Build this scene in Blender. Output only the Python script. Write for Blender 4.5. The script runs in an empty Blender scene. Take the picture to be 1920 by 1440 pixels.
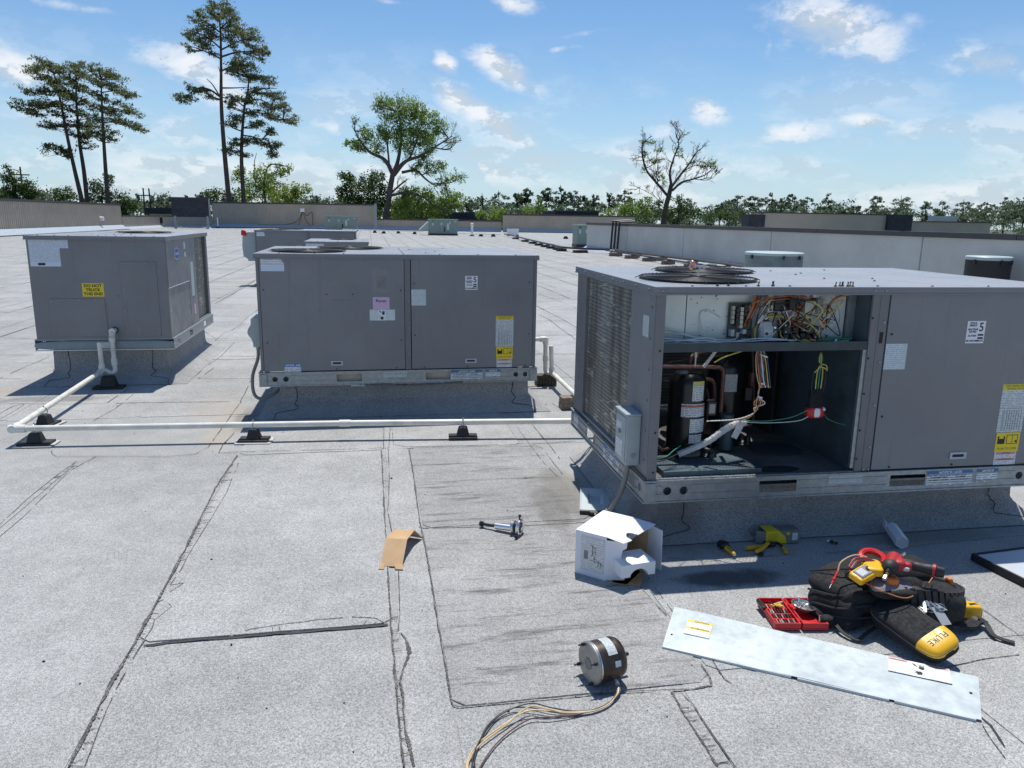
import bpy, bmesh, math, random
import numpy as np
from mathutils import Vector, Matrix, noise as mnoise
S = bpy.context.scene
COL = S.collection
R = math.radians
# ---------------------------------------------------------------- camera
cam_data = bpy.data.cameras.new('camera'); cam = bpy.data.objects.new('camera', cam_data); COL.objects.link(cam)
cam_data.sensor_fit = 'HORIZONTAL'; cam_data.sensor_width = 36; cam_data.lens = 26.90
cam_data.clip_start = 0.05; cam_data.clip_end = 3000
YAW, PITCH, ROLL, EYE = 0.185227, 0.213613, 0.01619, 1.60683
_cy, _sy, _cp, _sp = math.cos(YAW), math.sin(YAW), math.cos(PITCH), math.sin(PITCH)
_fw = Vector((_sy*_cp, _cy*_cp, -_sp)); _r0 = Vector((_cy, -_sy, 0)); _u0 = _r0.cross(_fw)
_r = _r0*math.cos(ROLL) + _u0*math.sin(ROLL); _u = -_r0*math.sin(ROLL) + _u0*math.cos(ROLL)
cam.matrix_world = Matrix(((_r.x, _u.x, -_fw.x, 0), (_r.y, _u.y, -_fw.y, 0), (_r.z, _u.z, -_fw.z, EYE), (0, 0, 0, 1)))
S.camera = cam
S.render.resolution_x, S.render.resolution_y = 1024, 768
# ---------------------------------------------------------------- sun
SUN_TO = Vector((0.075, 0.34, 1.0)).normalized()
sd = bpy.data.lights.new('sun', 'SUN'); sun = bpy.data.objects.new('sun', sd); COL.objects.link(sun)
sd.energy = 4.7; sd.angle = R(0.53); sd.color = (1.0, 0.97, 0.90)
sun.rotation_euler = SUN_TO.to_track_quat('Z', 'Y').to_euler(); sun.location = (0, 0, 30)
S.view_settings.view_transform = 'Standard'; S.view_settings.look = 'None'
S.view_settings.exposure = 0.0; S.view_settings.gamma = 1.0; S.view_settings.use_curve_mapping = False
SEAMS=[('main', 0.01, [(-0.905, 2.166), (-0.909, 2.337), (-0.916, 2.566), (-0.911, 2.831), (-0.911, 3.218), (-0.913, 3.617), (-0.922, 4.084), (-0.932, 4.634), (-0.909, 5.219)]), ('fine', 0.005, [(-0.859, 2.158), (-0.876, 2.332), (-0.888, 2.531), (-0.884, 2.815), (-0.875, 2.949), (-0.881, 3.012), (-0.84, 3.115), (-0.898, 3.207), (-0.839, 3.33), (-0.895, 3.314), (-0.881, 3.469), (-0.884, 3.612), (-0.867, 4.076), (-0.854, 4.484), (-0.875, 5.04)]), ('fine', 0.006, [(-1.923, 4.156), (-1.939, 4.592), (-1.932, 4.969), (-1.91, 5.27)]), ('fine', 0.005, [(-1.852, 3.987), (-1.848, 4.255), (-1.867, 4.626), (-1.887, 5.014), (-1.827, 5.317)]), ('main', 0.008, [(0.054, 5.214), (0.053, 4.595), (0.051, 3.87), (0.052, 3.329), (0.052, 2.826), (0.056, 2.612), (0.059, 2.319), (0.063, 2.103), (0.068, 2.007)]), ('fine', 0.005, [(0.103, 5.272), (0.093, 4.59), (0.07, 4.057), (0.084, 3.758), (0.101, 3.322), (0.092, 2.926), (0.08, 2.788), (0.055, 2.784)]), ('main', 0.009, [(0.09, 2.759), (0.104, 2.717), (0.116, 2.621), (0.085, 2.503), (0.073, 2.44), (0.08, 2.346), (0.079, 2.177), (0.095, 2.002)]), ('gap', 0.032, [(-0.872, 2.824), (-0.779, 2.832), (-0.625, 2.835), (-0.467, 2.834), (-0.306, 2.832), (-0.142, 2.835), (-0.017, 2.832), (0.042, 2.84)]), ('fine', 0.008, [(-0.566, 2.838), (-0.493, 2.882), (-0.353, 2.901), (-0.229, 2.915), (-0.102, 2.917), (-0.006, 2.889), (0.034, 2.841)]), ('fine', 0.005, [(-2.166, 5.494), (-2.123, 5.403), (-2.081, 5.351), (-1.758, 5.308), (-1.342, 5.252), (-1.196, 5.281), (-1.139, 5.435), (-1.135, 5.921), (-1.131, 6.501), (-1.123, 6.785)]), ('fine', 0.006, [(-1.044, 5.297), (-0.727, 5.292), (-0.367, 5.27), (-0.001, 5.26), (0.059, 5.278)]), ('fine', 0.005, [(-1.044, 5.297), (-1.049, 5.488), (-1.02, 5.802)]), ('fine', 0.006, [(0.144, 5.76), (0.142, 5.332), (0.223, 5.269), (0.563, 5.251), (0.948, 5.228), (1.186, 5.237), (1.473, 5.255)]), ('main', 0.006, [(0.245, 5.189), (0.246, 4.671), (0.238, 4.115), (0.236, 3.843), (0.242, 3.475), (0.242, 3.141), (0.238, 2.776), (0.24, 2.513), (0.239, 2.296), (0.244, 2.275), (0.26, 2.264), (0.405, 2.264), (0.59, 2.261), (0.742, 2.261), (0.893, 2.252), (1.083, 2.234), (1.156, 2.242), (1.169, 2.291), (1.174, 2.372)]), ('fine', 0.004, [(0.245, 5.189), (0.26, 5.252), (0.561, 5.225), (0.903, 5.194), (1.169, 5.159), (1.188, 5.104), (1.187, 4.74), (1.192, 4.542)]), ('main', 0.007, [(0.225, 3.808), (0.321, 3.78), (0.545, 3.762), (0.773, 3.75), (1.005, 3.739), (1.125, 3.744), (1.16, 3.784)]), ('fine', 0.004, [(1.245, 5.7), (1.255, 5.188), (1.25, 4.847)]), ('fine', 0.004, [(1.111, 5.717), (1.114, 5.274), (1.121, 4.771), (1.145, 4.496)]), ('fine', 0.004, [(1.155, 3.017), (1.168, 2.852), (1.183, 2.736)]), ('fine', 0.004, [(1.225, 3.07), (1.22, 2.892), (1.218, 2.753)]), ('main', 0.007, [(0.998, 2.229), (0.995, 2.097), (0.995, 1.99), (0.995, 1.855)]), ('fine', 0.005, [(1.029, 2.224), (1.045, 2.146), (1.041, 2.062), (1.042, 1.956), (1.048, 1.846)]), ('fine', 0.005, [(1.227, 2.392), (1.222, 2.34), (1.218, 2.274), (1.231, 2.242), (1.322, 2.228), (1.432, 2.24)]), ('fine', 0.005, [(2.03, 2.202), (2.11, 2.217), (2.266, 2.239), (2.433, 2.242)]), ('fine', 0.004, [(2.552, 2.728), (2.542, 2.548), (2.525, 2.338)]), ('gap', 0.016, [(1.972, 1.937), (1.973, 1.892), (1.949, 1.835), (1.933, 1.791)]), ('fine', 0.004, [(1.945, 1.897), (1.912, 1.815), (1.891, 1.744)]), ('fine', 0.005, [(1.389, 3.256), (1.585, 3.202), (1.783, 3.209), (2.062, 3.198), (2.466, 3.188), (2.82, 3.214), (3.386, 3.24)]), ('fine', 0.004, [(-1.139, 6.291), (-0.83, 6.27), (-0.808, 6.444), (-0.805, 6.649)]), ('fine', 0.005, [(-0.78, 6.23), (-0.338, 6.21), (0.065, 6.161)]), ('fine', 0.005, [(0.122, 6.207), (0.663, 6.177), (1.206, 6.147), (1.703, 6.161)]), ('fine', 0.005, [(0.065, 6.161), (0.085, 5.845), (0.069, 5.251)]), ('fine', 0.005, [(0.126, 6.189), (0.134, 5.839), (0.107, 5.272)]), ('fine', 0.004, [(1.243, 6.124), (1.248, 5.652), (1.246, 5.326)]), ('fine', 0.005, [(-8.313, 19.424), (-7.492, 18.998)]), ('fine', 0.005, [(-6.074, 14.074), (-6.052, 15.33)]), ('fine', 0.005, [(-5.022, 11.561), (-5.038, 12.765)]), ('fine', 0.005, [(-4.67, 10.72), (-4.192, 10.593)]), ('fine', 0.005, [(-4.127, 9.422), (-3.588, 9.337)]), ('fine', 0.006, [(-3.559, 8.065), (-3.56, 8.608), (-3.549, 9.232)]), ('fine', 0.005, [(-3.548, 8.039), (-3.094, 7.965), (-2.681, 7.946)]), ('fine', 0.006, [(-2.156, 6.867), (-1.671, 6.849), (-1.167, 6.809)]), ('fine', 0.005, [(-3.104, 6.978), (-2.57, 6.877), (-2.235, 6.876), (-2.229, 7.22), (-2.212, 7.484)]), ('fine', 0.005, [(-2.793, 6.236), (-2.495, 6.184)]), ('fine', 0.005, [(-2.952, 6.615), (-2.952, 6.847), (-2.894, 6.915)]), ('fine', 0.005, [(-2.87, 6.42), (-2.873, 6.71), (-2.886, 6.895)]), ('fine', 0.006, [(-3.997, 20.447), (-3.973, 23.836), (-3.792, 27.643)]), ('fine', 0.006, [(-2.887, 14.858), (-2.843, 16.57), (-2.785, 20.134)]), ('fine', 0.005, [(-3.543, 18.178), (-2.859, 18.042)]), ('fine', 0.005, [(-2.491, 12.746), (-1.936, 12.714)]), ('fine', 0.006, [(-1.969, 10.236), (-1.978, 10.932), (-1.891, 11.444), (-1.903, 12.322), (-1.899, 13.725)]), ('fine', 0.005, [(-1.988, 10.414), (-1.885, 10.589), (-1.912, 11.392)]), ('fine', 0.005, [(-2.068, 10.245), (-1.464, 10.282)]), ('fine', 0.005, [(-1.69, 9.09), (-1.317, 9.055)]), ('fine', 0.005, [(-1.697, 7.84), (-1.467, 7.816), (-1.185, 7.785), (-1.184, 8.08)]), ('fine', 0.005, [(-1.745, 7.976), (-1.735, 8.423), (-1.696, 9.125), (-1.71, 10.129)]), ('fine', 0.006, [(-1.129, 6.766), (-1.152, 7.32), (-1.196, 8.165)]), ('fine', 0.005, [(-1.687, 7.839), (-1.642, 8.414)]), ('fine', 0.005, [(-2.309, 11.209), (-1.988, 10.414)]), ('fine', 0.005, [(-2.155, 6.283), (-2.106, 6.654), (-2.113, 7.207)]), ('fine', 0.006, [(4.25, 19.403), (4.404, 17.063), (4.475, 16.079)]), ('fine', 0.006, [(3.607, 16.332), (3.685, 15.118), (3.763, 13.71)]), ('main', 0.007, [(2.819, 12.727), (2.853, 12.029), (2.82, 11.524), (2.783, 10.836), (2.753, 10.03)]), ('fine', 0.005, [(2.641, 11.912), (3.284, 11.872)]), ('fine', 0.005, [(1.988, 8.925), (2.441, 8.846)]), ('fine', 0.005, [(1.854, 7.513), (2.071, 7.517)]), ('fine', 0.004, [(1.559, 7.31), (1.644, 7.2)]), ('fine', 0.005, [(1.569, 6.429), (1.588, 6.308), (1.644, 6.206)]), ('fine', 0.004, [(1.745, 4.03), (1.67, 3.869), (1.647, 3.714), (1.626, 3.605), (1.561, 3.542), (1.555, 3.615)]), ('fine', 0.004, [(-3.635, 9.588), (-3.36, 8.889), (-3.123, 8.148), (-3.043, 7.763)]), ('fine', 0.004, [(-2.173, 8.773), (-2.14, 8.406), (-2.053, 8.17), (-1.958, 8.025)]), ('fine', 0.004, [(-0.826, 7.329), (-0.801, 6.951), (-0.796, 6.648), (-0.849, 6.467)]), ('fine', 0.004, [(1.412, 6.849), (1.335, 6.397), (1.397, 6.198), (1.48, 6.151)])]
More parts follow.
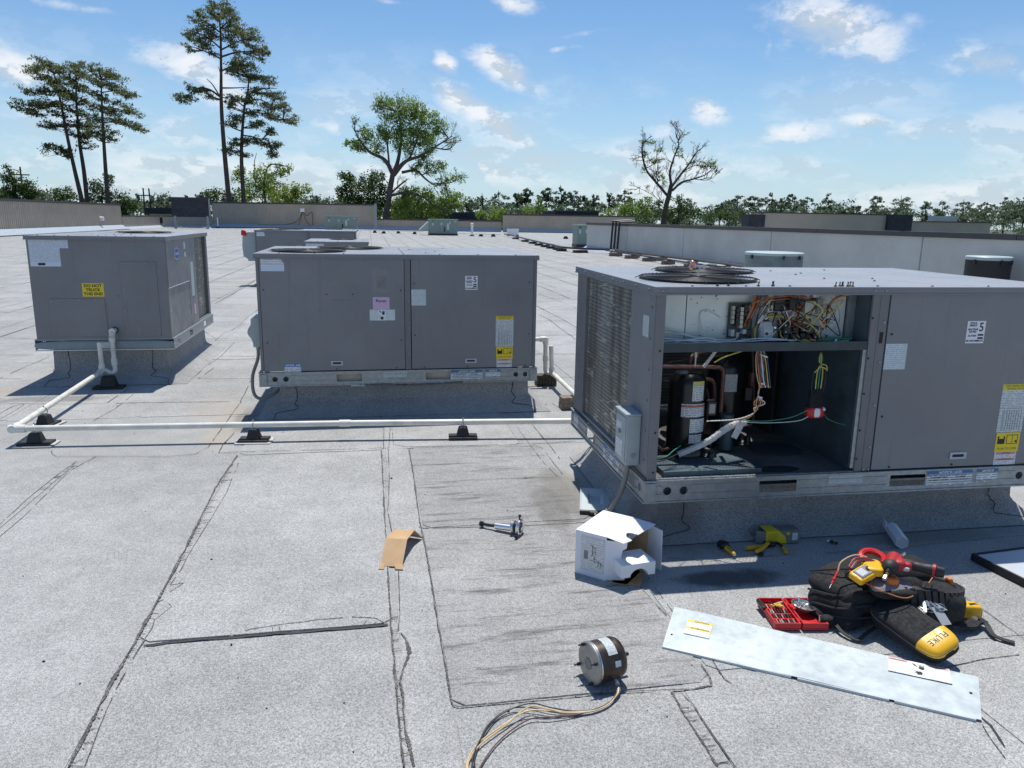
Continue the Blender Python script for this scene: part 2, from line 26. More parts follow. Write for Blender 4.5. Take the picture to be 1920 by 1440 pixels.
TREES=[('tall_pine', 100, [(0.42, 0.06, [(-16.62, 0.98), (-16.55, 3.09), (-16.72, 8.88), (-16.75, 13.92), (-16.54, 17.88), (-16.34, 22.15), (-16.49, 24.44)]), (0.13, 0.03, [(-16.78, 15.01), (-17.93, 15.75), (-19.11, 15.8), (-20.34, 14.96), (-21.36, 14.53)]), (0.1, 0.03, [(-16.52, 19.25), (-17.67, 19.77), (-19.2, 20.27)]), (0.1, 0.03, [(-16.45, 20.41), (-18.13, 21.67), (-19.68, 21.78)]), (0.1, 0.03, [(-16.44, 22.15), (-17.65, 23.04), (-18.77, 23.73)]), (0.1, 0.03, [(-16.43, 22.34), (-15.48, 23.35), (-14.66, 23.97)]), (0.12, 0.03, [(-16.41, 19.45), (-14.7, 19.92), (-12.9, 20.02), (-11.51, 19.69)]), (0.1, 0.03, [(-16.36, 20.23), (-14.23, 21.11), (-12.22, 21.61)]), (0.1, 0.03, [(-16.62, 16.01), (-14.91, 16.18), (-13.5, 16.44)]), (0.1, 0.03, [(-16.5, 17.88), (-15.39, 18.33), (-13.98, 18.59)]), (0.09, 0.03, [(-16.87, 15.11), (-17.5, 16.27), (-18.05, 16.83)]), (0.05, 0.02, [(-16.58, 17.29), (-16.88, 18.26), (-17.15, 18.63)])], [(-17.16, 24.58, 1.05, 0.65, 1.0), (-15.79, 24.67, 1.39, 0.7, 1.0), (-14.86, 23.96, 1.16, 0.81, 1.0), (-18.37, 23.85, 1.05, 0.58, 1.0), (-16.63, 23.86, 1.39, 0.58, 1.0), (-18.82, 22.97, 1.05, 0.51, 1.0), (-17.68, 22.65, 1.39, 0.58, 1.0), (-15.32, 22.79, 1.39, 0.7, 1.0), (-19.88, 21.58, 1.05, 0.58, 1.0), (-18.73, 21.45, 1.16, 0.7, 1.0), (-17.35, 21.72, 1.16, 0.7, 1.0), (-14.16, 22.47, 1.28, 0.65, 1.0), (-12.8, 21.96, 1.39, 0.7, 1.0), (-13.62, 21.44, 1.16, 0.58, 1.0), (-15.39, 21.63, 1.28, 0.58, 1.0), (-18.19, 20.71, 1.05, 0.51, 1.0), (-19.7, 20.05, 0.81, 0.46, 1.0), (-17.47, 19.78, 0.81, 0.51, 1.0), (-12.47, 20.62, 1.39, 0.58, 1.0), (-11.48, 20.28, 0.81, 0.65, 1.0), (-13.3, 19.99, 0.93, 0.42, 1.0), (-12.13, 19.47, 0.7, 0.37, 1.0), (-15.05, 20.68, 1.05, 0.46, 1.0), (-21.16, 14.53, 0.93, 0.58, 1.0), (-19.9, 15.77, 0.93, 0.58, 1.0), (-20.36, 14.76, 0.93, 0.58, 1.0), (-18.72, 15.62, 0.93, 0.51, 1.0), (-17.97, 15.06, 0.81, 0.51, 1.0), (-14.78, 18.55, 1.16, 0.51, 1.0), (-13.58, 18.61, 1.16, 0.51, 1.0)]), ('pine_tree', 101, [(0.36, 0.05, [(-15.03, 1.0), (-14.99, 3.14), (-14.97, 7.97), (-14.71, 11.08), (-14.27, 14.15), (-13.75, 16.19), (-13.56, 17.79)]), (0.1, 0.03, [(-14.26, 14.35), (-12.69, 15.02), (-10.88, 14.28)]), (0.1, 0.03, [(-14.42, 13.33), (-12.16, 13.42), (-9.29, 12.71)]), (0.1, 0.03, [(-14.0, 15.37), (-12.22, 16.25), (-10.37, 16.33)]), (0.09, 0.03, [(-14.27, 14.15), (-15.35, 14.91), (-15.93, 15.29)]), (0.09, 0.03, [(-14.72, 10.87), (-12.93, 10.52), (-11.12, 9.34)]), (0.09, 0.03, [(-14.64, 11.29), (-15.74, 11.66), (-16.13, 12.05)]), (0.08, 0.03, [(-14.88, 8.81), (-15.67, 9.4), (-16.28, 9.38)])], [(-14.91, 18.92, 1.17, 0.59, 1.0), (-13.69, 19.18, 1.17, 0.52, 1.0), (-12.76, 17.63, 1.41, 0.59, 1.0), (-11.35, 17.3, 1.41, 0.59, 1.0), (-14.17, 17.77, 1.64, 0.66, 1.0), (-15.56, 18.1, 0.94, 0.52, 1.0), (-12.04, 15.86, 1.88, 0.66, 1.0), (-10.41, 15.52, 1.41, 0.66, 1.0), (-13.72, 14.98, 1.64, 0.7, 1.0), (-15.55, 14.9, 1.17, 0.59, 1.0), (-9.64, 14.33, 1.29, 0.59, 1.0), (-11.71, 14.25, 1.64, 0.59, 1.0), (-13.4, 13.37, 1.41, 0.59, 1.0), (-10.94, 13.06, 1.64, 0.66, 1.0), (-8.88, 12.72, 1.17, 0.66, 1.0), (-15.26, 12.89, 1.17, 0.66, 1.0), (-12.84, 12.17, 1.41, 0.66, 1.0), (-15.92, 12.06, 0.94, 0.59, 1.0), (-11.44, 11.4, 1.17, 0.59, 1.0), (-15.43, 10.03, 1.06, 0.7, 1.0), (-16.31, 8.97, 0.82, 0.7, 1.0), (-13.97, 10.28, 1.29, 0.59, 1.0), (-12.54, 10.12, 1.41, 0.66, 1.0), (-10.89, 9.76, 1.17, 0.7, 1.0), (-11.15, 8.71, 0.94, 0.59, 1.0), (-14.69, 8.6, 0.94, 0.47, 1.0), (-15.99, 14.28, 0.94, 0.59, 1.0)]), ('leaning_pine', 100, [(0.36, 0.05, [(-33.02, 0.73), (-33.02, 2.77), (-33.4, 5.79), (-33.81, 9.34), (-34.12, 12.84), (-34.41, 15.51), (-34.63, 17.02)]), (0.09, 0.03, [(-34.18, 13.22), (-35.58, 13.17), (-37.29, 12.72)]), (0.09, 0.03, [(-34.3, 14.76), (-35.77, 14.88), (-37.27, 14.63)]), (0.08, 0.02, [(-33.87, 8.75), (-34.57, 8.34)]), (0.08, 0.02, [(-33.92, 11.1), (-35.05, 11.06), (-35.82, 10.84)]), (0.07, 0.02, [(-34.48, 15.7), (-35.77, 16.59), (-36.68, 16.74)])], [(-36.45, 17.12, 1.39, 0.65, 1.0), (-35.1, 17.75, 1.28, 0.58, 1.0), (-34.24, 17.23, 1.39, 0.7, 1.0), (-35.98, 16.39, 1.39, 0.65, 1.0), (-34.72, 16.07, 1.39, 0.7, 1.0), (-34.08, 15.15, 1.16, 0.7, 1.0), (-37.08, 14.64, 1.28, 0.58, 1.0), (-35.77, 14.88, 1.39, 0.65, 1.0), (-37.6, 13.28, 1.05, 0.65, 1.0), (-36.49, 13.32, 1.39, 0.58, 1.0), (-35.16, 13.57, 1.28, 0.7, 1.0), (-36.96, 12.34, 1.16, 0.46, 1.0), (-34.53, 12.44, 1.16, 0.58, 1.0), (-35.61, 11.04, 0.93, 0.58, 1.0), (-34.46, 11.28, 0.93, 0.58, 1.0), (-34.68, 8.23, 1.21, 0.98, 1.6), (-33.26, 14.03, 0.93, 0.7, 1.0), (-37.84, 12.69, 0.81, 0.58, 1.0)]), ('slim_pine', 102, [(0.36, 0.05, [(-33.09, 0.72), (-33.09, 2.81), (-33.13, 6.51), (-33.29, 9.54), (-33.23, 12.53), (-33.12, 15.1), (-32.85, 17.45)])], [(-33.4, 17.61, 1.18, 0.59, 1.0), (-32.61, 18.04, 1.07, 0.52, 1.0), (-32.13, 17.09, 1.07, 0.66, 1.0), (-33.5, 16.64, 1.18, 0.66, 1.0), (-32.64, 15.71, 1.3, 0.66, 1.0), (-33.86, 14.87, 1.18, 0.59, 1.0), (-32.58, 14.34, 1.3, 0.66, 1.0), (-33.85, 13.1, 1.18, 0.66, 1.0), (-32.54, 12.76, 1.18, 0.59, 1.0), (-33.62, 11.53, 1.18, 0.59, 1.0), (-32.07, 11.58, 1.18, 0.52, 1.0), (-32.76, 10.36, 1.07, 0.59, 1.0), (-34.1, 10.51, 0.83, 0.52, 1.0), (-31.76, 10.79, 0.95, 0.52, 1.0), (-32.65, 9.56, 0.83, 0.52, 1.0), (-32.7, 8.95, 0.47, 0.36, 1.0)]), ('spreading_pine', 99, [(0.36, 0.05, [(-29.99, 0.78), (-29.9, 2.81), (-29.78, 7.42), (-29.65, 11.34), (-29.52, 14.05), (-29.35, 16.72)]), (0.08, 0.02, [(-29.64, 11.54), (-28.08, 11.59), (-25.64, 11.1)]), (0.08, 0.02, [(-29.55, 13.28), (-27.58, 12.97), (-25.9, 12.65)]), (0.07, 0.02, [(-29.45, 14.82), (-27.97, 15.07), (-26.67, 14.74)])], [(-30.03, 17.07, 1.15, 0.58, 1.0), (-28.91, 17.12, 1.27, 0.58, 1.0), (-28.02, 16.6, 1.15, 0.58, 1.0), (-29.95, 15.94, 1.27, 0.64, 1.0), (-28.48, 15.62, 1.38, 0.64, 1.0), (-27.22, 14.91, 1.15, 0.58, 1.0), (-30.07, 14.6, 1.15, 0.64, 1.0), (-28.26, 13.91, 1.38, 0.58, 1.0), (-26.88, 14.54, 0.92, 0.51, 1.0), (-30.02, 13.07, 1.15, 0.64, 1.0), (-28.17, 12.75, 1.38, 0.58, 1.0), (-26.45, 12.82, 1.15, 0.58, 1.0), (-29.96, 11.72, 1.04, 0.58, 1.0), (-28.06, 11.79, 1.38, 0.58, 1.0), (-26.76, 11.45, 1.38, 0.58, 1.0), (-25.83, 11.09, 0.92, 0.58, 1.0), (-29.12, 10.58, 0.92, 0.58, 1.0), (-29.0, 9.8, 0.81, 0.51, 1.0), (-30.48, 10.15, 0.92, 0.51, 1.0)]), ('spreading_oak', 104, [(0.46, 0.33, [(2.13, -0.57), (2.29, 1.49), (2.67, 3.54), (3.01, 5.57), (3.3, 6.92)]), (0.3, 0.05, [(3.3, 6.92), (2.31, 8.67), (0.52, 9.49), (-0.68, 10.77), (-1.63, 12.47)]), (0.35, 0.06, [(3.3, 6.92), (4.02, 8.71), (4.52, 12.03), (4.12, 15.27)]), (0.3, 0.05, [(3.42, 6.81), (4.93, 8.52), (6.77, 9.24), (9.09, 10.64), (10.94, 11.81)]), (0.2, 0.04, [(4.45, 7.17), (6.29, 7.44), (7.67, 6.35), (9.06, 5.71), (11.64, 6.9)]), (0.2, 0.05, [(2.98, 4.22), (4.87, 4.6), (7.19, 4.08), (8.58, 2.96), (9.99, 2.53)]), (0.14, 0.1, [(3.08, 4.56), (3.96, 5.37), (4.89, 6.11)]), (0.15, 0.04, [(5.39, 8.75), (6.56, 11.44), (7.27, 13.66)]), (0.15, 0.04, [(2.86, 7.8), (2.68, 10.44), (2.5, 12.62)]), (0.1, 0.03, [(8.62, 10.4), (10.48, 10.24), (11.64, 11.17)]), (0.08, 0.02, [(8.6, 5.92), (10.47, 5.97), (12.59, 6.7)])], [(2.55, 15.43, 1.45, 1.45, 1.0), (1.54, 15.17, 0.85, 0.85, 1.0), (4.79, 15.3, 1.69, 1.69, 1.0), (6.6, 14.72, 1.45, 1.45, 1.0), (8.41, 13.7, 1.45, 1.45, 1.0), (9.56, 12.87, 1.21, 1.21, 1.0), (3.64, 13.31, 1.93, 1.93, 1.0), (6.35, 12.75, 2.05, 2.05, 1.0), (5.46, 14.24, 1.45, 1.45, 1.0), (0.23, 11.23, 1.33, 1.33, 1.0), (-1.58, 10.41, 1.09, 1.09, 1.0), (-2.46, 10.6, 0.6, 0.6, 1.0), (-1.38, 13.45, 0.68, 0.68, 0.5), (-0.19, 12.3, 0.68, 0.85, 0.6), (1.81, 11.72, 1.45, 1.45, 1.0), (7.24, 10.58, 1.69, 1.69, 1.0), (8.17, 11.94, 1.45, 1.45, 1.0), (5.42, 11.19, 1.93, 1.93, 1.0), (3.6, 11.35, 1.69, 1.69, 1.0), (10.48, 11.13, 1.09, 1.09, 0.25), (11.41, 11.6, 0.6, 0.97, 0.2), (7.23, 8.81, 1.21, 1.21, 1.0), (8.38, 7.94, 1.09, 1.09, 1.0), (9.54, 7.98, 0.85, 0.85, 1.0), (10.94, 6.66, 1.21, 0.85, 0.45), (12.35, 6.69, 0.85, 0.85, 0.4), (6.29, 7.66, 0.97, 0.97, 1.0), (9.65, 6.17, 1.21, 0.72, 0.5), (9.52, 3.21, 1.45, 1.09, 1.0), (11.41, 3.25, 1.45, 0.85, 1.0), (10.47, 4.83, 0.97, 0.97, 0.7), (7.65, 4.32, 1.21, 1.21, 1.0), (5.33, 4.49, 1.45, 1.45, 1.0), (4.39, 2.89, 1.45, 1.45, 1.0), (6.24, 2.92, 1.45, 1.45, 1.0), (1.32, 9.96, 1.09, 1.09, 1.0), (-0.47, 10.12, 0.97, 0.97, 1.0)]), ('dense_dark_tree', 108, [(0.3, 0.1, [(-0.76, -0.46), (-0.7, 1.9), (-0.88, 4.24)])], [(-2.93, 6.04, 1.25, 1.25, 1.0), (-1.79, 5.15, 1.51, 1.51, 1.0), (-0.14, 5.65, 1.51, 1.51, 1.0), (1.29, 6.61, 1.25, 1.25, 1.0), (2.21, 5.47, 1.25, 1.25, 1.0), (0.52, 3.8, 2.01, 2.01, 1.0), (-1.84, 3.52, 1.76, 1.76, 1.0), (-3.44, 4.65, 1.0, 1.0, 1.0), (1.69, 3.12, 1.76, 1.76, 1.0), (-0.69, 2.37, 2.01, 2.01, 1.0), (-2.22, 6.52, 0.63, 0.63, 1.0)]), ('sparse_leaf_tree', 104, [(0.42, 0.3, [(40.68, -0.72), (40.71, 1.53), (41.02, 3.77), (41.34, 5.2), (41.54, 6.46)]), (0.2, 0.04, [(41.19, 4.88), (39.37, 6.72), (37.93, 8.24), (37.26, 9.92), (37.08, 11.45), (37.54, 12.23)]), (0.2, 0.03, [(41.54, 6.46), (41.23, 8.17), (41.65, 10.05), (42.21, 11.92), (41.68, 13.28)]), (0.2, 0.03, [(41.56, 6.15), (42.89, 7.9), (44.15, 9.5), (44.76, 10.61), (45.57, 11.41)]), (0.18, 0.03, [(41.73, 5.68), (42.96, 6.81), (44.65, 7.32), (46.34, 7.99), (47.29, 9.12)]), (0.06, 0.02, [(42.1, 12.07), (42.56, 12.85), (42.18, 13.51)]), (0.08, 0.02, [(43.05, 8.07), (44.53, 9.04), (46.07, 9.24)]), (0.07, 0.02, [(37.74, 8.55), (39.05, 9.36), (39.48, 10.6)]), (0.07, 0.02, [(39.55, 6.57), (39.31, 7.81), (39.1, 8.43)]), (0.05, 0.015, [(41.04, 3.45), (38.96, 4.99), (36.88, 5.89), (36.22, 5.56)]), (0.05, 0.015, [(44.65, 7.32), (46.74, 7.21), (48.07, 8.04)]), (0.05, 0.015, [(37.26, 9.92), (36.49, 10.06), (36.29, 9.44)])], [(37.05, 12.06, 0.63, 0.51, 0.8), (38.23, 11.95, 0.79, 0.57, 0.8), (39.29, 11.06, 0.7, 0.51, 0.8), (37.64, 10.4, 0.63, 0.57, 0.7), (39.21, 9.52, 0.79, 0.63, 0.7), (39.48, 7.82, 0.82, 0.7, 0.7), (37.4, 8.69, 0.44, 0.7, 0.6), (42.34, 11.0, 0.7, 0.82, 0.7), (42.73, 10.24, 0.44, 0.44, 0.6), (45.9, 9.24, 0.89, 0.57, 0.8), (47.26, 9.59, 0.95, 0.7, 0.9), (48.01, 8.82, 0.48, 0.7, 0.7), (44.39, 9.51, 0.38, 0.51, 0.8), (40.57, 6.6, 0.57, 0.63, 0.6), (38.53, 9.5, 0.63, 0.51, 0.6), (40.19, 7.21, 0.7, 0.63, 0.6), (43.82, 9.34, 0.38, 0.38, 0.6), (41.73, 4.57, 0.57, 0.48, 0.7)]), ('bushy_tree', 106, [(0.25, 0.08, [(-42.74, 1.2), (-42.39, 4.39), (-42.91, 6.58)])], [(-43.02, 5.64, 1.03, 1.03, 1.0), (-42.24, 4.71, 1.48, 1.48, 1.0), (-41.11, 4.1, 1.48, 1.48, 1.0), (-43.57, 3.42, 1.33, 1.33, 1.0), (-42.08, 3.45, 1.85, 1.85, 1.0), (-40.58, 3.48, 1.03, 1.03, 1.0), (-43.07, 6.76, 0.59, 0.44, 0.7), (-42.19, 6.16, 0.89, 0.37, 0.6)]), ('rounded_bush', 106, [], [(-37.89, 3.34, 1.03, 1.03, 1.0), (-36.64, 3.75, 1.03, 1.03, 1.0), (-35.79, 3.13, 0.89, 0.89, 1.0)]), ('leafy_tree', 104, [(0.2, 0.08, [(-32.14, 1.37), (-31.85, 4.56)])], [(-32.57, 4.54, 1.01, 1.01, 1.0), (-31.3, 5.33, 0.87, 0.87, 1.0), (-32.06, 3.6, 1.45, 1.45, 1.0), (-30.66, 5.72, 0.43, 0.43, 1.0), (-30.55, 3.44, 1.09, 1.09, 1.0)]), ('dark_hedge_tree', 106, [], [(-30.12, 3.04, 1.03, 1.03, 1.0), (-29.36, 2.41, 0.89, 0.89, 1.0), (-30.05, 1.74, 1.33, 1.33, 1.0), (-30.61, 2.38, 1.11, 1.11, 1.0)]), ('light_green_tree', 107, [(0.2, 0.06, [(-13.07, 1.7), (-13.23, 5.08), (-12.43, 7.78), (-10.1, 7.71)]), (0.08, 0.03, [(-14.27, 4.39), (-14.42, 7.73), (-14.14, 9.39)])], [(-16.11, 7.02, 0.89, 0.89, 1.0), (-16.49, 6.01, 1.04, 1.04, 1.0), (-13.48, 6.75, 1.49, 1.49, 1.0), (-11.46, 7.14, 1.19, 1.19, 1.0), (-12.55, 5.44, 1.64, 1.64, 1.0), (-10.11, 7.44, 0.75, 0.75, 1.0), (-14.23, 5.06, 1.64, 1.64, 1.0), (-12.95, 4.08, 1.86, 1.86, 1.0), (-15.62, 4.02, 1.34, 1.34, 1.0)]), ('yellow_green_bush', 103, [], [(-10.2, 4.03, 1.44, 1.44, 1.0), (-8.55, 4.53, 1.29, 1.29, 1.0), (-7.56, 4.74, 0.72, 0.72, 1.0), (-9.25, 3.4, 1.44, 1.44, 1.0), (-11.2, 3.55, 1.15, 1.15, 1.0)]), ('round_green_tree', 112, [], [(-20.84, 3.83, 1.17, 1.17, 1.0), (-19.83, 3.57, 1.41, 1.41, 1.0), (-21.56, 3.33, 0.94, 0.94, 1.0), (-17.77, 3.4, 1.56, 1.56, 1.0)]), ('willow_like_bush', 106, [], [(5.66, 3.75, 1.85, 1.85, 1.0), (7.79, 3.09, 1.85, 1.85, 1.0), (10.67, 3.49, 1.63, 1.63, 1.0), (12.11, 4.08, 1.11, 1.11, 1.0), (4.58, 2.33, 1.85, 1.85, 1.0), (9.22, 2.41, 2.22, 2.22, 1.0), (0.71, 1.92, 1.33, 1.33, 1.0)]), ('low_green_tree', 108, [], [(17.58, 1.84, 1.36, 1.36, 1.0), (19.47, 1.51, 1.05, 1.05, 1.0), (16.45, 1.61, 0.9, 0.9, 1.0), (15.32, 1.95, 0.75, 0.75, 1.0), (18.7, 2.37, 0.6, 0.6, 1.0)]), ('pale_green_tree', 110, [(0.1, 0.05, [(23.73, 1.57), (23.67, 4.18)])], [(22.92, 2.9, 1.07, 1.07, 1.0), (23.91, 3.96, 0.61, 0.61, 1.0), (24.48, 3.07, 0.77, 0.77, 1.0), (22.15, 2.44, 0.77, 0.77, 1.0)]), ('broad_green_tree', 106, [], [(33.21, 2.32, 1.18, 1.18, 1.0), (35.14, 2.86, 1.33, 1.33, 1.0), (37.09, 3.26, 1.33, 1.33, 1.0), (36.36, 2.15, 1.63, 1.63, 1.0), (38.71, 2.55, 1.33, 1.33, 1.0), (39.01, 4.4, 0.74, 0.74, 1.0), (38.25, 3.65, 1.03, 1.03, 1.0)]), ('dark_green_tree', 107, [], [(40.26, 2.96, 1.34, 1.34, 1.0), (41.0, 4.09, 0.75, 0.75, 1.0), (44.26, 3.77, 1.04, 1.04, 1.0), (45.53, 3.05, 1.34, 1.34, 1.0), (43.54, 2.26, 1.34, 1.34, 1.0), (47.2, 2.7, 1.12, 1.12, 1.0), (42.3, 2.62, 1.12, 1.12, 1.0), (48.88, 2.35, 0.89, 0.89, 1.0)]), ('fan_leaf_tree', 105, [(0.1, 0.04, [(43.55, 1.89), (43.38, 4.47)])], [(43.37, 4.69, 0.66, 0.66, 1.0), (44.6, 4.27, 0.59, 0.59, 1.0)]), ('edge_green_tree', 112, [], [(55.12, 2.04, 0.78, 0.78, 1.0), (53.77, 2.42, 0.94, 0.94, 1.0), (56.38, 2.7, 0.78, 0.78, 1.0), (52.46, 2.4, 0.94, 0.94, 1.0)]), ('narrow_conifer', 115, [(0.12, 0.04, [(16.64, 1.29), (16.61, 5.13)])], [(16.62, 3.37, 0.4, 0.96, 1.0), (16.62, 4.36, 0.24, 0.48, 1.0), (16.31, 2.21, 0.72, 0.64, 1.0)])]
FARPINES=[(27.16, 210, 6.71, 1.46), (39.29, 235, 10.32, 2.78), (49.47, 260, 10.68, 1.81), (45.15, 225, 10.87, 1.73), (48.08, 210, 10.1, 2.49), (58.82, 235, 11.23, 1.97), (69.4, 260, 11.29, 2.54), (63.01, 225, 9.14, 1.41), (61.24, 210, 8.83, 1.9), (73.82, 235, 10.28, 1.97), (87.22, 260, 11.15, 2.36), (106.28, 225, 7.52, 1.41), (101.45, 210, 7.47, 1.46), (116.62, 235, 10.71, 2.46), (135.38, 260, 11.26, 2.54), (122.84, 225, 10.08, 2.04), (117.91, 210, 8.69, 1.61), (136.32, 235, 10.96, 2.13), (156.11, 260, 11.51, 2.72), (142.82, 225, 9.85, 2.2), (140.55, 210, 7.92, 2.05), (166.15, 235, 11.42, 2.29), (194.1, 260, 12.68, 3.62), (177.08, 225, 9.38, 2.51), (171.15, 210, 8.51, 2.05), (199.49, 235, 10.89, 2.62), (230.14, 260, 10.5, 2.54), (207.0, 225, 10.48, 2.51), (200.05, 210, 8.75, 2.05), (-62.46, 235, 6.76, 1.31), (-65.55, 260, 7.38, 2.17), (-54.78, 225, 5.81, 1.88), (-48.89, 210, 5.32, 1.46), (-50.86, 235, 6.13, 1.97), (-53.14, 260, 6.51, 1.81), (-44.53, 225, 7.14, 1.57), (-10.78, 210, 6.36, 1.76), (-7.54, 235, 6.41, 1.64), (-4.98, 260, 6.32, 1.63), (-14.46, 225, 6.06, 1.88), (-14.86, 210, 5.2, 1.46)]
CLOUDS=[((0.1657, 0.9702, 0.1766), (18.123, -1.756, -8.071), (-26.158, 13.553, -51.982), 1.0), ((0.1493, 0.9704, 0.1897), (42.713, -2.719, -21.284), (-39.098, 18.588, -66.878), 1.0), ((0.1026, 0.9783, 0.1798), (48.218, 1.05, -35.27), (-57.82, 17.652, -66.166), 0.9), ((0.1549, 0.9806, 0.1198), (11.006, -1.118, -5.754), (-26.968, 9.659, -47.132), 1.0), ((0.1188, 0.9832, 0.1386), (27.259, -2.265, -8.625), (-20.236, 9.867, -55.346), 1), ((0.1764, 0.9534, 0.2446), (33.413, -5.194, -4.722), (-13.341, 26.977, -97.908), 0.8), ((-0.1863, 0.9705, 0.1529), (14.479, 3.149, -2.881), (-11.33, 2.676, -32.097), 0.8), ((-0.3568, 0.9225, 0.1473), (13.256, 5.751, -4.364), (-19.494, -0.853, -43.636), 0.8), ((0.4087, 0.9033, 0.1306), (28.99, -11.327, -14.037), (-17.965, 15.661, -54.791), 0.85), ((0.3689, 0.923, 0.11), (21.662, -8.106, -6.023), (-7.622, 8.266, -46.459), 0.6), ((0.4886, 0.8663, 0.1041), (19.171, -10.909, -0.435), (8.912, 3.017, -71.08), 0.75), ((0.5512, 0.8262, 0.1167), (23.006, -14.196, -9.58), (-11.617, 21.118, -99.552), 0.7), ((0.519, 0.8274, 0.2145), (9.844, -5.102, -4.456), (-3.076, 8.141, -24.578), 0.85), ((0.1795, 0.9819, 0.0595), (12.68, -2.288, -1.98), (-6.429, 3.415, -41.544), 0.7), ((-0.2195, 0.9713, 0.0913), (12.594, 2.928, -1.663), (-11.75, 1.406, -46.312), 0.6), ((0.3028, 0.9514, 0.0566), (9.0, -2.84, -1.524), (-5.491, 4.236, -47.294), 0.5), ((-0.0386, 0.9934, 0.1079), (23.297, 1.318, -5.169), (-30.258, 8.761, -97.464), 0.6), ((0.4342, 0.8887, 0.147), (48.348, -17.452, -40.082), (-92.226, 66.815, -138.422), 0.5), ((0.456, 0.867, 0.2011), (141.137, -73.567, -7.437), (9.895, 7.954, -58.386), 0.5), ((0.2275, 0.9541, 0.1948), (33.153, -8.159, 0.137), (17.184, 42.315, -234.596), 0.45), ((0.2538, 0.944, 0.2107), (22.868, -6.709, 1.8), (36.586, 33.281, -198.797), 0.35), ((-0.3139, 0.9261, 0.2094), (14.984, 4.226, 3.391), (-11.414, 27.096, -140.353), 0.5), ((0.03, 0.9697, 0.2425), (35.762, -1.774, 1.766), (-2.284, 48.647, -198.984), 0.5), ((-0.3444, 0.9373, 0.0532), (12.255, 4.397, 0.644), (-3.866, 0.389, -35.639), 0.5), ((-0.0811, 0.9946, 0.0646), (11.788, 0.996, -1.692), (-10.348, 1.881, -46.629), 0.35), ((0.4385, 0.8958, 0.0727), (9.087, -4.375, -1.79), (-3.544, 5.964, -56.939), 0.4), ((0.6139, 0.7833, 0.0984), (12.405, -9.404, -3.4), (0.994, 4.855, -47.542), 0.6), ((0.644, 0.747, 0.165), (11.656, -8.732, -6.462), (-2.645, 12.159, -46.152), 0.7)]

# ---------------------------------------------------------------- node helper
class NT:
    def __init__(s, tree): s.t = tree; s.n = tree.nodes; s.l = tree.links
    def new(s, typ, **kw):
        n = s.n.new(typ)
        for k, v in kw.items():
            if k.startswith('_'): setattr(n, k[1:], v)
        for k, v in kw.items():
            if k.startswith('_'): continue
            key = int(k[1:]) if (k[0] == 'i' and k[1:].isdigit()) else k.replace('__', ' ')
            sock = n.inputs[key]
            if isinstance(v, bpy.types.NodeSocket): s.l.new(v, sock)
            else: sock.default_value = v
        return n
    def math(s, op, a, b=0.0, c=0.0, clamp=False):
        n = s.n.new('ShaderNodeMath'); n.operation = op; n.use_clamp = clamp
        for i, v in enumerate((a, b, c)):
            if isinstance(v, bpy.types.NodeSocket): s.l.new(v, n.inputs[i])
            else: n.inputs[i].default_value = v
        return n.outputs[0]
    def vm(s, op, a, b=(0, 0, 0), out=0):
        n = s.n.new('ShaderNodeVectorMath'); n.operation = op
        for i, v in enumerate((a, b)):
            if isinstance(v, bpy.types.NodeSocket): s.l.new(v, n.inputs[i])
            else: n.inputs[i].default_value = v
        return n.outputs[out]
    def smooth(s, v, a, b, lo=0.0, hi=1.0):
        n = s.n.new('ShaderNodeMapRange'); n.interpolation_type = 'SMOOTHSTEP'
        s.l.new(v, n.inputs[0]); n.inputs[1].default_value = a; n.inputs[2].default_value = b
        n.inputs[3].default_value = lo; n.inputs[4].default_value = hi
        return n.outputs[0]
    def noise(s, vec, scale, detail=3, rough=.55, out=0):
        n = s.new('ShaderNodeTexNoise', Vector=vec, Scale=scale, Detail=detail, Roughness=rough)
        return n.outputs[out]
    def mix(s, f, a, b):
        n = s.n.new('ShaderNodeMix'); n.data_type = 'RGBA'
        for i, v in ((0, f), (6, a), (7, b)):
            if isinstance(v, bpy.types.NodeSocket): s.l.new(v, n.inputs[i])
            else: n.inputs[i].default_value = v if i == 0 else (tuple(v) + (1,))[:4]
        return n.outputs[2]
    def scalev(s, vec, k):
        return s.vm('MULTIPLY', vec, k)
# ---------------------------------------------------------------- world: sky with clouds
world = bpy.data.worlds.new('World'); S.world = world; world.use_nodes = True
w = NT(world.node_tree); w.n.clear()
sky = w.new('ShaderNodeTexSky', _sky_type='NISHITA', _sun_disc=False, _sun_elevation=math.asin(SUN_TO.z), _sun_rotation=math.atan2(SUN_TO.x, SUN_TO.y), _altitude=20, _air_density=1.0, _dust_density=0.3, _ozone_density=3.0)
D = w.new('ShaderNodeTexCoord').outputs['Generated']
SKYS = 0.108
warp = w.noise(D, 5.0, 3, .5, 1)
Dw = w.vm('ADD', D, w.scalev(w.vm('SUBTRACT', warp, (.5, .5, .5)), (.05, .05, .035)))
blob = None
for d_, ax_, up_, s_ in CLOUDS:
    v = w.vm('SUBTRACT', Dw, d_)
    a = w.vm('DOT_PRODUCT', v, ax_, 1); b = w.vm('DOT_PRODUCT', v, up_, 1)
    r2 = w.math('ADD', w.math('MULTIPLY', a, a), w.math('MULTIPLY', b, b))
    g = w.math('MULTIPLY', w.math('EXPONENT', w.math('MULTIPLY', r2, -0.9)), s_)
    blob = g if blob is None else w.math('MAXIMUM', blob, g)
Dz = w.scalev(D, (1, 1, 1.8))
n1 = w.noise(Dz, 17.0, 7, .62)
n2 = w.noise(Dz, 60.0, 4, .6)
z = w.new('ShaderNodeSeparateXYZ', Vector=D).outputs[2]
low = w.smooth(z, .24, .02)
zone = w.noise(w.scalev(D, (1, 1, 3.2)), 6.5, 5, .55)
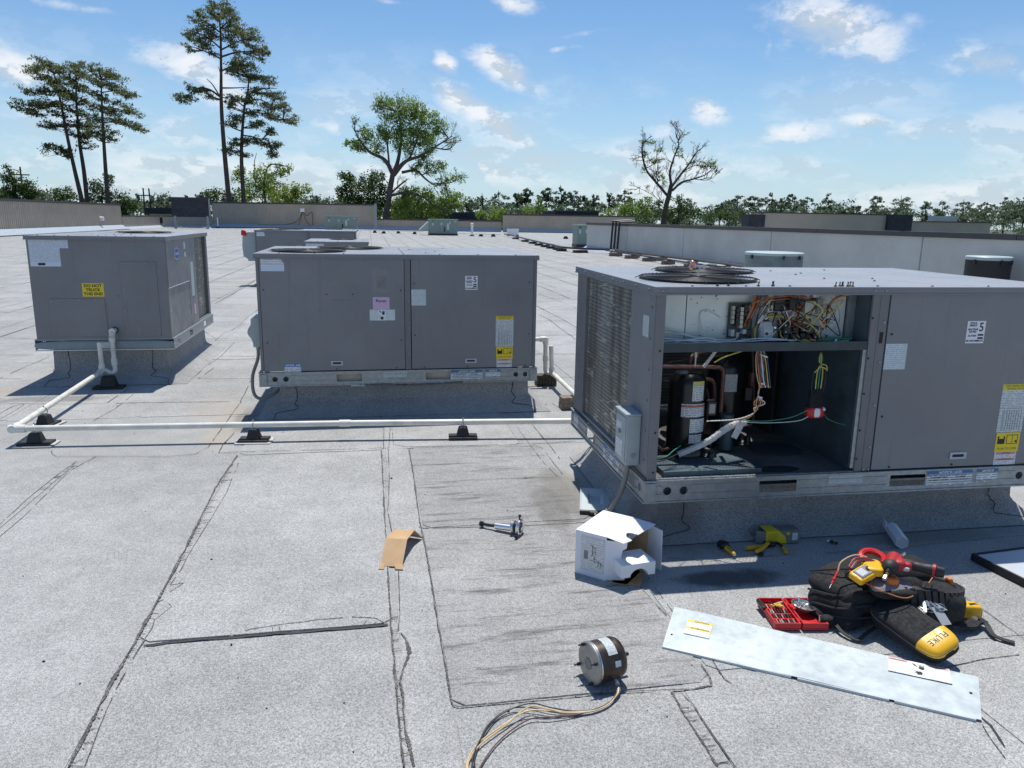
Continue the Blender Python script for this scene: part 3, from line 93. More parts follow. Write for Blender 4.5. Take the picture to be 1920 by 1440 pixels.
strat = w.math('MULTIPLY', w.smooth(zone, .40, .66), w.math('MULTIPLY', low, .70))
# cloud field that goes on outside the picture
high = w.math('MULTIPLY', w.smooth(w.noise(w.scalev(D, (1, 1, 2.0)), 4.0, 6, .6), .56, .78), .55)
behind = w.smooth(w.new('ShaderNodeSeparateXYZ', Vector=D).outputs[1], .55, .2)
rest = w.math('MULTIPLY', high, behind)
blobn = w.math('ADD', blob, w.math('MULTIPLY', w.math('SUBTRACT', n1, .5), 1.35))
blobn = w.math('ADD', blobn, w.math('MULTIPLY', w.math('SUBTRACT', n2, .5), .28))
cum = w.math('MULTIPLY', w.smooth(blobn, .20, 1.05), w.smooth(blob, .03, .35))
dens = w.math('MAXIMUM', w.math('MAXIMUM', cum, strat), rest, clamp=True)
off = w.noise(w.vm('ADD', Dz, (0.004, 0.012, 0.03)), 17.0, 7, .62)
lit = w.smooth(w.math('SUBTRACT', n1, off), -.05, .06)
ccol = w.mix(lit, (.60/SKYS*.98, .66/SKYS, .74/SKYS), (.93/SKYS, .95/SKYS, .98/SKYS))
hazec = (.56/SKYS, .72/SKYS, .86/SKYS)
skyc = w.mix(w.math('MULTIPLY', w.smooth(z, .22, .0), .6), w.vm('MULTIPLY', sky.outputs[0], (.80, .99, 1.12)), hazec)
fin = w.mix(w.math('MULTIPLY', dens, .92), skyc, ccol)
bg = w.new('ShaderNodeBackground', Color=fin, Strength=SKYS)
out = w.n.new('ShaderNodeOutputWorld'); w.l.new(bg.outputs[0], out.inputs[0])
# ---------------------------------------------------------------- mesh helpers
def _axes(d):
    d = Vector(d).normalized(); a = Vector((0, 0, 1)) if abs(d.z) < .9 else Vector((1, 0, 0))
    x = a.cross(d).normalized(); return x, d.cross(x)
class MB:
    def __init__(s): s.v = []; s.f = []; s.uv = None
    def add(s, vs, fs, xf=None):
        o = len(s.v)
        s.v += [tuple(xf @ Vector(p)) if xf is not None else tuple(p) for p in vs]
        s.f += [tuple(i+o for i in f) for f in fs]; return s
    def box(s, x0, x1, y0, y1, z0, z1, xf=None):
        vs = [(x, y, z) for z in (z0, z1) for y in (y0, y1) for x in (x0, x1)]
        return s.add(vs, [(0, 2, 3, 1), (4, 5, 7, 6), (0, 1, 5, 4), (2, 6, 7, 3), (0, 4, 6, 2), (1, 3, 7, 5)], xf)
    def taper(s, c, w0, d0, w1, d1, z0, z1, xf=None):
        vs = [(c[0]+sx*ww/2, c[1]+sy*dd/2, zz) for zz, ww, dd in ((z0, w0, d0), (z1, w1, d1)) for sy in (-1, 1) for sx in (-1, 1)]
        return s.add(vs, [(0, 2, 3, 1), (4, 5, 7, 6), (0, 1, 5, 4), (2, 6, 7, 3), (0, 4, 6, 2), (1, 3, 7, 5)], xf)
    def tube(s, pts, r, n=6, closed=False, cap=True, xf=None):
        pts = [Vector(p) for p in pts]; m = len(pts)
        rr = r if isinstance(r, (list, tuple)) else [r]*m
        vs = []; px = None
        for i, p in enumerate(pts):
            d = (pts[(i+1) % m]-pts[i-1]) if closed else (pts[min(i+1, m-1)]-pts[max(i-1, 0)])
            if d.length < 1e-9: d = Vector((0, 0, 1))
            d.normalize()
            if px is None: x, y = _axes(d)
            else:
                x = px - d*px.dot(d)
                if x.length < 1e-6: x, y = _axes(d)
                x.normalize(); y = d.cross(x)
            px = x
            for k in range(n):
                a = 2*math.pi*k/n; vs.append(p + x*(math.cos(a)*rr[i]) + y*(math.sin(a)*rr[i]))
        fs = []
        for i in range(m if closed else m-1):
            j = (i+1) % m
            for k in range(n):
                l = (k+1) % n; fs.append((i*n+k, i*n+l, j*n+l, j*n+k))
        if cap and not closed:
            fs.append(tuple(range(n-1, -1, -1))); fs.append(tuple((m-1)*n+k for k in range(n)))
        return s.add(vs, fs, xf)
    def cyl(s, p0, p1, r0, r1=None, n=16, xf=None):
        return s.tube([p0, p1], [r0, r0 if r1 is None else r1], n, xf=xf)
    def lathe(s, prof, n=24, xf=None):       # prof [(r, z)] round z
        vs = []; fs = []
        for r_, z_ in prof:
            for k in range(n):
                a = 2*math.pi*k/n; vs.append((r_*math.cos(a), r_*math.sin(a), z_))
        for i in range(len(prof)-1):
            for k in range(n):
                l = (k+1) % n; fs.append((i*n+k, i*n+l, (i+1)*n+l, (i+1)*n+k))
        fs.append(tuple(range(n-1, -1, -1))); fs.append(tuple((len(prof)-1)*n+k for k in range(n)))
        return s.add(vs, fs, xf)
    def soft(s, c, dims, e=.5, nu=28, nv=16, xf=None, wob=0.0, freq=6.0, ey=None):   # superellipsoid
        vs = []; sg = lambda q, p: math.copysign(abs(q)**p, q); ey = e if ey is None else ey
        for j in range(nv+1):
            ph = -math.pi/2+math.pi*j/nv
            for i in range(nu):
                th = 2*math.pi*i/nu
                p = Vector((sg(math.cos(ph), ey)*sg(math.cos(th), e)*dims[0]/2, sg(math.cos(ph), ey)*sg(math.sin(th), e)*dims[1]/2, sg(math.sin(ph), ey)*dims[2]/2))
                if wob:
                    q = mnoise.noise(p*freq+Vector((c[0]*9, c[1]*7, 3))); q2 = mnoise.noise(p*freq*3+Vector((5, c[1]*7, 3)))
                    p += p.normalized()*(q+.45*q2)*wob
                vs.append(p+Vector(c))
        fs = [(j*nu+i, j*nu+(i+1) % nu, (j+1)*nu+(i+1) % nu, (j+1)*nu+i) for j in range(nv) for i in range(nu)]
        return s.add(vs, fs, xf)
    def prism(s, outline, y0, y1, xf=None):   # outline in xz, extruded in y
        n = len(outline); vs = [(x, y0, z) for x, z in outline]+[(x, y1, z) for x, z in outline]
        fs = [tuple(range(n)), tuple(range(2*n-1, n-1, -1))]+[(i, i+n, (i+1) % n+n, (i+1) % n) for i in range(n)]
        return s.add(vs, fs, xf)
    def plate(s, outline, holes, t, xf=None):  # outline/holes in xy; solid from z=0 to z=t
        bm = bmesh.new()
        for loop in [outline]+list(holes):
            vs = [bm.verts.new((x, y, 0)) for x, y in loop]
            for i in range(len(vs)): bm.edges.new((vs[i], vs[(i+1) % len(vs)]))
        r_ = bmesh.ops.triangle_fill(bm, use_beauty=True, use_dissolve=False, edges=bm.edges[:], normal=(0, 0, 1))
        bmesh.ops.recalc_face_normals(bm, faces=bm.faces[:])
        ex = bmesh.ops.extrude_face_region(bm, geom=bm.faces[:])
        bmesh.ops.translate(bm, verts=[g for g in ex['geom'] if isinstance(g, bmesh.types.BMVert)], vec=(0, 0, t))
        bmesh.ops.recalc_face_normals(bm, faces=bm.faces[:])
        bm.verts.index_update()
        s.add([v.co.copy() for v in bm.verts], [tuple(v.index for v in f.verts) for f in bm.faces], xf); bm.free(); return s
    def build(s, name, mat, parent=None, loc=None, rot=None, bevel=0, smooth=True, ang=.6, stuff=False, recalc=False):
        me = bpy.data.meshes.new(name); me.from_pydata([tuple(v) for v in s.v], [], s.f)
        me.materials.append(mat)
        if recalc:
            bm = bmesh.new(); bm.from_mesh(me); bmesh.ops.recalc_face_normals(bm, faces=bm.faces[:]); bm.to_mesh(me); bm.free()
        if smooth and len(me.polygons):
            me.shade_smooth(); me.set_sharp_from_angle(angle=ang)
        o = bpy.data.objects.new(name, me); COL.objects.link(o)
        if parent is not None: o.parent = parent
        if loc is not None: o.location = loc
        if rot is not None: o.rotation_euler = rot
        if bevel:
            m = o.modifiers.new('bevel', 'BEVEL'); m.width = bevel; m.segments = 2; m.limit_method = 'ANGLE'; m.angle_limit = R(40)
        if stuff: o['kind'] = 'stuff'
        return o
def tag(o, label=None, cat=None, group=None, kind=None):
    if label: o['label'] = label
    if cat: o['category'] = cat
    if group: o['group'] = group
    if kind: o['kind'] = kind
    return o
def thing(name, label, cat, loc=(0, 0, 0), rotz=0, group=None, rot=None):
    o = bpy.data.objects.new(name, None); COL.objects.link(o); o.empty_display_size = .1
    o.location = loc; o.rotation_euler = rot if rot else (0, 0, rotz)
    return tag(o, label, cat, group)
def copy_tree(o, parent=None):
    c = o.copy(); COL.objects.link(c)
    if parent is not None: c.parent = parent
    for ch in [q for q in bpy.data.objects if q.parent == o]: copy_tree(ch, c)
    return c
def rect(x0, x1, y0, y1): return [(x0, y0), (x1, y0), (x1, y1), (x0, y1)]
def circ(cx, cy, r, n=24): return [(cx+r*math.cos(2*math.pi*k/n), cy+r*math.sin(2*math.pi*k/n)) for k in range(n)]
def spline(pts, n=8):
    P = [Vector(p) for p in pts]; P = [P[0]*2-P[1]]+P+[P[-1]*2-P[-2]]; o = []
    for i in range(1, len(P)-2):
        for k in range(n):
            t = k/n; a, b, c, d = P[i-1:i+3]
            o.append(.5*((2*b)+(c-a)*t+(2*a-5*b+4*c-d)*t*t+(3*b-a-3*c+d)*t**3))
    o.append(P[-2]); return o
FACE = {'F': Matrix(((1, 0, 0, 0), (0, 0, -1, 0), (0, 1, 0, 0), (0, 0, 0, 1))),      # u->x v->z, out -y
        'R': Matrix(((0, 0, 1, 0), (1, 0, 0, 0), (0, 1, 0, 0), (0, 0, 0, 1))),       # u->y, out +x
        'L': Matrix(((0, 0, -1, 0), (-1, 0, 0, 0), (0, 1, 0, 0), (0, 0, 0, 1))),     # u->-y, out -x
        'T': Matrix.Identity(4)}
def sticker(parent, name, face, at, w_, h_, mat, lift=.0012, ang=0, cut=None, label=None):
    """thin printed sheet; `at` = corner in parent space, u to the right, v up on that face"""
    me = bpy.data.meshes.new(name); t = lift
    ol = cut or [(0, 0), (w_, 0), (w_, h_), (0, h_)]; n = len(ol)
    me.from_pydata([(x, y, t) for x, y in ol]+[(x, y, 0) for x, y in ol], [], [tuple(range(n))]+[(i, i+n, (i+1) % n+n, (i+1) % n) for i in range(n)])
    uv = me.uv_layers.new(name='UVMap')
    for lp in me.loops: v = me.vertices[lp.vertex_index].co; uv.data[lp.index].uv = (v.x, v.y)
    me.materials.append(mat)
    o = bpy.data.objects.new(name, me); COL.objects.link(o); o.parent = parent
    o.matrix_local = Matrix.Translation(at) @ FACE[face] @ Matrix.Rotation(ang, 4, 'Z')
    if label: o['label'] = label
    return o
def text(parent, s_, size, at, mat, name='lettering', align='CENTER', ang=0, sx=1.0, lift=.0016, shear=0, bold=0.0):
    cu = bpy.data.curves.new(name, 'FONT'); cu.body = s_; cu.size = size; cu.align_x = align; cu.align_y = 'CENTER'; cu.shear = shear; cu.offset = bold
    cu.space_line = 1.0; cu.resolution_u = 3
    tmp = bpy.data.objects.new('tmp', cu); me = bpy.data.meshes.new_from_object(tmp); bpy.data.objects.remove(tmp); bpy.data.curves.remove(cu)
    me.name = name; me.materials.append(mat)
    o = bpy.data.objects.new(name, me); COL.objects.link(o); o.parent = parent
    o.location = (at[0], at[1], lift); o.rotation_euler = (0, 0, ang); o.scale = (sx, 1, 1)
    return o
# ---------------------------------------------------------------- materials
def paint_mat(name, col, rough=.42, bump=.35):
    m = bpy.data.materials.new(name); m.use_nodes = True; t = NT(m.node_tree); b = t.n['Principled BSDF']
    P = t.new('ShaderNodeNewGeometry').outputs['Position']
    k = t.smooth(t.noise(P, 1.6, 5, .6), .3, .7, .93, 1.07)
    c = t.vm('MULTIPLY', tuple(col), t.new('ShaderNodeCombineXYZ', X=k, Y=k, Z=k).outputs[0])
    fade = t.smooth(t.noise(P, 3.5, 6, .7), .50, .72, 0, .35); c = t.mix(fade, c, (col[0]*1.12, col[1]*1.06, col[2]*1.06))
    st = t.smooth(t.noise(t.new('ShaderNodeMapping', Vector=P, Scale=(26, 26, 1.1)).outputs[0], 1.0, 5, .65), .56, .74, 0, .34); c = t.mix(st, c, (col[0]*.62, col[1]*.58, col[2]*.55))
    sp = t.smooth(t.noise(P, 70, 2, .5), .70, .74, 0, .5); c = t.mix(sp, c, (col[0]*.5, col[1]*.45, col[2]*.4))
    t.l.new(c, b.inputs['Base Color']); t.l.new(t.smooth(t.noise(P, 5, 5, .6), .3, .7, rough-.08, rough+.14), b.inputs['Roughness'])
    h = t.math('ADD', t.math('MULTIPLY', t.noise(P, 2.2, 2, .5), 1.0), t.math('MULTIPLY', t.noise(P, 14, 3, .5), .05))
    bn = t.new('ShaderNodeBump', Strength=bump, Distance=.06, Height=h); t.l.new(bn.outputs[0], b.inputs['Normal']); return m
def mat(name, col, rough=.5, metal=0.0, spec=None, var=0.0, vscale=8.0, bump=0.0, bscale=60.0, dirt=None, dscale=3.0, damt=.5, coat=0.0, sub=None):
    m = bpy.data.materials.new(name); m.use_nodes = True; t = NT(m.node_tree); b = t.n['Principled BSDF']
    b.inputs['Roughness'].default_value = rough; b.inputs['Metallic'].default_value = metal
    if spec is not None: b.inputs['Specular IOR Level'].default_value = spec
    if coat: b.inputs['Coat Weight'].default_value = coat; b.inputs['Coat Roughness'].default_value = .15
    P = t.new('ShaderNodeTexCoord').outputs['Object']; c = None
    if var:
        n = t.noise(P, vscale, 5, .6); k = t.smooth(n, .3, .7, 1-var, 1+var)
        c = t.vm('MULTIPLY', tuple(col), t.new('ShaderNodeCombineXYZ', X=k, Y=k, Z=k).outputs[0])
    if dirt:
        dn = t.smooth(t.noise(P, dscale, 6, .65), .45, .75, 0, damt)
        c = t.mix(dn, c if c is not None else col, dirt)
    if c is not None: t.l.new(c, b.inputs['Base Color'])
    else: b.inputs['Base Color'].default_value = tuple(col)+(1,)
    if var:
        t.l.new(t.smooth(t.noise(P, vscale*2.3, 4, .6), .3, .7, max(0, rough-.1), min(1, rough+.12)), b.inputs['Roughness'])
    if bump:
        bn = t.new('ShaderNodeBump', Strength=bump, Distance=.002, Height=t.noise(P, bscale, 4, .6)); t.l.new(bn.outputs[0], b.inputs['Normal'])
    return m
M = {}
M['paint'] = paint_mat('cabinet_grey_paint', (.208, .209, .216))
M['lid'] = paint_mat('lid_paint_with_glare', (.31, .305, .315), .30, .8)  # same cabinet paint, lightened so the colour carries sky glare on lids
M['post'] = mat('post_grey_paint', (.185, .178, .182), .45, var=.06, vscale=12, dirt=(.14, .12, .12), damt=.4)
M['galv'] = mat('galvanised_steel', (.29, .325, .35), .42, metal=.65, var=.12, vscale=30, bump=.05, dirt=(.30, .31, .31), damt=.5)
M['galv_plate'] = mat('control_plate_galvanised', (.66, .70, .69), .40, metal=.25, var=.05, vscale=6, bump=.03)
M['galv_sun'] = mat('panel_galvanised', (.50, .555, .575), .5, metal=.25, var=.07, vscale=9, dirt=(.60, .64, .64), dscale=4, damt=.6)
M['gap'] = mat('dark_joint', (.02, .02, .022), .8)
M['inner'] = mat('inner_dark_sheet', (.085, .125, .15), .5, metal=.2, var=.12, vscale=4, dirt=(.03, .03, .03), damt=.6)
M['innerblk'] = mat('inner_black', (.018, .018, .02), .6, var=.2)
M['pan'] = mat('dirty_pan', (.15, .15, .145), .55, metal=.2, var=.25, vscale=7, dirt=(.03, .027, .022), dscale=5, damt=.9)
M['black'] = mat('black_plastic', (.016, .016, .018), .38)
M['blackwire'] = mat('black_wire', (.02, .02, .022), .4)
M['rubber'] = mat('black_rubber', (.022, .021, .022), .62, var=.15, vscale=25, bump=.1)
M['fabric'] = mat('black_fabric', (.011, .011, .013), .85, var=.15, vscale=30, bump=.5, bscale=420, dirt=(.035, .033, .03), dscale=9, damt=.4)
M['fabric2'] = mat('grey_patch_fabric', (.19, .175, .19), .8, var=.1, bump=.3, bscale=400)
M['pvc'] = mat('white_pvc', (.74, .72, .65), .38, var=.08, dirt=(.45, .40, .32), dscale=9, damt=.5)
M['white'] = mat('white_plastic', (.78, .80, .82), .4)
M['whitepaint'] = mat('white_card', (.80, .79, .83), .6, var=.02, dirt=(.66, .65, .66), dscale=7, damt=.25)
M['foam'] = mat('white_foam', (.80, .80, .80), .8, bump=.2, bscale=200)
M['kraft'] = mat('brown_cardboard', (.52, .33, .17), .75, var=.08, vscale=10, bump=.1)
M['kraftd'] = mat('brown_cardboard_inside', (.34, .22, .12), .8, var=.1)
M['chrome'] = mat('polished_metal', (.82, .82, .82), .30, metal=1.0)
M['steel'] = mat('bare_steel', (.45, .44, .43), .35, metal=.9, var=.15, vscale=40)
M['darksteel'] = mat('dark_steel', (.05, .05, .05), .4, metal=.7)
M['copper'] = mat('dull_copper', (.13, .07, .06), .42, metal=.5, var=.2, vscale=30, dirt=(.1, .06, .06), damt=.6)
M['coppershine'] = mat('bright_copper', (.85, .42, .30), .3, metal=.8)
M['red'] = mat('red_plastic', (.55, .018, .022), .38, var=.05)
M['redrub'] = mat('red_rubber', (.40, .02, .025), .45, dirt=(.2, .02, .02), damt=.4, dscale=20)
M['yellow'] = mat('yellow_plastic', (.78, .42, .012), .42, var=.04, vscale=20)
M['orange'] = mat('orange_fabric', (.70, .17, .03), .6)
M['blue'] = mat('blue_print', (.03, .16, .42), .5)
M['navy'] = mat('carrier_blue', (.035, .07, .38), .4)
M['ink'] = mat('black_print', (.012, .012, .014), .55)
M['greywire'] = mat('grey_conduit', (.22, .215, .205), .5, var=.1)
M['w_white'] = mat('white_wire', (.72, .74, .74), .4); M['w_yellow'] = mat('yellow_wire', (.62, .52, .12), .4)
M['w_red'] = mat('red_wire', (.5, .04, .03), .4); M['w_orange'] = mat('orange_wire', (.62, .2, .06), .4)
M['w_blue'] = mat('blue_wire', (.05, .08, .2), .4); M['w_green'] = mat('green_wire', (.02, .28, .15), .4)
M['w_brown'] = mat('brown_wire', (.12, .05, .04), .4); M['w_cream'] = mat('cream_wire', (.60, .44, .24), .4)
M['board'] = mat('circuit_board_green', (.05, .075, .07), .5, var=.4, vscale=120)
M['beige'] = mat('beige_plastic', (.52, .50, .42), .5)
M['wood'] = mat('weathered_wood', (.20, .15, .12), .8, var=.3, vscale=22, bump=.4)
M['tape'] = mat('grey_tape_wrap', (.52, .52, .52), .6, var=.1, vscale=30)
M['trane'] = mat('sage_green_paint', (.22, .29, .255), .5, var=.05)
M['bezel'] = mat('light_grey_plastic', (.48, .50, .53), .5)
M['stucco'] = mat('parapet_stucco', (.56, .545, .505), .85, var=.07, vscale=.8, bump=.3, bscale=90, dirt=(.42, .42, .40), dscale=1.5, damt=.35)
M['coping'] = mat('dark_bronze_coping', (.055, .048, .052), .45, var=.1)
M['ribbed'] = mat('tan_metal_siding', (.44, .37, .295), .5, var=.07, vscale=.5, dirt=(.30, .26, .22), dscale=.35, damt=.4)
M['darkroof'] = mat('dark_shingle_screen', (.035, .037, .048), .75, var=.25, vscale=3)
M['membrane'] = None
M['asphalt'] = mat('bitumen', (.014, .014, .015), .6, var=.3, vscale=200)
def broken_bitumen():
    m = bpy.data.materials.new('granule_strewn_bitumen'); m.use_nodes = True; t = NT(m.node_tree); b = t.n['Principled BSDF']; b.inputs['Roughness'].default_value = .75
    P = t.new('ShaderNodeNewGeometry').outputs['Position']
    k = t.smooth(t.noise(P, 190, 3, .7), .50, .56); k2 = t.smooth(t.noise(P, 12, 3, .6), .35, .65, .25, 1.0)
    t.l.new(t.mix(t.math('MULTIPLY', k, k2), (.045, .044, .045), (.27, .265, .26)), b.inputs['Base Color']); return m
M['bleed'] = broken_bitumen()
M['cant'] = mat('pale_blue_flashing', (.40, .45, .52), .55, var=.08)
def roof_mat(name, worn=0.0, base=(.372, .370, .362), light=0.0):
    m = bpy.data.materials.new(name); m.use_nodes = True; t = NT(m.node_tree); b = t.n['Principled BSDF']
    b.inputs['Roughness'].default_value = .88; b.inputs['Specular IOR Level'].default_value = .25
    P = t.new('ShaderNodeNewGeometry').outputs['Position']
    xyz = t.new('ShaderNodeSeparateXYZ', Vector=P).outputs; X, Y = xyz[0], xyz[1]
    g1 = t.new('ShaderNodeTexWhiteNoise', _noise_dimensions='3D', Vector=t.vm('FLOOR', t.scalev(P, (330, 330, 100)))).outputs[0]
    g2 = t.noise(P, 230, 2, .7); g3 = t.noise(P, 100, 3, .7)
    gr = t.math('ADD', t.math('MULTIPLY', t.smooth(g2, .36, .64), .48), t.math('ADD', t.math('MULTIPLY', g1, .22), t.math('MULTIPLY', t.smooth(g3, .36, .64), .30)))
    k = t.math('ADD', t.math('MULTIPLY', gr, 1.15), .42)      # granule contrast
    big = t.smooth(t.noise(P, .9, 5, .6), .3, .72, .86, 1.09)
    med = t.smooth(t.noise(P, 6.0, 4, .6), .3, .7, .93, 1.06)
    rnd = t.new('ShaderNodeObjectInfo').outputs['Random']
    kk = t.math('MULTIPLY', t.math('MULTIPLY', k, big), t.math('MULTIPLY', med, t.math('ADD', .95, t.math('MULTIPLY', rnd, .10))))
    col = t.vm('MULTIPLY', base, t.new('ShaderNodeCombineXYZ', X=kk, Y=kk, Z=kk).outputs[0])
    def ell(cx, cy, rx, ry):
        a = t.math('DIVIDE', t.math('SUBTRACT', X, cx), rx); c = t.math('DIVIDE', t.math('SUBTRACT', Y, cy), ry)
        return t.math('ADD', t.math('MULTIPLY', a, a), t.math('MULTIPLY', c, c))
    # dark streaks, mostly on the worn patch
    rot = t.new('ShaderNodeMapping', Vector=P, Rotation=(0, 0, R(-11)), Scale=(2.0, 15, 1)).outputs[0]
    st = t.smooth(t.noise(rot, 1.1, 6, .72), .50, .70)
    if worn:
        cs = t.mix(t.math('MULTIPLY', st, worn), col, (.085, .08, .082)); pur = t.smooth(t.noise(P, 2.2, 3, .5), .35, .65, 0, .15)
        col = t.mix(pur, cs, t.vm('MULTIPLY', cs, (.80, .77, .80)))
    else:
        zone = t.math('MULTIPLY', t.smooth(t.noise(P, .55, 3, .5), .5, .7), .5)
        col = t.mix(t.math('MULTIPLY', t.math('MULTIPLY', st, zone), .8), col, (.10, .095, .10))
        edge = t.smooth(t.noise(P, 1.6, 6, .7), .62, .74)
        col = t.mix(t.math('MULTIPLY', edge, .16), col, (.14, .135, .14))
    nz = t.noise(P, 5.0, 5, .65)
    def stain(c, cx, cy, rx, ry, colr, amt, soft=.5):
        e = t.math('ADD', ell(cx, cy, rx, ry), t.math('MULTIPLY', t.math('SUBTRACT', nz, .5), 2.0))
        return t.mix(t.smooth(e, 1.1, .2, 0, amt), c, colr)
    col = stain(col, 1.60, 3.02, .30, .10, (.035, .035, .038), .75)
    col = stain(col, 1.15, 4.2, .16, .55, (.17, .16, .135), .55)
    col = stain(col, .98, 3.95, .10, .5, (.12, .11, .10), .45)
    col = stain(col, 1.45, 3.55, .25, .35, (.16, .15, .14), .5)
    col = stain(col, -3.35, 7.35, .40, .35, (.40, .33, .27), .5)
    col = stain(col, -1.12, 6.0, .15, .7, (.42, .36, .29), .55)
    col = stain(col, -1.3, 6.6, .25, .5, (.42, .36, .30), .35)
    col = stain(col, -2.75, 7.1, .55, .14, (.10, .095, .09), .5)
    col = stain(col, -1.0, 6.2, .10, .4, (.10, .09, .08), .4)
    col = stain(col, 2.9, 3.3, .5, .08, (.16, .15, .13), .4)
    # light repair patches far left
    def rectm(c, x0, x1, y0, y1, colr, amt):
        e = t.math('MAXIMUM', t.math('ABSOLUTE', t.math('DIVIDE', t.math('SUBTRACT', X, (x0+x1)/2), (x1-x0)/2)), t.math('ABSOLUTE', t.math('DIVIDE', t.math('SUBTRACT', Y, (y0+y1)/2), (y1-y0)/2)))
        return t.mix(t.smooth(e, 1.02, .98, 0, amt), c, colr)
    col = rectm(col, -2.7, -1.3, 14.6, 17.6, (.46, .46, .47), .35)
    col = rectm(col, -1.9, -1.2, 12.0, 13.2, (.50, .50, .50), .4)
    t.l.new(col, b.inputs['Base Color'])
    bn = t.new('ShaderNodeBump', Strength=.5, Distance=.003, Height=t.math('ADD', gr, t.math('MULTIPLY', t.noise(P, 2.5, 3, .5), 6.0)))
    t.l.new(bn.outputs[0], b.inputs['Normal'])
    return m
M['membrane'] = roof_mat('granule_cap_sheet'); M['membrane_worn'] = roof_mat('granule_cap_sheet_worn', .85, (.352, .346, .340))
M['curbskin'] = roof_mat('curb_cap_sheet', 0, (.345, .340, .335))
def print_mat(name, paper=(.74, .76, .78), ink=(.16, .17, .19), pitch=.006, fill=.45, word=120, amt=.75, bands=()):
    m = bpy.data.materials.new(name); m.use_nodes = True; t = NT(m.node_tree); b = t.n['Principled BSDF']; b.inputs['Roughness'].default_value = .5
    uv = t.new('ShaderNodeTexCoord').outputs['UV']; s_ = t.new('ShaderNodeSeparateXYZ', Vector=uv).outputs
    v = t.math('DIVIDE', s_[1], pitch); ln = t.math('LESS_THAN', t.math('FRACT', v), fill)
    q = t.new('ShaderNodeCombineXYZ', X=t.math('MULTIPLY', s_[0], word), Y=t.math('MULTIPLY', t.math('FLOOR', v), 7.3)).outputs[0]
    wd = t.math('GREATER_THAN', t.noise(q, 1.0, 2, .6), .45)
    c = t.mix(t.math('MULTIPLY', t.math('MULTIPLY', ln, wd), amt), paper, ink)
    for u0, u1, v0, v1, col in bands:
        k = t.math('MULTIPLY', t.math('MULTIPLY', t.math('GREATER_THAN', s_[0], u0), t.math('LESS_THAN', s_[0], u1)), t.math('MULTIPLY', t.math('GREATER_THAN', s_[1], v0), t.math('LESS_THAN', s_[1], v1)))
        c = t.mix(k, c, col)
    t.l.new(c, b.inputs['Base Color']); return m
def coil_mat():
    m = bpy.data.materials.new('coil_fins'); m.use_nodes = True; t = NT(m.node_tree); b = t.n['Principled BSDF']
    b.inputs['Metallic'].default_value = .5
    P = t.new('ShaderNodeTexCoord').outputs['Object']; s_ = t.new('ShaderNodeSeparateXYZ', Vector=P).outputs
    wv = t.noise(t.new('ShaderNodeMapping', Vector=P, Rotation=(R(16), 0, 0), Scale=(1, .75, 8)).outputs[0], 2.4, 2.5, .55)
    bent = t.math('MULTIPLY', t.smooth(t.math('ABSOLUTE', t.math('SUBTRACT', wv, .54)), .020, .006), t.smooth(t.noise(P, 5, 3, .6), .40, .56))
    fin = t.math('LESS_THAN', t.math('FRACT', t.math('MULTIPLY', s_[2], 45)), .5)
    c0 = t.mix(fin, (.16, .155, .14), (.27, .262, .24))
    big = t.smooth(t.noise(P, 3, 4, .6), .3, .7, 0, .5); c0 = t.mix(big, c0, (.13, .11, .08)); fold = t.smooth(t.noise(t.new('ShaderNodeMapping', Vector=P, Scale=(1, 9, .6)).outputs[0], 1.4, 3, .5), .35, .65, .7, 1.35); c0 = t.vm('MULTIPLY', c0, t.new('ShaderNodeCombineXYZ', X=fold, Y=fold, Z=fold).outputs[0])
    c = t.mix(t.math('MULTIPLY', bent, .8), c0, (.62, .61, .58))
    t.l.new(c, b.inputs['Base Color']); t.l.new(t.smooth(bent, 0, 1, .6, .35), b.inputs['Roughness'])
    bn = t.new('ShaderNodeBump', Strength=.8, Distance=.006, Height=wv); t.l.new(bn.outputs[0], b.inputs['Normal'])
    return m
M['coil'] = coil_mat()
M['print'] = print_mat('fine_print_white'); M['print_big'] = print_mat('fine_print_table', pitch=.011, fill=.5, word=60, amt=.55)
M['print_grey'] = print_mat('fine_print_grey', paper=(.62, .66, .72), ink=(.30, .33, .38), pitch=.009, word=50, amt=.6)
M['print_silver'] = print_mat('fine_print_silver', paper=(.55, .60, .60), ink=(.25, .27, .28), pitch=.006)
M['print_pink'] = print_mat('pink_print', paper=(.66, .47, .64), ink=(.36, .2, .34), pitch=.007, amt=.5)
M['print_yellow'] = print_mat('yellow_print', paper=(.80, .62, .03), ink=(.10, .08, .02), pitch=.009)
M['yellow_flat'] = mat('yellow_sticker', (.80, .60, .02), .5)
M['fabricpipe'] = mat('grey_piping', (.12,.12,.13), .6)
M['orangepipe'] = mat('orange_brown_piping', (.45, .17, .07), .6)
M['brass'] = mat('brass', (.6,.42,.18), .3, metal=1)
M['bezelpale'] = mat('pale_grey_enamel', (.52,.57,.58), .45)
M['doorpale'] = mat('door_pale_grey', (.50,.53,.58), .45)
M['steelbright'] = mat('bright_steel', (.62,.62,.62), .3, metal=.9)
M['cartongrey'] = mat('grey_carton', (.20,.19,.17), .7)
M['pipebrown'] = mat('brown_pipe_wrap', (.10,.075,.055), .7)
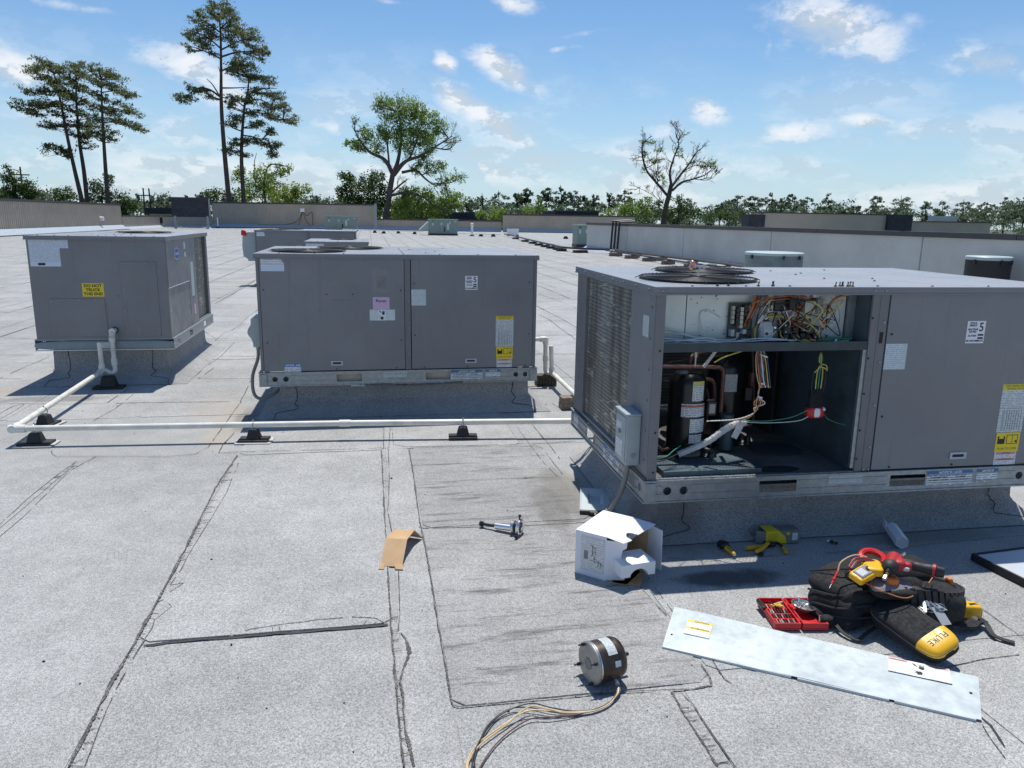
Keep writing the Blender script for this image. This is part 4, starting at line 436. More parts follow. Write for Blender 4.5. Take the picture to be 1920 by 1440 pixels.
# ================================================================ SETTING
rnd = random.Random(5)
roof = thing('roof_deck', None, None); roof['kind'] = 'structure'
XW = 13.5; XL = -22.5
b = MB(); 
nx, ny = 72, 200
xs = np.linspace(-26, 34, 3); 
b.box(XL-.2, 34, -8, 100, -7.0, 0.0)
b.build('roof_base', M['membrane'], roof, smooth=False)
def sheet(x0, x1, y0, y1, z=.003, m='membrane', rad=.04, jit=.002):
    """one laid strip of cap sheet: thin slab with slightly wandering edges"""
    pts = []
    def side(a, c_):
        L = (Vector(c_)-Vector(a)).length; n = max(2, int(L/.12))
        d = (Vector(c_)-Vector(a)).normalized(); nn = Vector((-d.y, d.x))
        for i in range(n):
            p = Vector(a).lerp(Vector(c_), i/n)+nn*rnd.uniform(-jit, jit); pts.append((p.x, p.y))
    c4 = [(x0+rad, y0), (x1-rad, y0), (x1, y0+rad), (x1, y1-rad), (x1-rad, y1), (x0+rad, y1), (x0, y1-rad), (x0, y0+rad)]
    for i in range(8): side(c4[i], c4[(i+1) % 8])
    n = len(pts); vs = [(x, y, z) for x, y in pts]+[(x, y, -.001) for x, y in pts]
    q = MB(); q.add(vs, [tuple(range(n))]+[(i+n, (i+1) % n+n, (i+1) % n, i) for i in range(n)])
    return q.build('roof_sheet', M[m], roof, smooth=False)
g = .004
for x0, x1 in ((-7.65, -6.7), (-6.7, -5.75), (-5.75, -4.8), (-4.8, -3.84), (-3.84, -2.86), (-2.86, -1.90)):
    sheet(x0, x1-g, -1.5, 5.18, .003 if int(x0*10) % 2 else .0045)
sheet(-1.885, -.915, -1.5, 5.2, .004)
sheet(-.90, .06, -1.5, 2.82, .003); sheet(-.90, .06, 2.85, 5.19, .0055)
sheet(.085, .235, -1.5, 5.3, .003); sheet(.245, 1.165, 2.27, 3.79, .005, 'membrane_worn'); sheet(.25, 1.165, 3.80, 5.23, .004, 'membrane_worn')
sheet(.245, 1.04, -1.5, 2.24, .003); sheet(1.05, 2.0, -1.5, 2.30, .0025); sheet(2.01, 2.98, -1.5, 2.34, .0035); sheet(3.0, 4.0, -1.5, 2.9, .003)
sheet(1.19, 2.2, 2.33, 2.98, .0035); sheet(2.21, 2.95, 2.37, 3.0, .0025)
yy = [5.22, 6.35, 8.9, 10.4, 13.3]
for i in range(4):
    for j, x0 in enumerate((-7.7, -6.72, -5.75, -4.78, -3.8, -2.83, -1.86, -.9, .075, 1.05, 2.03, 3.0, 3.98, 4.96, 5.93)):
        if rnd.random() < .8: sheet(x0, x0+.97, yy[i]+.01, yy[i+1]-.01, .002+.001*((i+j) % 3))
# ragged bitumen bleed lines and open laps
def ribbon(pl, w0, z=.0062, step=.007, kind='main'):
    P = [Vector((x, y)) for x, y in pl]; pts = []
    for i in range(len(P)-1):
        L = (P[i+1]-P[i]).length; n = max(1, int(L/step))
        for k in range(n): pts.append(P[i].lerp(P[i+1], k/n))
    pts.append(P[-1]); m = len(pts)
    vs, fs = [], []; ph = rnd.uniform(0, 99); last = False
    for i, p in enumerate(pts):
        d = (pts[min(i+1, m-1)]-pts[max(i-1, 0)]).normalized(); nn = Vector((-d.y, d.x))
        lowf = mnoise.noise(Vector((i*.04, ph, 0))); hi = rnd.uniform(.5, 1.35)
        ww = w0*(.8+.8*lowf)*hi*(1.25 if kind == 'main' else .95); ww = max(ww, .001)
        gap = kind == 'fine' and mnoise.noise(Vector((i*.06, ph+7, 0))) > .30
        c_ = p+nn*(mnoise.noise(Vector((i*.09, ph+3, 0)))*w0*.45)
        if kind == 'gap': ww = w0*(.65+.5*lowf)*rnd.uniform(.85, 1.15)*min(1, (i+3)/8, (m-i+2)/8)
        o = len(vs); vs += [(*(c_-nn*ww/2), z), (*c_, z+.0012), (*(c_+nn*ww/2), z)]
        if i and not gap: fs += [(o-3, o-2, o+1, o), (o-2, o-1, o+2, o+1)]
    q = MB(); q.add(vs, [f[::-1] for f in fs]); return q
for kind, w0, pl in SEAMS:
    far = pl[0][1] > 6.5
    ribbon(pl, w0*(1.5 if far else 1.0), kind=kind, step=.02 if far else .007).build('bitumen_seam', M['asphalt'] if kind == 'gap' else M['bleed'], roof, smooth=False)
# short cross cracks between double seams
q = MB()
def ladder(A, B, n, prob=1):
    def at(pl, t):
        P = [Vector(p) for p in pl]; Ls = [(P[i+1]-P[i]).length for i in range(len(P)-1)]; s_ = t*sum(Ls)
        for i, L in enumerate(Ls):
            if s_ <= L: return P[i].lerp(P[i+1], s_/L)
            s_ -= L
        return P[-1]
    for k in range(n):
        t = rnd.random(); a = at(A, t); c_ = min((at(B, j/80) for j in range(81)), key=lambda p: (p-a).length)
        if (c_-a).length > .07 or (c_-a).length < .008: continue
        mid = a.lerp(c_, rnd.uniform(.4, 1.0)); a2 = a.lerp(mid, .5)+Vector((0, rnd.uniform(-.008, .008)))
        r_ = ribbon([a, a2, mid], .0022, kind='main'); q.add(r_.v, r_.f)
sm = [pl for _, _, pl in SEAMS]
ladder(sm[0], sm[1], 60); ladder(sm[2], sm[3], 26); ladder(sm[4], sm[5], 26); ladder(sm[4][3:], sm[6], 30); ladder(sm[20], sm[21], 12); ladder(sm[7], sm[8], 16)
q.build('seam_crack', M['asphalt'], roof, smooth=False, stuff=True)
# far strips: lap lines, too many to pick apart
q = MB()
for i, x in enumerate(np.arange(-22.2, 13.4, .972)):
    if -4.5 < x < 2.2: y0 = 13.0
    elif x < -4.5: y0 = 6.0
    else: y0 = 6.4
    if -2.2 < x < 2.3: y0 = 14
    y1 = 88; w0 = .010
    n = int((y1-y0)/.8); pts = []
    for k in range(n+1): pts.append((x+rnd.uniform(-.012, .012), y0+(y1-y0)*k/n))
    for k in range(n):
        if rnd.random() < .1: continue
        (a, c_), (d, e) = pts[k], pts[k+1]; ww = w0*rnd.uniform(.4, 1.3)*(1+c_/40)
        q.add([(a-ww/2, c_, .0045), (a+ww/2, c_, .0045), (d+ww/2, e, .0045), (d-ww/2, e, .0045)], [(0, 1, 2, 3)])
    yv = y0+rnd.uniform(0, 3)
    while yv < y1:
        ww = .009*(1+yv/18)*rnd.uniform(.5, 1.2)
        q.add([(x+.02, yv-ww/2, .0045), (x+.95, yv-ww/2+rnd.uniform(-.01, .01), .0045), (x+.95, yv+ww/2, .0045), (x+.02, yv+ww/2, .0045)], [(0, 1, 2, 3)])
        yv += rnd.uniform(2.5, 8)
q.build('far_lap_line', M['asphalt'], roof, smooth=False, stuff=True)
# grit and crumbs
q = MB()
for k in range(150):
    x, y = rnd.uniform(-3, 3.2), rnd.uniform(1.7, 7); s_ = rnd.uniform(.0015, .0038)*(1.8 if rnd.random() < .06 else 1)
    q.taper((x, y), s_*2, s_*1.4, s_, s_, .004, .004+s_, Matrix.Translation((x, y, 0)) @ Matrix.Rotation(rnd.uniform(0, 3), 4, 'Z') @ Matrix.Translation((-x, -y, 0)))
tag(q.build('loose_grit', M['asphalt'], None, smooth=False), 'tiny dark crumbs scattered over the grey roof surface', 'debris', kind='stuff')
# terrain beyond the building
tm = mat('distant_ground', (.07, .09, .045), .9, var=.4, vscale=.02)
q = MB(); q.box(-1500, 1500, -400, 2200, -9, -7.6); tag(q.build('ground', tm, None, smooth=False), kind='structure')
# ---------------------------------------------------------------- parapets
def wall_ribbed(name, label, a, c_, z1, rib=.3, thick=.25, cant=True, z0=0.0, cop=.16):
    a = Vector(a); c_ = Vector(c_); L = (c_-a).length; ang = math.atan2(c_.y-a.y, c_.x-a.x)
    t = thing(name, label, 'wall', (a.x, a.y, 0), ang)
    ol = []; n = int(L/rib)
    prof = [(0, 0), (rib*.55, 0), (rib*.62, .035), (rib*.93, .035)]
    for i in range(n):
        for u, d in prof: ol.append((i*rib+u, -d))
    ol.append((L, 0)); full = ol+[(L, thick), (0, thick)]
    q = MB(); m = len(full)
    q.add([(x, y, z0) for x, y in full]+[(x, y, z1) for x, y in full], [(i, (i+1) % m, (i+1) % m+m, i+m) for i in range(m)]+[tuple(range(m, 2*m))])
    q.build('siding', M['ribbed'], t, smooth=False)
    q = MB(); q.box(-.05, L+.05, -.10, thick+.1, z1+.002, z1+cop); q.build('coping', M['coping'], t, smooth=False)
    if cant:
        q = MB(); q.add([(0, -.6, .005), (L, -.6, .005), (L, -.045, .42), (0, -.045, .42), (0, -.045, .005), (L, -.045, .005)], [(0, 1, 2, 3), (0, 3, 4), (1, 5, 2)])
        q.build('base_flashing', M['cant'], t, smooth=False)
        q = MB(); q.box(0, L, -.66, -.601, .004, .06); q.build('flashing_edge', M['darksteel'], t, smooth=False)
    return t
# left wall: runs away from the camera; outside is -x, so walk from far to near keeps ribs facing +x
wall_ribbed('siding_wall', 'tall tan ribbed metal wall along the left edge of the roof', (XL, 8), (XL, 78), 2.15)
def wall_box(name, label, a, c_, z1, thick=.25, m='stucco', cop='coping', joints=(), cat='wall', panel=False, fl=True, copt=.12):
    a = Vector(a); c_ = Vector(c_); L = (c_-a).length; ang = math.atan2(c_.y-a.y, c_.x-a.x)
    t = thing(name, label, cat, (a.x, a.y, 0), ang)
    if joints:
        js = [0]+list(joints)+[L]
        for i in range(len(js)-1):
            q = MB(); q.box(js[i]+(.02 if i else 0), js[i+1]-.02, 0, .12, .0, z1); q.build('wall_panel', M[m], t, smooth=False)
        q = MB(); q.box(0, L, .035, thick, 0, z1-.002); q.build('wall_core', M['stucco'], t, smooth=False)
    else:
        q = MB(); q.box(0, L, 0, thick, 0, z1); q.build('wall_face', M[m], t, smooth=False)
    nc = max(1, int(L/3.05)) if joints else 1
    for i in range(nc):
        q = MB(); dz = .004*(i % 2); q.box(-.04+(L+.08)*i/nc, -.04+(L+.08)*(i+1)/nc-(.012 if nc > 1 else 0), -.06-dz, thick+.06, z1+.002, z1+copt+dz); q.build('coping', M[cop], t, smooth=False)
    if fl:
        q = MB(); q.add([(0, -.38, .005), (L, -.38, .005), (L, -.004, .22), (0, -.004, .22), (0, -.004, .005), (L, -.004, .005)], [(0, 1, 2, 3), (0, 3, 4), (1, 5, 2)])
        q.build('base_flashing', M['cant'], t, smooth=False)
    return t
# right parapet: near end first would face wrong way, so it runs from far to near (facing -x)
wall_box('stucco_parapet', 'long pale grey stucco parapet with dark coping along the right side', (11.5, 40.3), (13.8, 4.0), 1.32, joints=(5.6, 11.35, 17.45, 23.85, 30.2), cat='wall')
wall_box('low_tan_wall', 'low plain tan wall beyond the tall left wall', (XL, 78.3), (XL, 91.5), 1.15, m='ribbed')
wall_box('corner_tan_wall', 'short tan wall in the far left roof corner behind the dark screen', (XL+.3, 92), (-17.9, 96), 1.15, m='ribbed')
wall_ribbed('siding_wall', 'tall tan ribbed metal wall across the far end behind the green unit', (-17.8, 96), (.75, 91.6), 2.75)
wall_ribbed('siding_wall', 'low tan ribbed wall between the two taller far walls', (1.0, 91.5), (15.2, 89.5), 1.15)
wall_ribbed('siding_wall', 'tan ribbed far wall behind the white box and the right parapet', (15.3, 89), (30.5, 87), 1.9)
t = thing('wall_end_post', 'tall grey corner post at the end of the far tan wall', 'post', (.86, 91.0, 0)); q = MB(); q.box(-.14, .14, -.1, .1, 0, 2.95); q.build('post', M['galv'], t); q = MB(); q.box(-.5, .4, -.4, .4, .004, .06); q.build('base_plate', M['cant'], t)
# dark screen on legs (back of a sign)
t = thing('dark_screen', 'dark rectangular shingled screen standing on a post in the far left corner', 'sign', (-17.8, 85, 0))
q = MB(); q.box(-1.85, 1.75, -.2, .2, 1.3, 3.05); q.build('screen_panel', M['darkroof'], t, smooth=False)
q = MB(); q.box(-1.9, 1.8, -.24, .24, 3.052, 3.15); q.build('top_cap', M['coping'], t, smooth=False)
q = MB(); q.box(1.76, 1.84, -.25, .25, 1.25, 3.05); q.build('end_trim', M['galv'], t, smooth=False)
for px_ in (1.55, -1.6):
    q = MB(); q.box(px_-.1, px_+.1, -.1, .1, 0, 1.298); q.build('post', M['galv'], t, smooth=False)
q = MB(); q.lathe([(.35, .005), (.3, .08), (.13, .12)], 12, Matrix.Translation((1.55, 0, 0))); q.build('post_flashing', M['white'], t)
# far low buildings
def building(name, label, parts, loc):
    t = thing(name, label, 'building', loc)
    for nm, m, bx in parts:
        q = MB(); q.box(*bx); q.build(nm, M[m], t, smooth=False)
    return t
building('low_building', 'long dark roofed building seen over the low far wall', [('wall', 'darkroof', (-8, 8, 0, 20, -8, 2.2)), ('roof_edge', 'coping', (-8.1, 8.1, -.1, 20, 2.2, 2.4)), ('lower_roof', 'darkroof', (-8.1, 8.1, -2, -.1, 0, 1.4))], (10.8, 126, 0))
building('low_building', 'small dark roof just right of the big oak trunk', [('wall', 'darkroof', (-3, 3, 0, 8, -8, 1.6)), ('roof_edge', 'coping', (-3.1, 3.1, -.1, 8, 1.6, 1.85))], (5.9, 116, 0))
building('low_building', 'small dark box shaped roof above the right far tan wall', [('wall', 'darkroof', (-3.9, 3.9, 0, 10, -8, 2.8)), ('roof_edge', 'coping', (-4, 4, -.1, 10, 2.8, 3.0)), ('lower_roof', 'darkroof', (-4.6, 3.9, -2, -.1, 0, 2.0))], (35.2, 130, 0))
building('flat_roof_building', 'tan walled flat building with dark ends beyond the right parapet', [('wall', 'ribbed', (-5.4, 5.0, 0, 1, -8, 2.28)), ('dark_end', 'darkroof', (-6.8, -5.4, -.3, .7, -8, 2.15)), ('dark_end', 'darkroof', (5.0, 7.1, -.3, 1, -8, 2.35)), ('roof_edge', 'coping', (-5.5, 5.0, -.05, 1.05, 2.282, 2.36))], (34.9, 55, 0))
building('flat_roof_building', 'pale low building at the far right beyond the parapet', [('wall', 'ribbed', (-5, 4, 0, 2, -8, 1.9)), ('roof_edge', 'coping', (-5.1, 4.1, -.1, 2, 1.9, 2.0)), ('penthouse', 'stucco', (-3, 0, .5, 1.5, 2.0, 2.6))], (66, 78, 0))
building('small_house', 'red brown tiled roof house in the trees at right', [('wall', 'stucco', (-2, 2, 0, 5, -8, -.2)), ('roof', 'kraft', (-2.4, 2.4, -.4, 5, -.2, .5))], (60, 118, 0))
building('small_house', 'two storey pale house in the trees behind the low left wall', [('wall', 'stucco', (-2.2, 2.2, 0, 5, -8, 1.4)), ('roof', 'darkroof', (-2.7, 2.7, -.5, 5.5, 1.4, 2.2)), ('window', 'black', (-1.2, -.3, -.06, 0, .1, .9)), ('window', 'black', (.5, 1.4, -.06, 0, .1, .9))], (-27.5, 116, 0))
# utility poles
wpole = mat('pole_wood', (.06, .05, .045), .9)
for (x, y, z1, lab, cross) in ((-31.4, 120, 4.95, 'straight dark utility pole left of the dark screen', True), (-30.9, 121, 4.95, 'slightly leaning dark utility pole beside the straight one', False), (-6.9, 112, 4.2, 'thin dark pole above the far tan wall', False), (-45.1, 115, 7.2, 'thin pole with a small crossarm above the left wall', True)):
    t = thing('utility_pole', lab, 'pole', (x, y, 0)); lean = .35 if 'leaning' in lab else 0
    q = MB(); q.cyl((lean, 0, -7.6), (0, 0, z1), .14, .1, 8); q.build('shaft', wpole, t)
    if cross: q = MB(); q.box(-1.1, 1.1, -.18, -.08, z1-1.1, z1-.95); q.build('crossarm', wpole, t)
# ---------------------------------------------------------------- vegetation
def leaf_mat(name, c1, c2, yel=.0):
    m = bpy.data.materials.new(name); m.use_nodes = True; t = NT(m.node_tree); b = t.n['Principled BSDF']
    P = t.new('ShaderNodeTexCoord').outputs['Object']
    r_ = t.new('ShaderNodeNewGeometry').outputs['Random Per Island']
    f = t.math('ADD', t.math('MULTIPLY', r_, .6), t.math('MULTIPLY', t.smooth(t.noise(P, .45, 3, .5), .3, .7), .4))
    t.l.new(t.mix(f, c1, c2), b.inputs['Base Color']); b.inputs['Roughness'].default_value = .55; b.inputs['Specular IOR Level'].default_value = .3
    tr = t.new('ShaderNodeBsdfTranslucent', Color=(c2[0]*1.5, c2[1]*1.6, c2[2]*1.0, 1)); mx = t.new('ShaderNodeMixShader', i0=.42)
    t.l.new(b.outputs[0], mx.inputs[1]); t.l.new(tr.outputs[0], mx.inputs[2]); t.l.new(mx.outputs[0], t.n['Material Output'].inputs[0]); return m
LM = {'pine': leaf_mat('pine_needles', (.035, .052, .028), (.13, .14, .07)), 'oak': leaf_mat('oak_leaves', (.06, .11, .022), (.20, .27, .07)),
      'dark': leaf_mat('dark_leaves', (.018, .042, .014), (.06, .095, .03)), 'light': leaf_mat('light_leaves', (.07, .13, .03), (.20, .27, .07)),
      'far': leaf_mat('hazed_far_needles', (.045, .07, .055), (.10, .125, .095)), 'yel': leaf_mat('yellow_green_leaves', (.09, .15, .03), (.24, .29, .06))}  # far foliage colour paled to carry the distance haze
bark = mat('bark', (.085, .062, .052), .9, var=.3, vscale=2.0, bump=.5, bscale=8); barkp = mat('grey_bark', (.085, .072, .062), .9, var=.25, vscale=2.0, bump=.5, bscale=8)
rng = np.random.default_rng(11)
def leaves(centers, radii, n, size, seed, flat=.55, clus=9, dens=1.0, zsc=None):
    """leaf-sized quads scattered in sub-clumps inside each blob"""
    r_ = np.random.default_rng(seed); C_ = []
    for i, (c_, rr) in enumerate(zip(centers, radii)):
        k = max(3, int(clus)); m = int(n[i])
        if m < 4: m = 4
        u = r_.normal(size=(k, 3)); u /= np.linalg.norm(u, axis=1)[:, None]; u *= r_.uniform(.25, 1.0, (k, 1))**.6
        cc = np.array(c_)+u*np.array(rr)*.85
        idx = r_.integers(0, k, m); sg = r_.uniform(.13, .27, k)[idx][:, None]
        C_.append(cc[idx]+r_.normal(size=(m, 3))*np.array(rr)*sg)
    c_ = np.concatenate(C_); m = len(c_)
    a = r_.normal(size=(m, 3)); a /= np.linalg.norm(a, axis=1)[:, None]; h = r_.normal(size=(m, 3)); h[:, 2] += .6
    b_ = np.cross(a, h); b_ /= np.linalg.norm(b_, axis=1)[:, None]+1e-9
    s_ = size*r_.uniform(.55, 1.35, (m, 1)); a = a*s_; b_ = b_*s_*flat
    V = np.stack([c_-a-b_*.3, c_-b_, c_+a, c_+b_], 1).reshape(-1, 3)
    return V
def quads_obj(name, V, m, parent, stuff=False):
    n = len(V)//4; me = bpy.data.meshes.new(name); me.vertices.add(len(V)); me.vertices.foreach_set('co', V.astype(np.float32).ravel())
    me.loops.add(len(V)); me.loops.foreach_set('vertex_index', np.arange(len(V), dtype=np.int32)); me.polygons.add(n)
    me.polygons.foreach_set('loop_start', np.arange(0, len(V), 4, dtype=np.int32)); me.polygons.foreach_set('loop_total', np.full(n, 4, dtype=np.int32)); me.update(); me.validate()
    me.materials.append(m); o = bpy.data.objects.new(name, me); COL.objects.link(o); o.parent = parent
    if stuff: o['kind'] = 'stuff'
    return o
TREEINFO = {
 'tall_pine': ('pine_tree', 'tallest pine with an open layered crown and one low branch to the left', 'pine', .15, 30),
 'pine_tree': ('pine_tree', 'shorter full crowned pine right beside the tallest pine', 'pine', .15, 30),
 'leaning_pine': ('pine_tree', 'leaning left pine of the group of three with a small tuft low on its trunk', 'pine', .15, 30),
 'slim_pine': ('pine_tree', 'slim middle pine of the group of three at left', 'pine', .15, 30),
 'spreading_pine': ('pine_tree', 'right pine of the group of three with its branches reaching right', 'pine', .15, 30),
 'spreading_oak': ('oak_tree', 'big spreading broadleaf tree with a broken limb stub behind the far wall', 'oak', .12, 26),
 'dense_dark_tree': ('leafy_tree', 'dense dark green tree left of the big oak trunk', 'dark', .14, 30),
 'sparse_leaf_tree': ('oak_tree', 'half bare tree with crooked dark limbs and sparse leaves', 'oak', .10, 22),
 'bushy_tree': ('leafy_tree', 'dark bushy tree above the left end of the left wall', 'dark', .13, 24),
 'rounded_bush': ('leafy_tree', 'rounded dark bush left of the leaning pine base', 'dark', .13, 24),
 'leafy_tree': ('leafy_tree', 'dark leafy tree around the feet of the three pines', 'dark', .13, 24),
 'dark_hedge_tree': ('leafy_tree', 'dark green bush by the end of the tall left wall', 'dark', .13, 24),
 'light_green_tree': ('leafy_tree', 'light green airy tree below the shorter pine', 'light', .13, 22),
 'yellow_green_bush': ('leafy_tree', 'bright yellow green bush above the far tan wall', 'yel', .14, 26),
 'round_green_tree': ('leafy_tree', 'round green treetops behind the dark screen and tall pine trunk', 'dark', .14, 24),
 'willow_like_bush': ('leafy_tree', 'light green bushy trees right of the big oak trunk', 'light', .14, 24),
 'low_green_tree': ('leafy_tree', 'low bright green tree behind the low far wall', 'light', .13, 26),
 'pale_green_tree': ('leafy_tree', 'pale green young tree left of the dark box roof', 'light', .12, 22),
 'broad_green_tree': ('leafy_tree', 'broad mid green tree left of the half bare tree', 'oak', .14, 24),
 'dark_green_tree': ('leafy_tree', 'dense dark green trees at the foot of the half bare tree', 'dark', .14, 24),
 'fan_leaf_tree': ('leafy_tree', 'small round leafed tree right of the half bare trunk', 'dark', .14, 22),
 'edge_green_tree': ('leafy_tree', 'low green tree at the left end of the tan flat building', 'dark', .14, 22),
 'narrow_conifer': ('conifer_tree', 'narrow pointed conifer right of the oak', 'dark', .12, 22)}
for ti, (key, d, limbs, blobs) in enumerate(TREES):
    nm, lab, lk, ls, dn = TREEINFO[key]; r_ = random.Random(ti+3)
    bx = limbs[0][2][0][0] if limbs else sum(q_[0] for q_ in blobs)/len(blobs)
    t = thing(nm, lab, 'tree', (bx, d, -7.6))
    pine = lk == 'pine'; deps = []
    if limbs:
        for li, (r0, r1, pl) in enumerate(limbs):
            dep = 0 if li == 0 else r_.uniform(-1.6, 1.6)
            pts = []
            if li == 0: pts.append((pl[0][0]-bx, 0, 0))
            for i, (x, z_) in enumerate(pl): pts.append((x-bx, dep*i/max(1, len(pl)-1), z_+7.6))
            sp = spline(pts, 5); n = len(sp); q = MB(); q.tube(sp, [r0+(r1-r0)*k/(n-1) for k in range(n)], 7)
            q.build('trunk' if li == 0 else 'limb', bark if (pine or lk == 'dark') else (bark if key == 'sparse_leaf_tree' else barkp), t)
            deps.append((pl, dep))
    else:
        q = MB(); top = max(b_[1] for b_ in blobs); q.cyl((0, 0, 0), (0, 0, top+7.6-1), .25, .08, 7); q.build('trunk', bark, t)
    C_, RR, N_ = [], [], []; tw = MB()
    for (x, z_, rx, rz, s_) in blobs:
        reps = 1
        lay = ((0, 1.0),) if not pine else ((0, .6), (r_.uniform(-3.2, -.8), .5), (r_.uniform(.8, 3.2), .5))
        if lk in ('oak', 'dark', 'light', 'yel') and key != 'sparse_leaf_tree': lay = ((0, .6), (r_.uniform(-1, 1)*rx*.9, .5))
        for dy, fr in lay:
            ox = r_.uniform(-.25, .25)*rx if dy else 0
            C_.append((x-bx+ox, dy, z_+7.6)); RR.append((rx*(.86 if pine else 1), rx*.85, rz*(.8 if pine else 1))); N_.append(max(14, dn*fr*s_*rx*rz/(ls*ls)*(.25 if pine else (.21 if lk == 'oak' else .24))))
            # twig from the nearest limb point
            if limbs and (pine or lk == 'oak'):
                best = min(((px_-x)**2+(pz_-z_)**2*1.5+(3 if pine and pz_ > z_ else 0), px_, pz_) for pl, _ in deps for px_, pz_ in [(pl[i][0]+(pl[i+1][0]-pl[i][0])*f, pl[i][1]+(pl[i+1][1]-pl[i][1])*f) for i in range(len(pl)-1) for f in (.2, .5, .8)])
                p0 = Vector((best[1]-bx, 0, best[2]+7.6)); p1 = Vector((x-bx+ox, dy, z_+7.6)); mid = p0.lerp(p1, .5)+Vector((0, 0, r_.uniform(-.3, .1)))
                tw.tube([p0, mid, p1], [.07, .05, .02], 4)
                for _ in range(3):
                    e = p1+Vector((r_.uniform(-1, 1)*rx, r_.uniform(-1, 1)*rx*.6, r_.uniform(-.8, .9)*rz)); tw.tube([mid.lerp(p1, r_.random()), e], [.035, .012], 3)
    if key in ('sparse_leaf_tree', 'spreading_oak'):
        def spray(p, d_, L_, r, lv):
            e = p+d_*L_; m_ = p.lerp(e, .5)+Vector((r_.uniform(-.1, .1), 0, r_.uniform(-.1, .1)))*L_; tw.tube([p, m_, e], [r, r*.7, r*.4], 4)
            if lv:
                for _ in range(3): spray(p.lerp(e, r_.uniform(.4, 1)), (d_+Vector((r_.uniform(-1, 1), r_.uniform(-.8, .8), r_.uniform(-.6, 1)))*.9).normalized(), L_*r_.uniform(.45, .7), r*.6, lv-1)
        for pl, _ in deps[1:]:
            for i in range(1, len(pl)):
                for _ in range(3 if key == 'sparse_leaf_tree' else 2):
                    f = r_.random(); p = Vector((pl[i-1][0]+(pl[i][0]-pl[i-1][0])*f-bx, 0, pl[i-1][1]+(pl[i][1]-pl[i-1][1])*f+7.6))
                    dd = Vector((pl[i][0]-pl[i-1][0], 0, pl[i][1]-pl[i-1][1])).normalized()+Vector((r_.uniform(-1, 1), r_.uniform(-.8, .8), r_.uniform(-.3, 1)))
                    spray(p, dd.normalized(), r_.uniform(.7, 1.5), .045, 3)
    if tw.v: tw.build('twigs', bark, t, stuff=True)
    V = leaves(C_, RR, N_, ls*(1.15 if pine else 1.0), ti+50, flat=.30 if pine else .55, clus=8 if pine else 11)
    quads_obj('crown', V, LM[lk], t)
rr_ = random.Random(8)
ORD = ['leftmost', 'second', 'third', 'fourth', 'fifth', 'sixth', 'seventh', 'eighth', 'ninth', 'tenth', 'eleventh', 'twelfth', 'thirteenth', 'fourteenth', 'fifteenth', 'sixteenth', 'seventeenth', 'eighteenth', 'nineteenth', 'twentieth', 'twenty first', 'twenty second', 'twenty third', 'twenty fourth', 'twenty fifth']
def pside(f): a_ = f[0]/f[1]; return 'left of the big oak' if a_ < .03 else ('between oak and bare tree' if a_ < .36 else 'right of the bare tree')
pcount = {}
for i, (x, d, zt, wd) in sorted(enumerate(FARPINES), key=lambda e: e[1][0]/e[1][1]):
    side = pside((x, d)); n_ = pcount.get(side, 0); pcount[side] = n_+1
    t = thing('pine_tree', ORD[n_]+' from the left of the small distant pines '+side, 'tree', (x, d, -7.6), group='distant pines ' + side)
    H = zt+7.6; q = MB(); q.tube([(0, 0, 0), (rr_.uniform(-.3, .3), 0, H*.6), (rr_.uniform(-.5, .5), 0, H-.6)], [.30, .22, .06], 6); q.build('trunk', bark, t)
    C_, RR, N_ = [], [], []; k = rr_.randint(6, 9); dens_ = rr_.uniform(.7, 1.3); lean = rr_.uniform(-.5, .5)
    for j in range(k):
        f = j/(k-1); zz = H-.5-f*max(wd*2.3, 3.4)-rr_.uniform(0, 1.1); ww = wd*(1.25 if x/d > .36 else 1.08)*(.42+.62*math.sin(math.pi*min(1, f*.75+.12)))*rr_.uniform(.75, 1.2)
        for s_ in ((-1, 0, 1) if j else (0,)):
            if rr_.random() < .12: continue
            C_.append((lean*(1-f)+s_*ww*rr_.uniform(.4, .95), rr_.uniform(-.6, .6)*ww, zz+rr_.uniform(-.9, .9))); RR.append((ww*rr_.uniform(.35, .6), ww*.5, rr_.uniform(.5, 1.0))); N_.append(100*dens_)
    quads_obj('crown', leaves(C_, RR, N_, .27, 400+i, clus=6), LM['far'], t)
# far woods: one mass
C_, RR, N_ = [], [], []
for k in range(760):
    d = rr_.uniform(175, 320); x = rr_.uniform(-.62, 1.15)*d; z_ = rr_.uniform(-3.4, 3.4) + (d-170)*.014 + (1.3 if x/d > .45 else 0) + max(0, mnoise.noise(Vector((x/d*22, 3, 1))))*2.6 + rr_.uniform(0, 1)**3*2.6
    C_.append((x, d, z_)); s_ = rr_.uniform(1.8, 3.6); RR.append((s_*1.3, s_, s_*.62)); N_.append(150)
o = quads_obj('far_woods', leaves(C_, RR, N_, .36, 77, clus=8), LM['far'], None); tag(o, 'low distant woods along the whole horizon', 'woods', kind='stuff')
C_, RR, N_ = [], [], []
for k in range(60):
    d = rr_.uniform(128, 160); x = rr_.uniform(-.5, .9)*d; z_ = rr_.uniform(-3.5, .3)
    C_.append((x, d, z_)); s_ = rr_.uniform(2.0, 3.6); RR.append((s_*1.3, s_, s_*.6)); N_.append(170)
o = quads_obj('near_woods', leaves(C_, RR, N_, .26, 78, clus=8), LM['dark'], None); tag(o, 'dark treetops just behind the far walls', 'woods', kind='stuff')
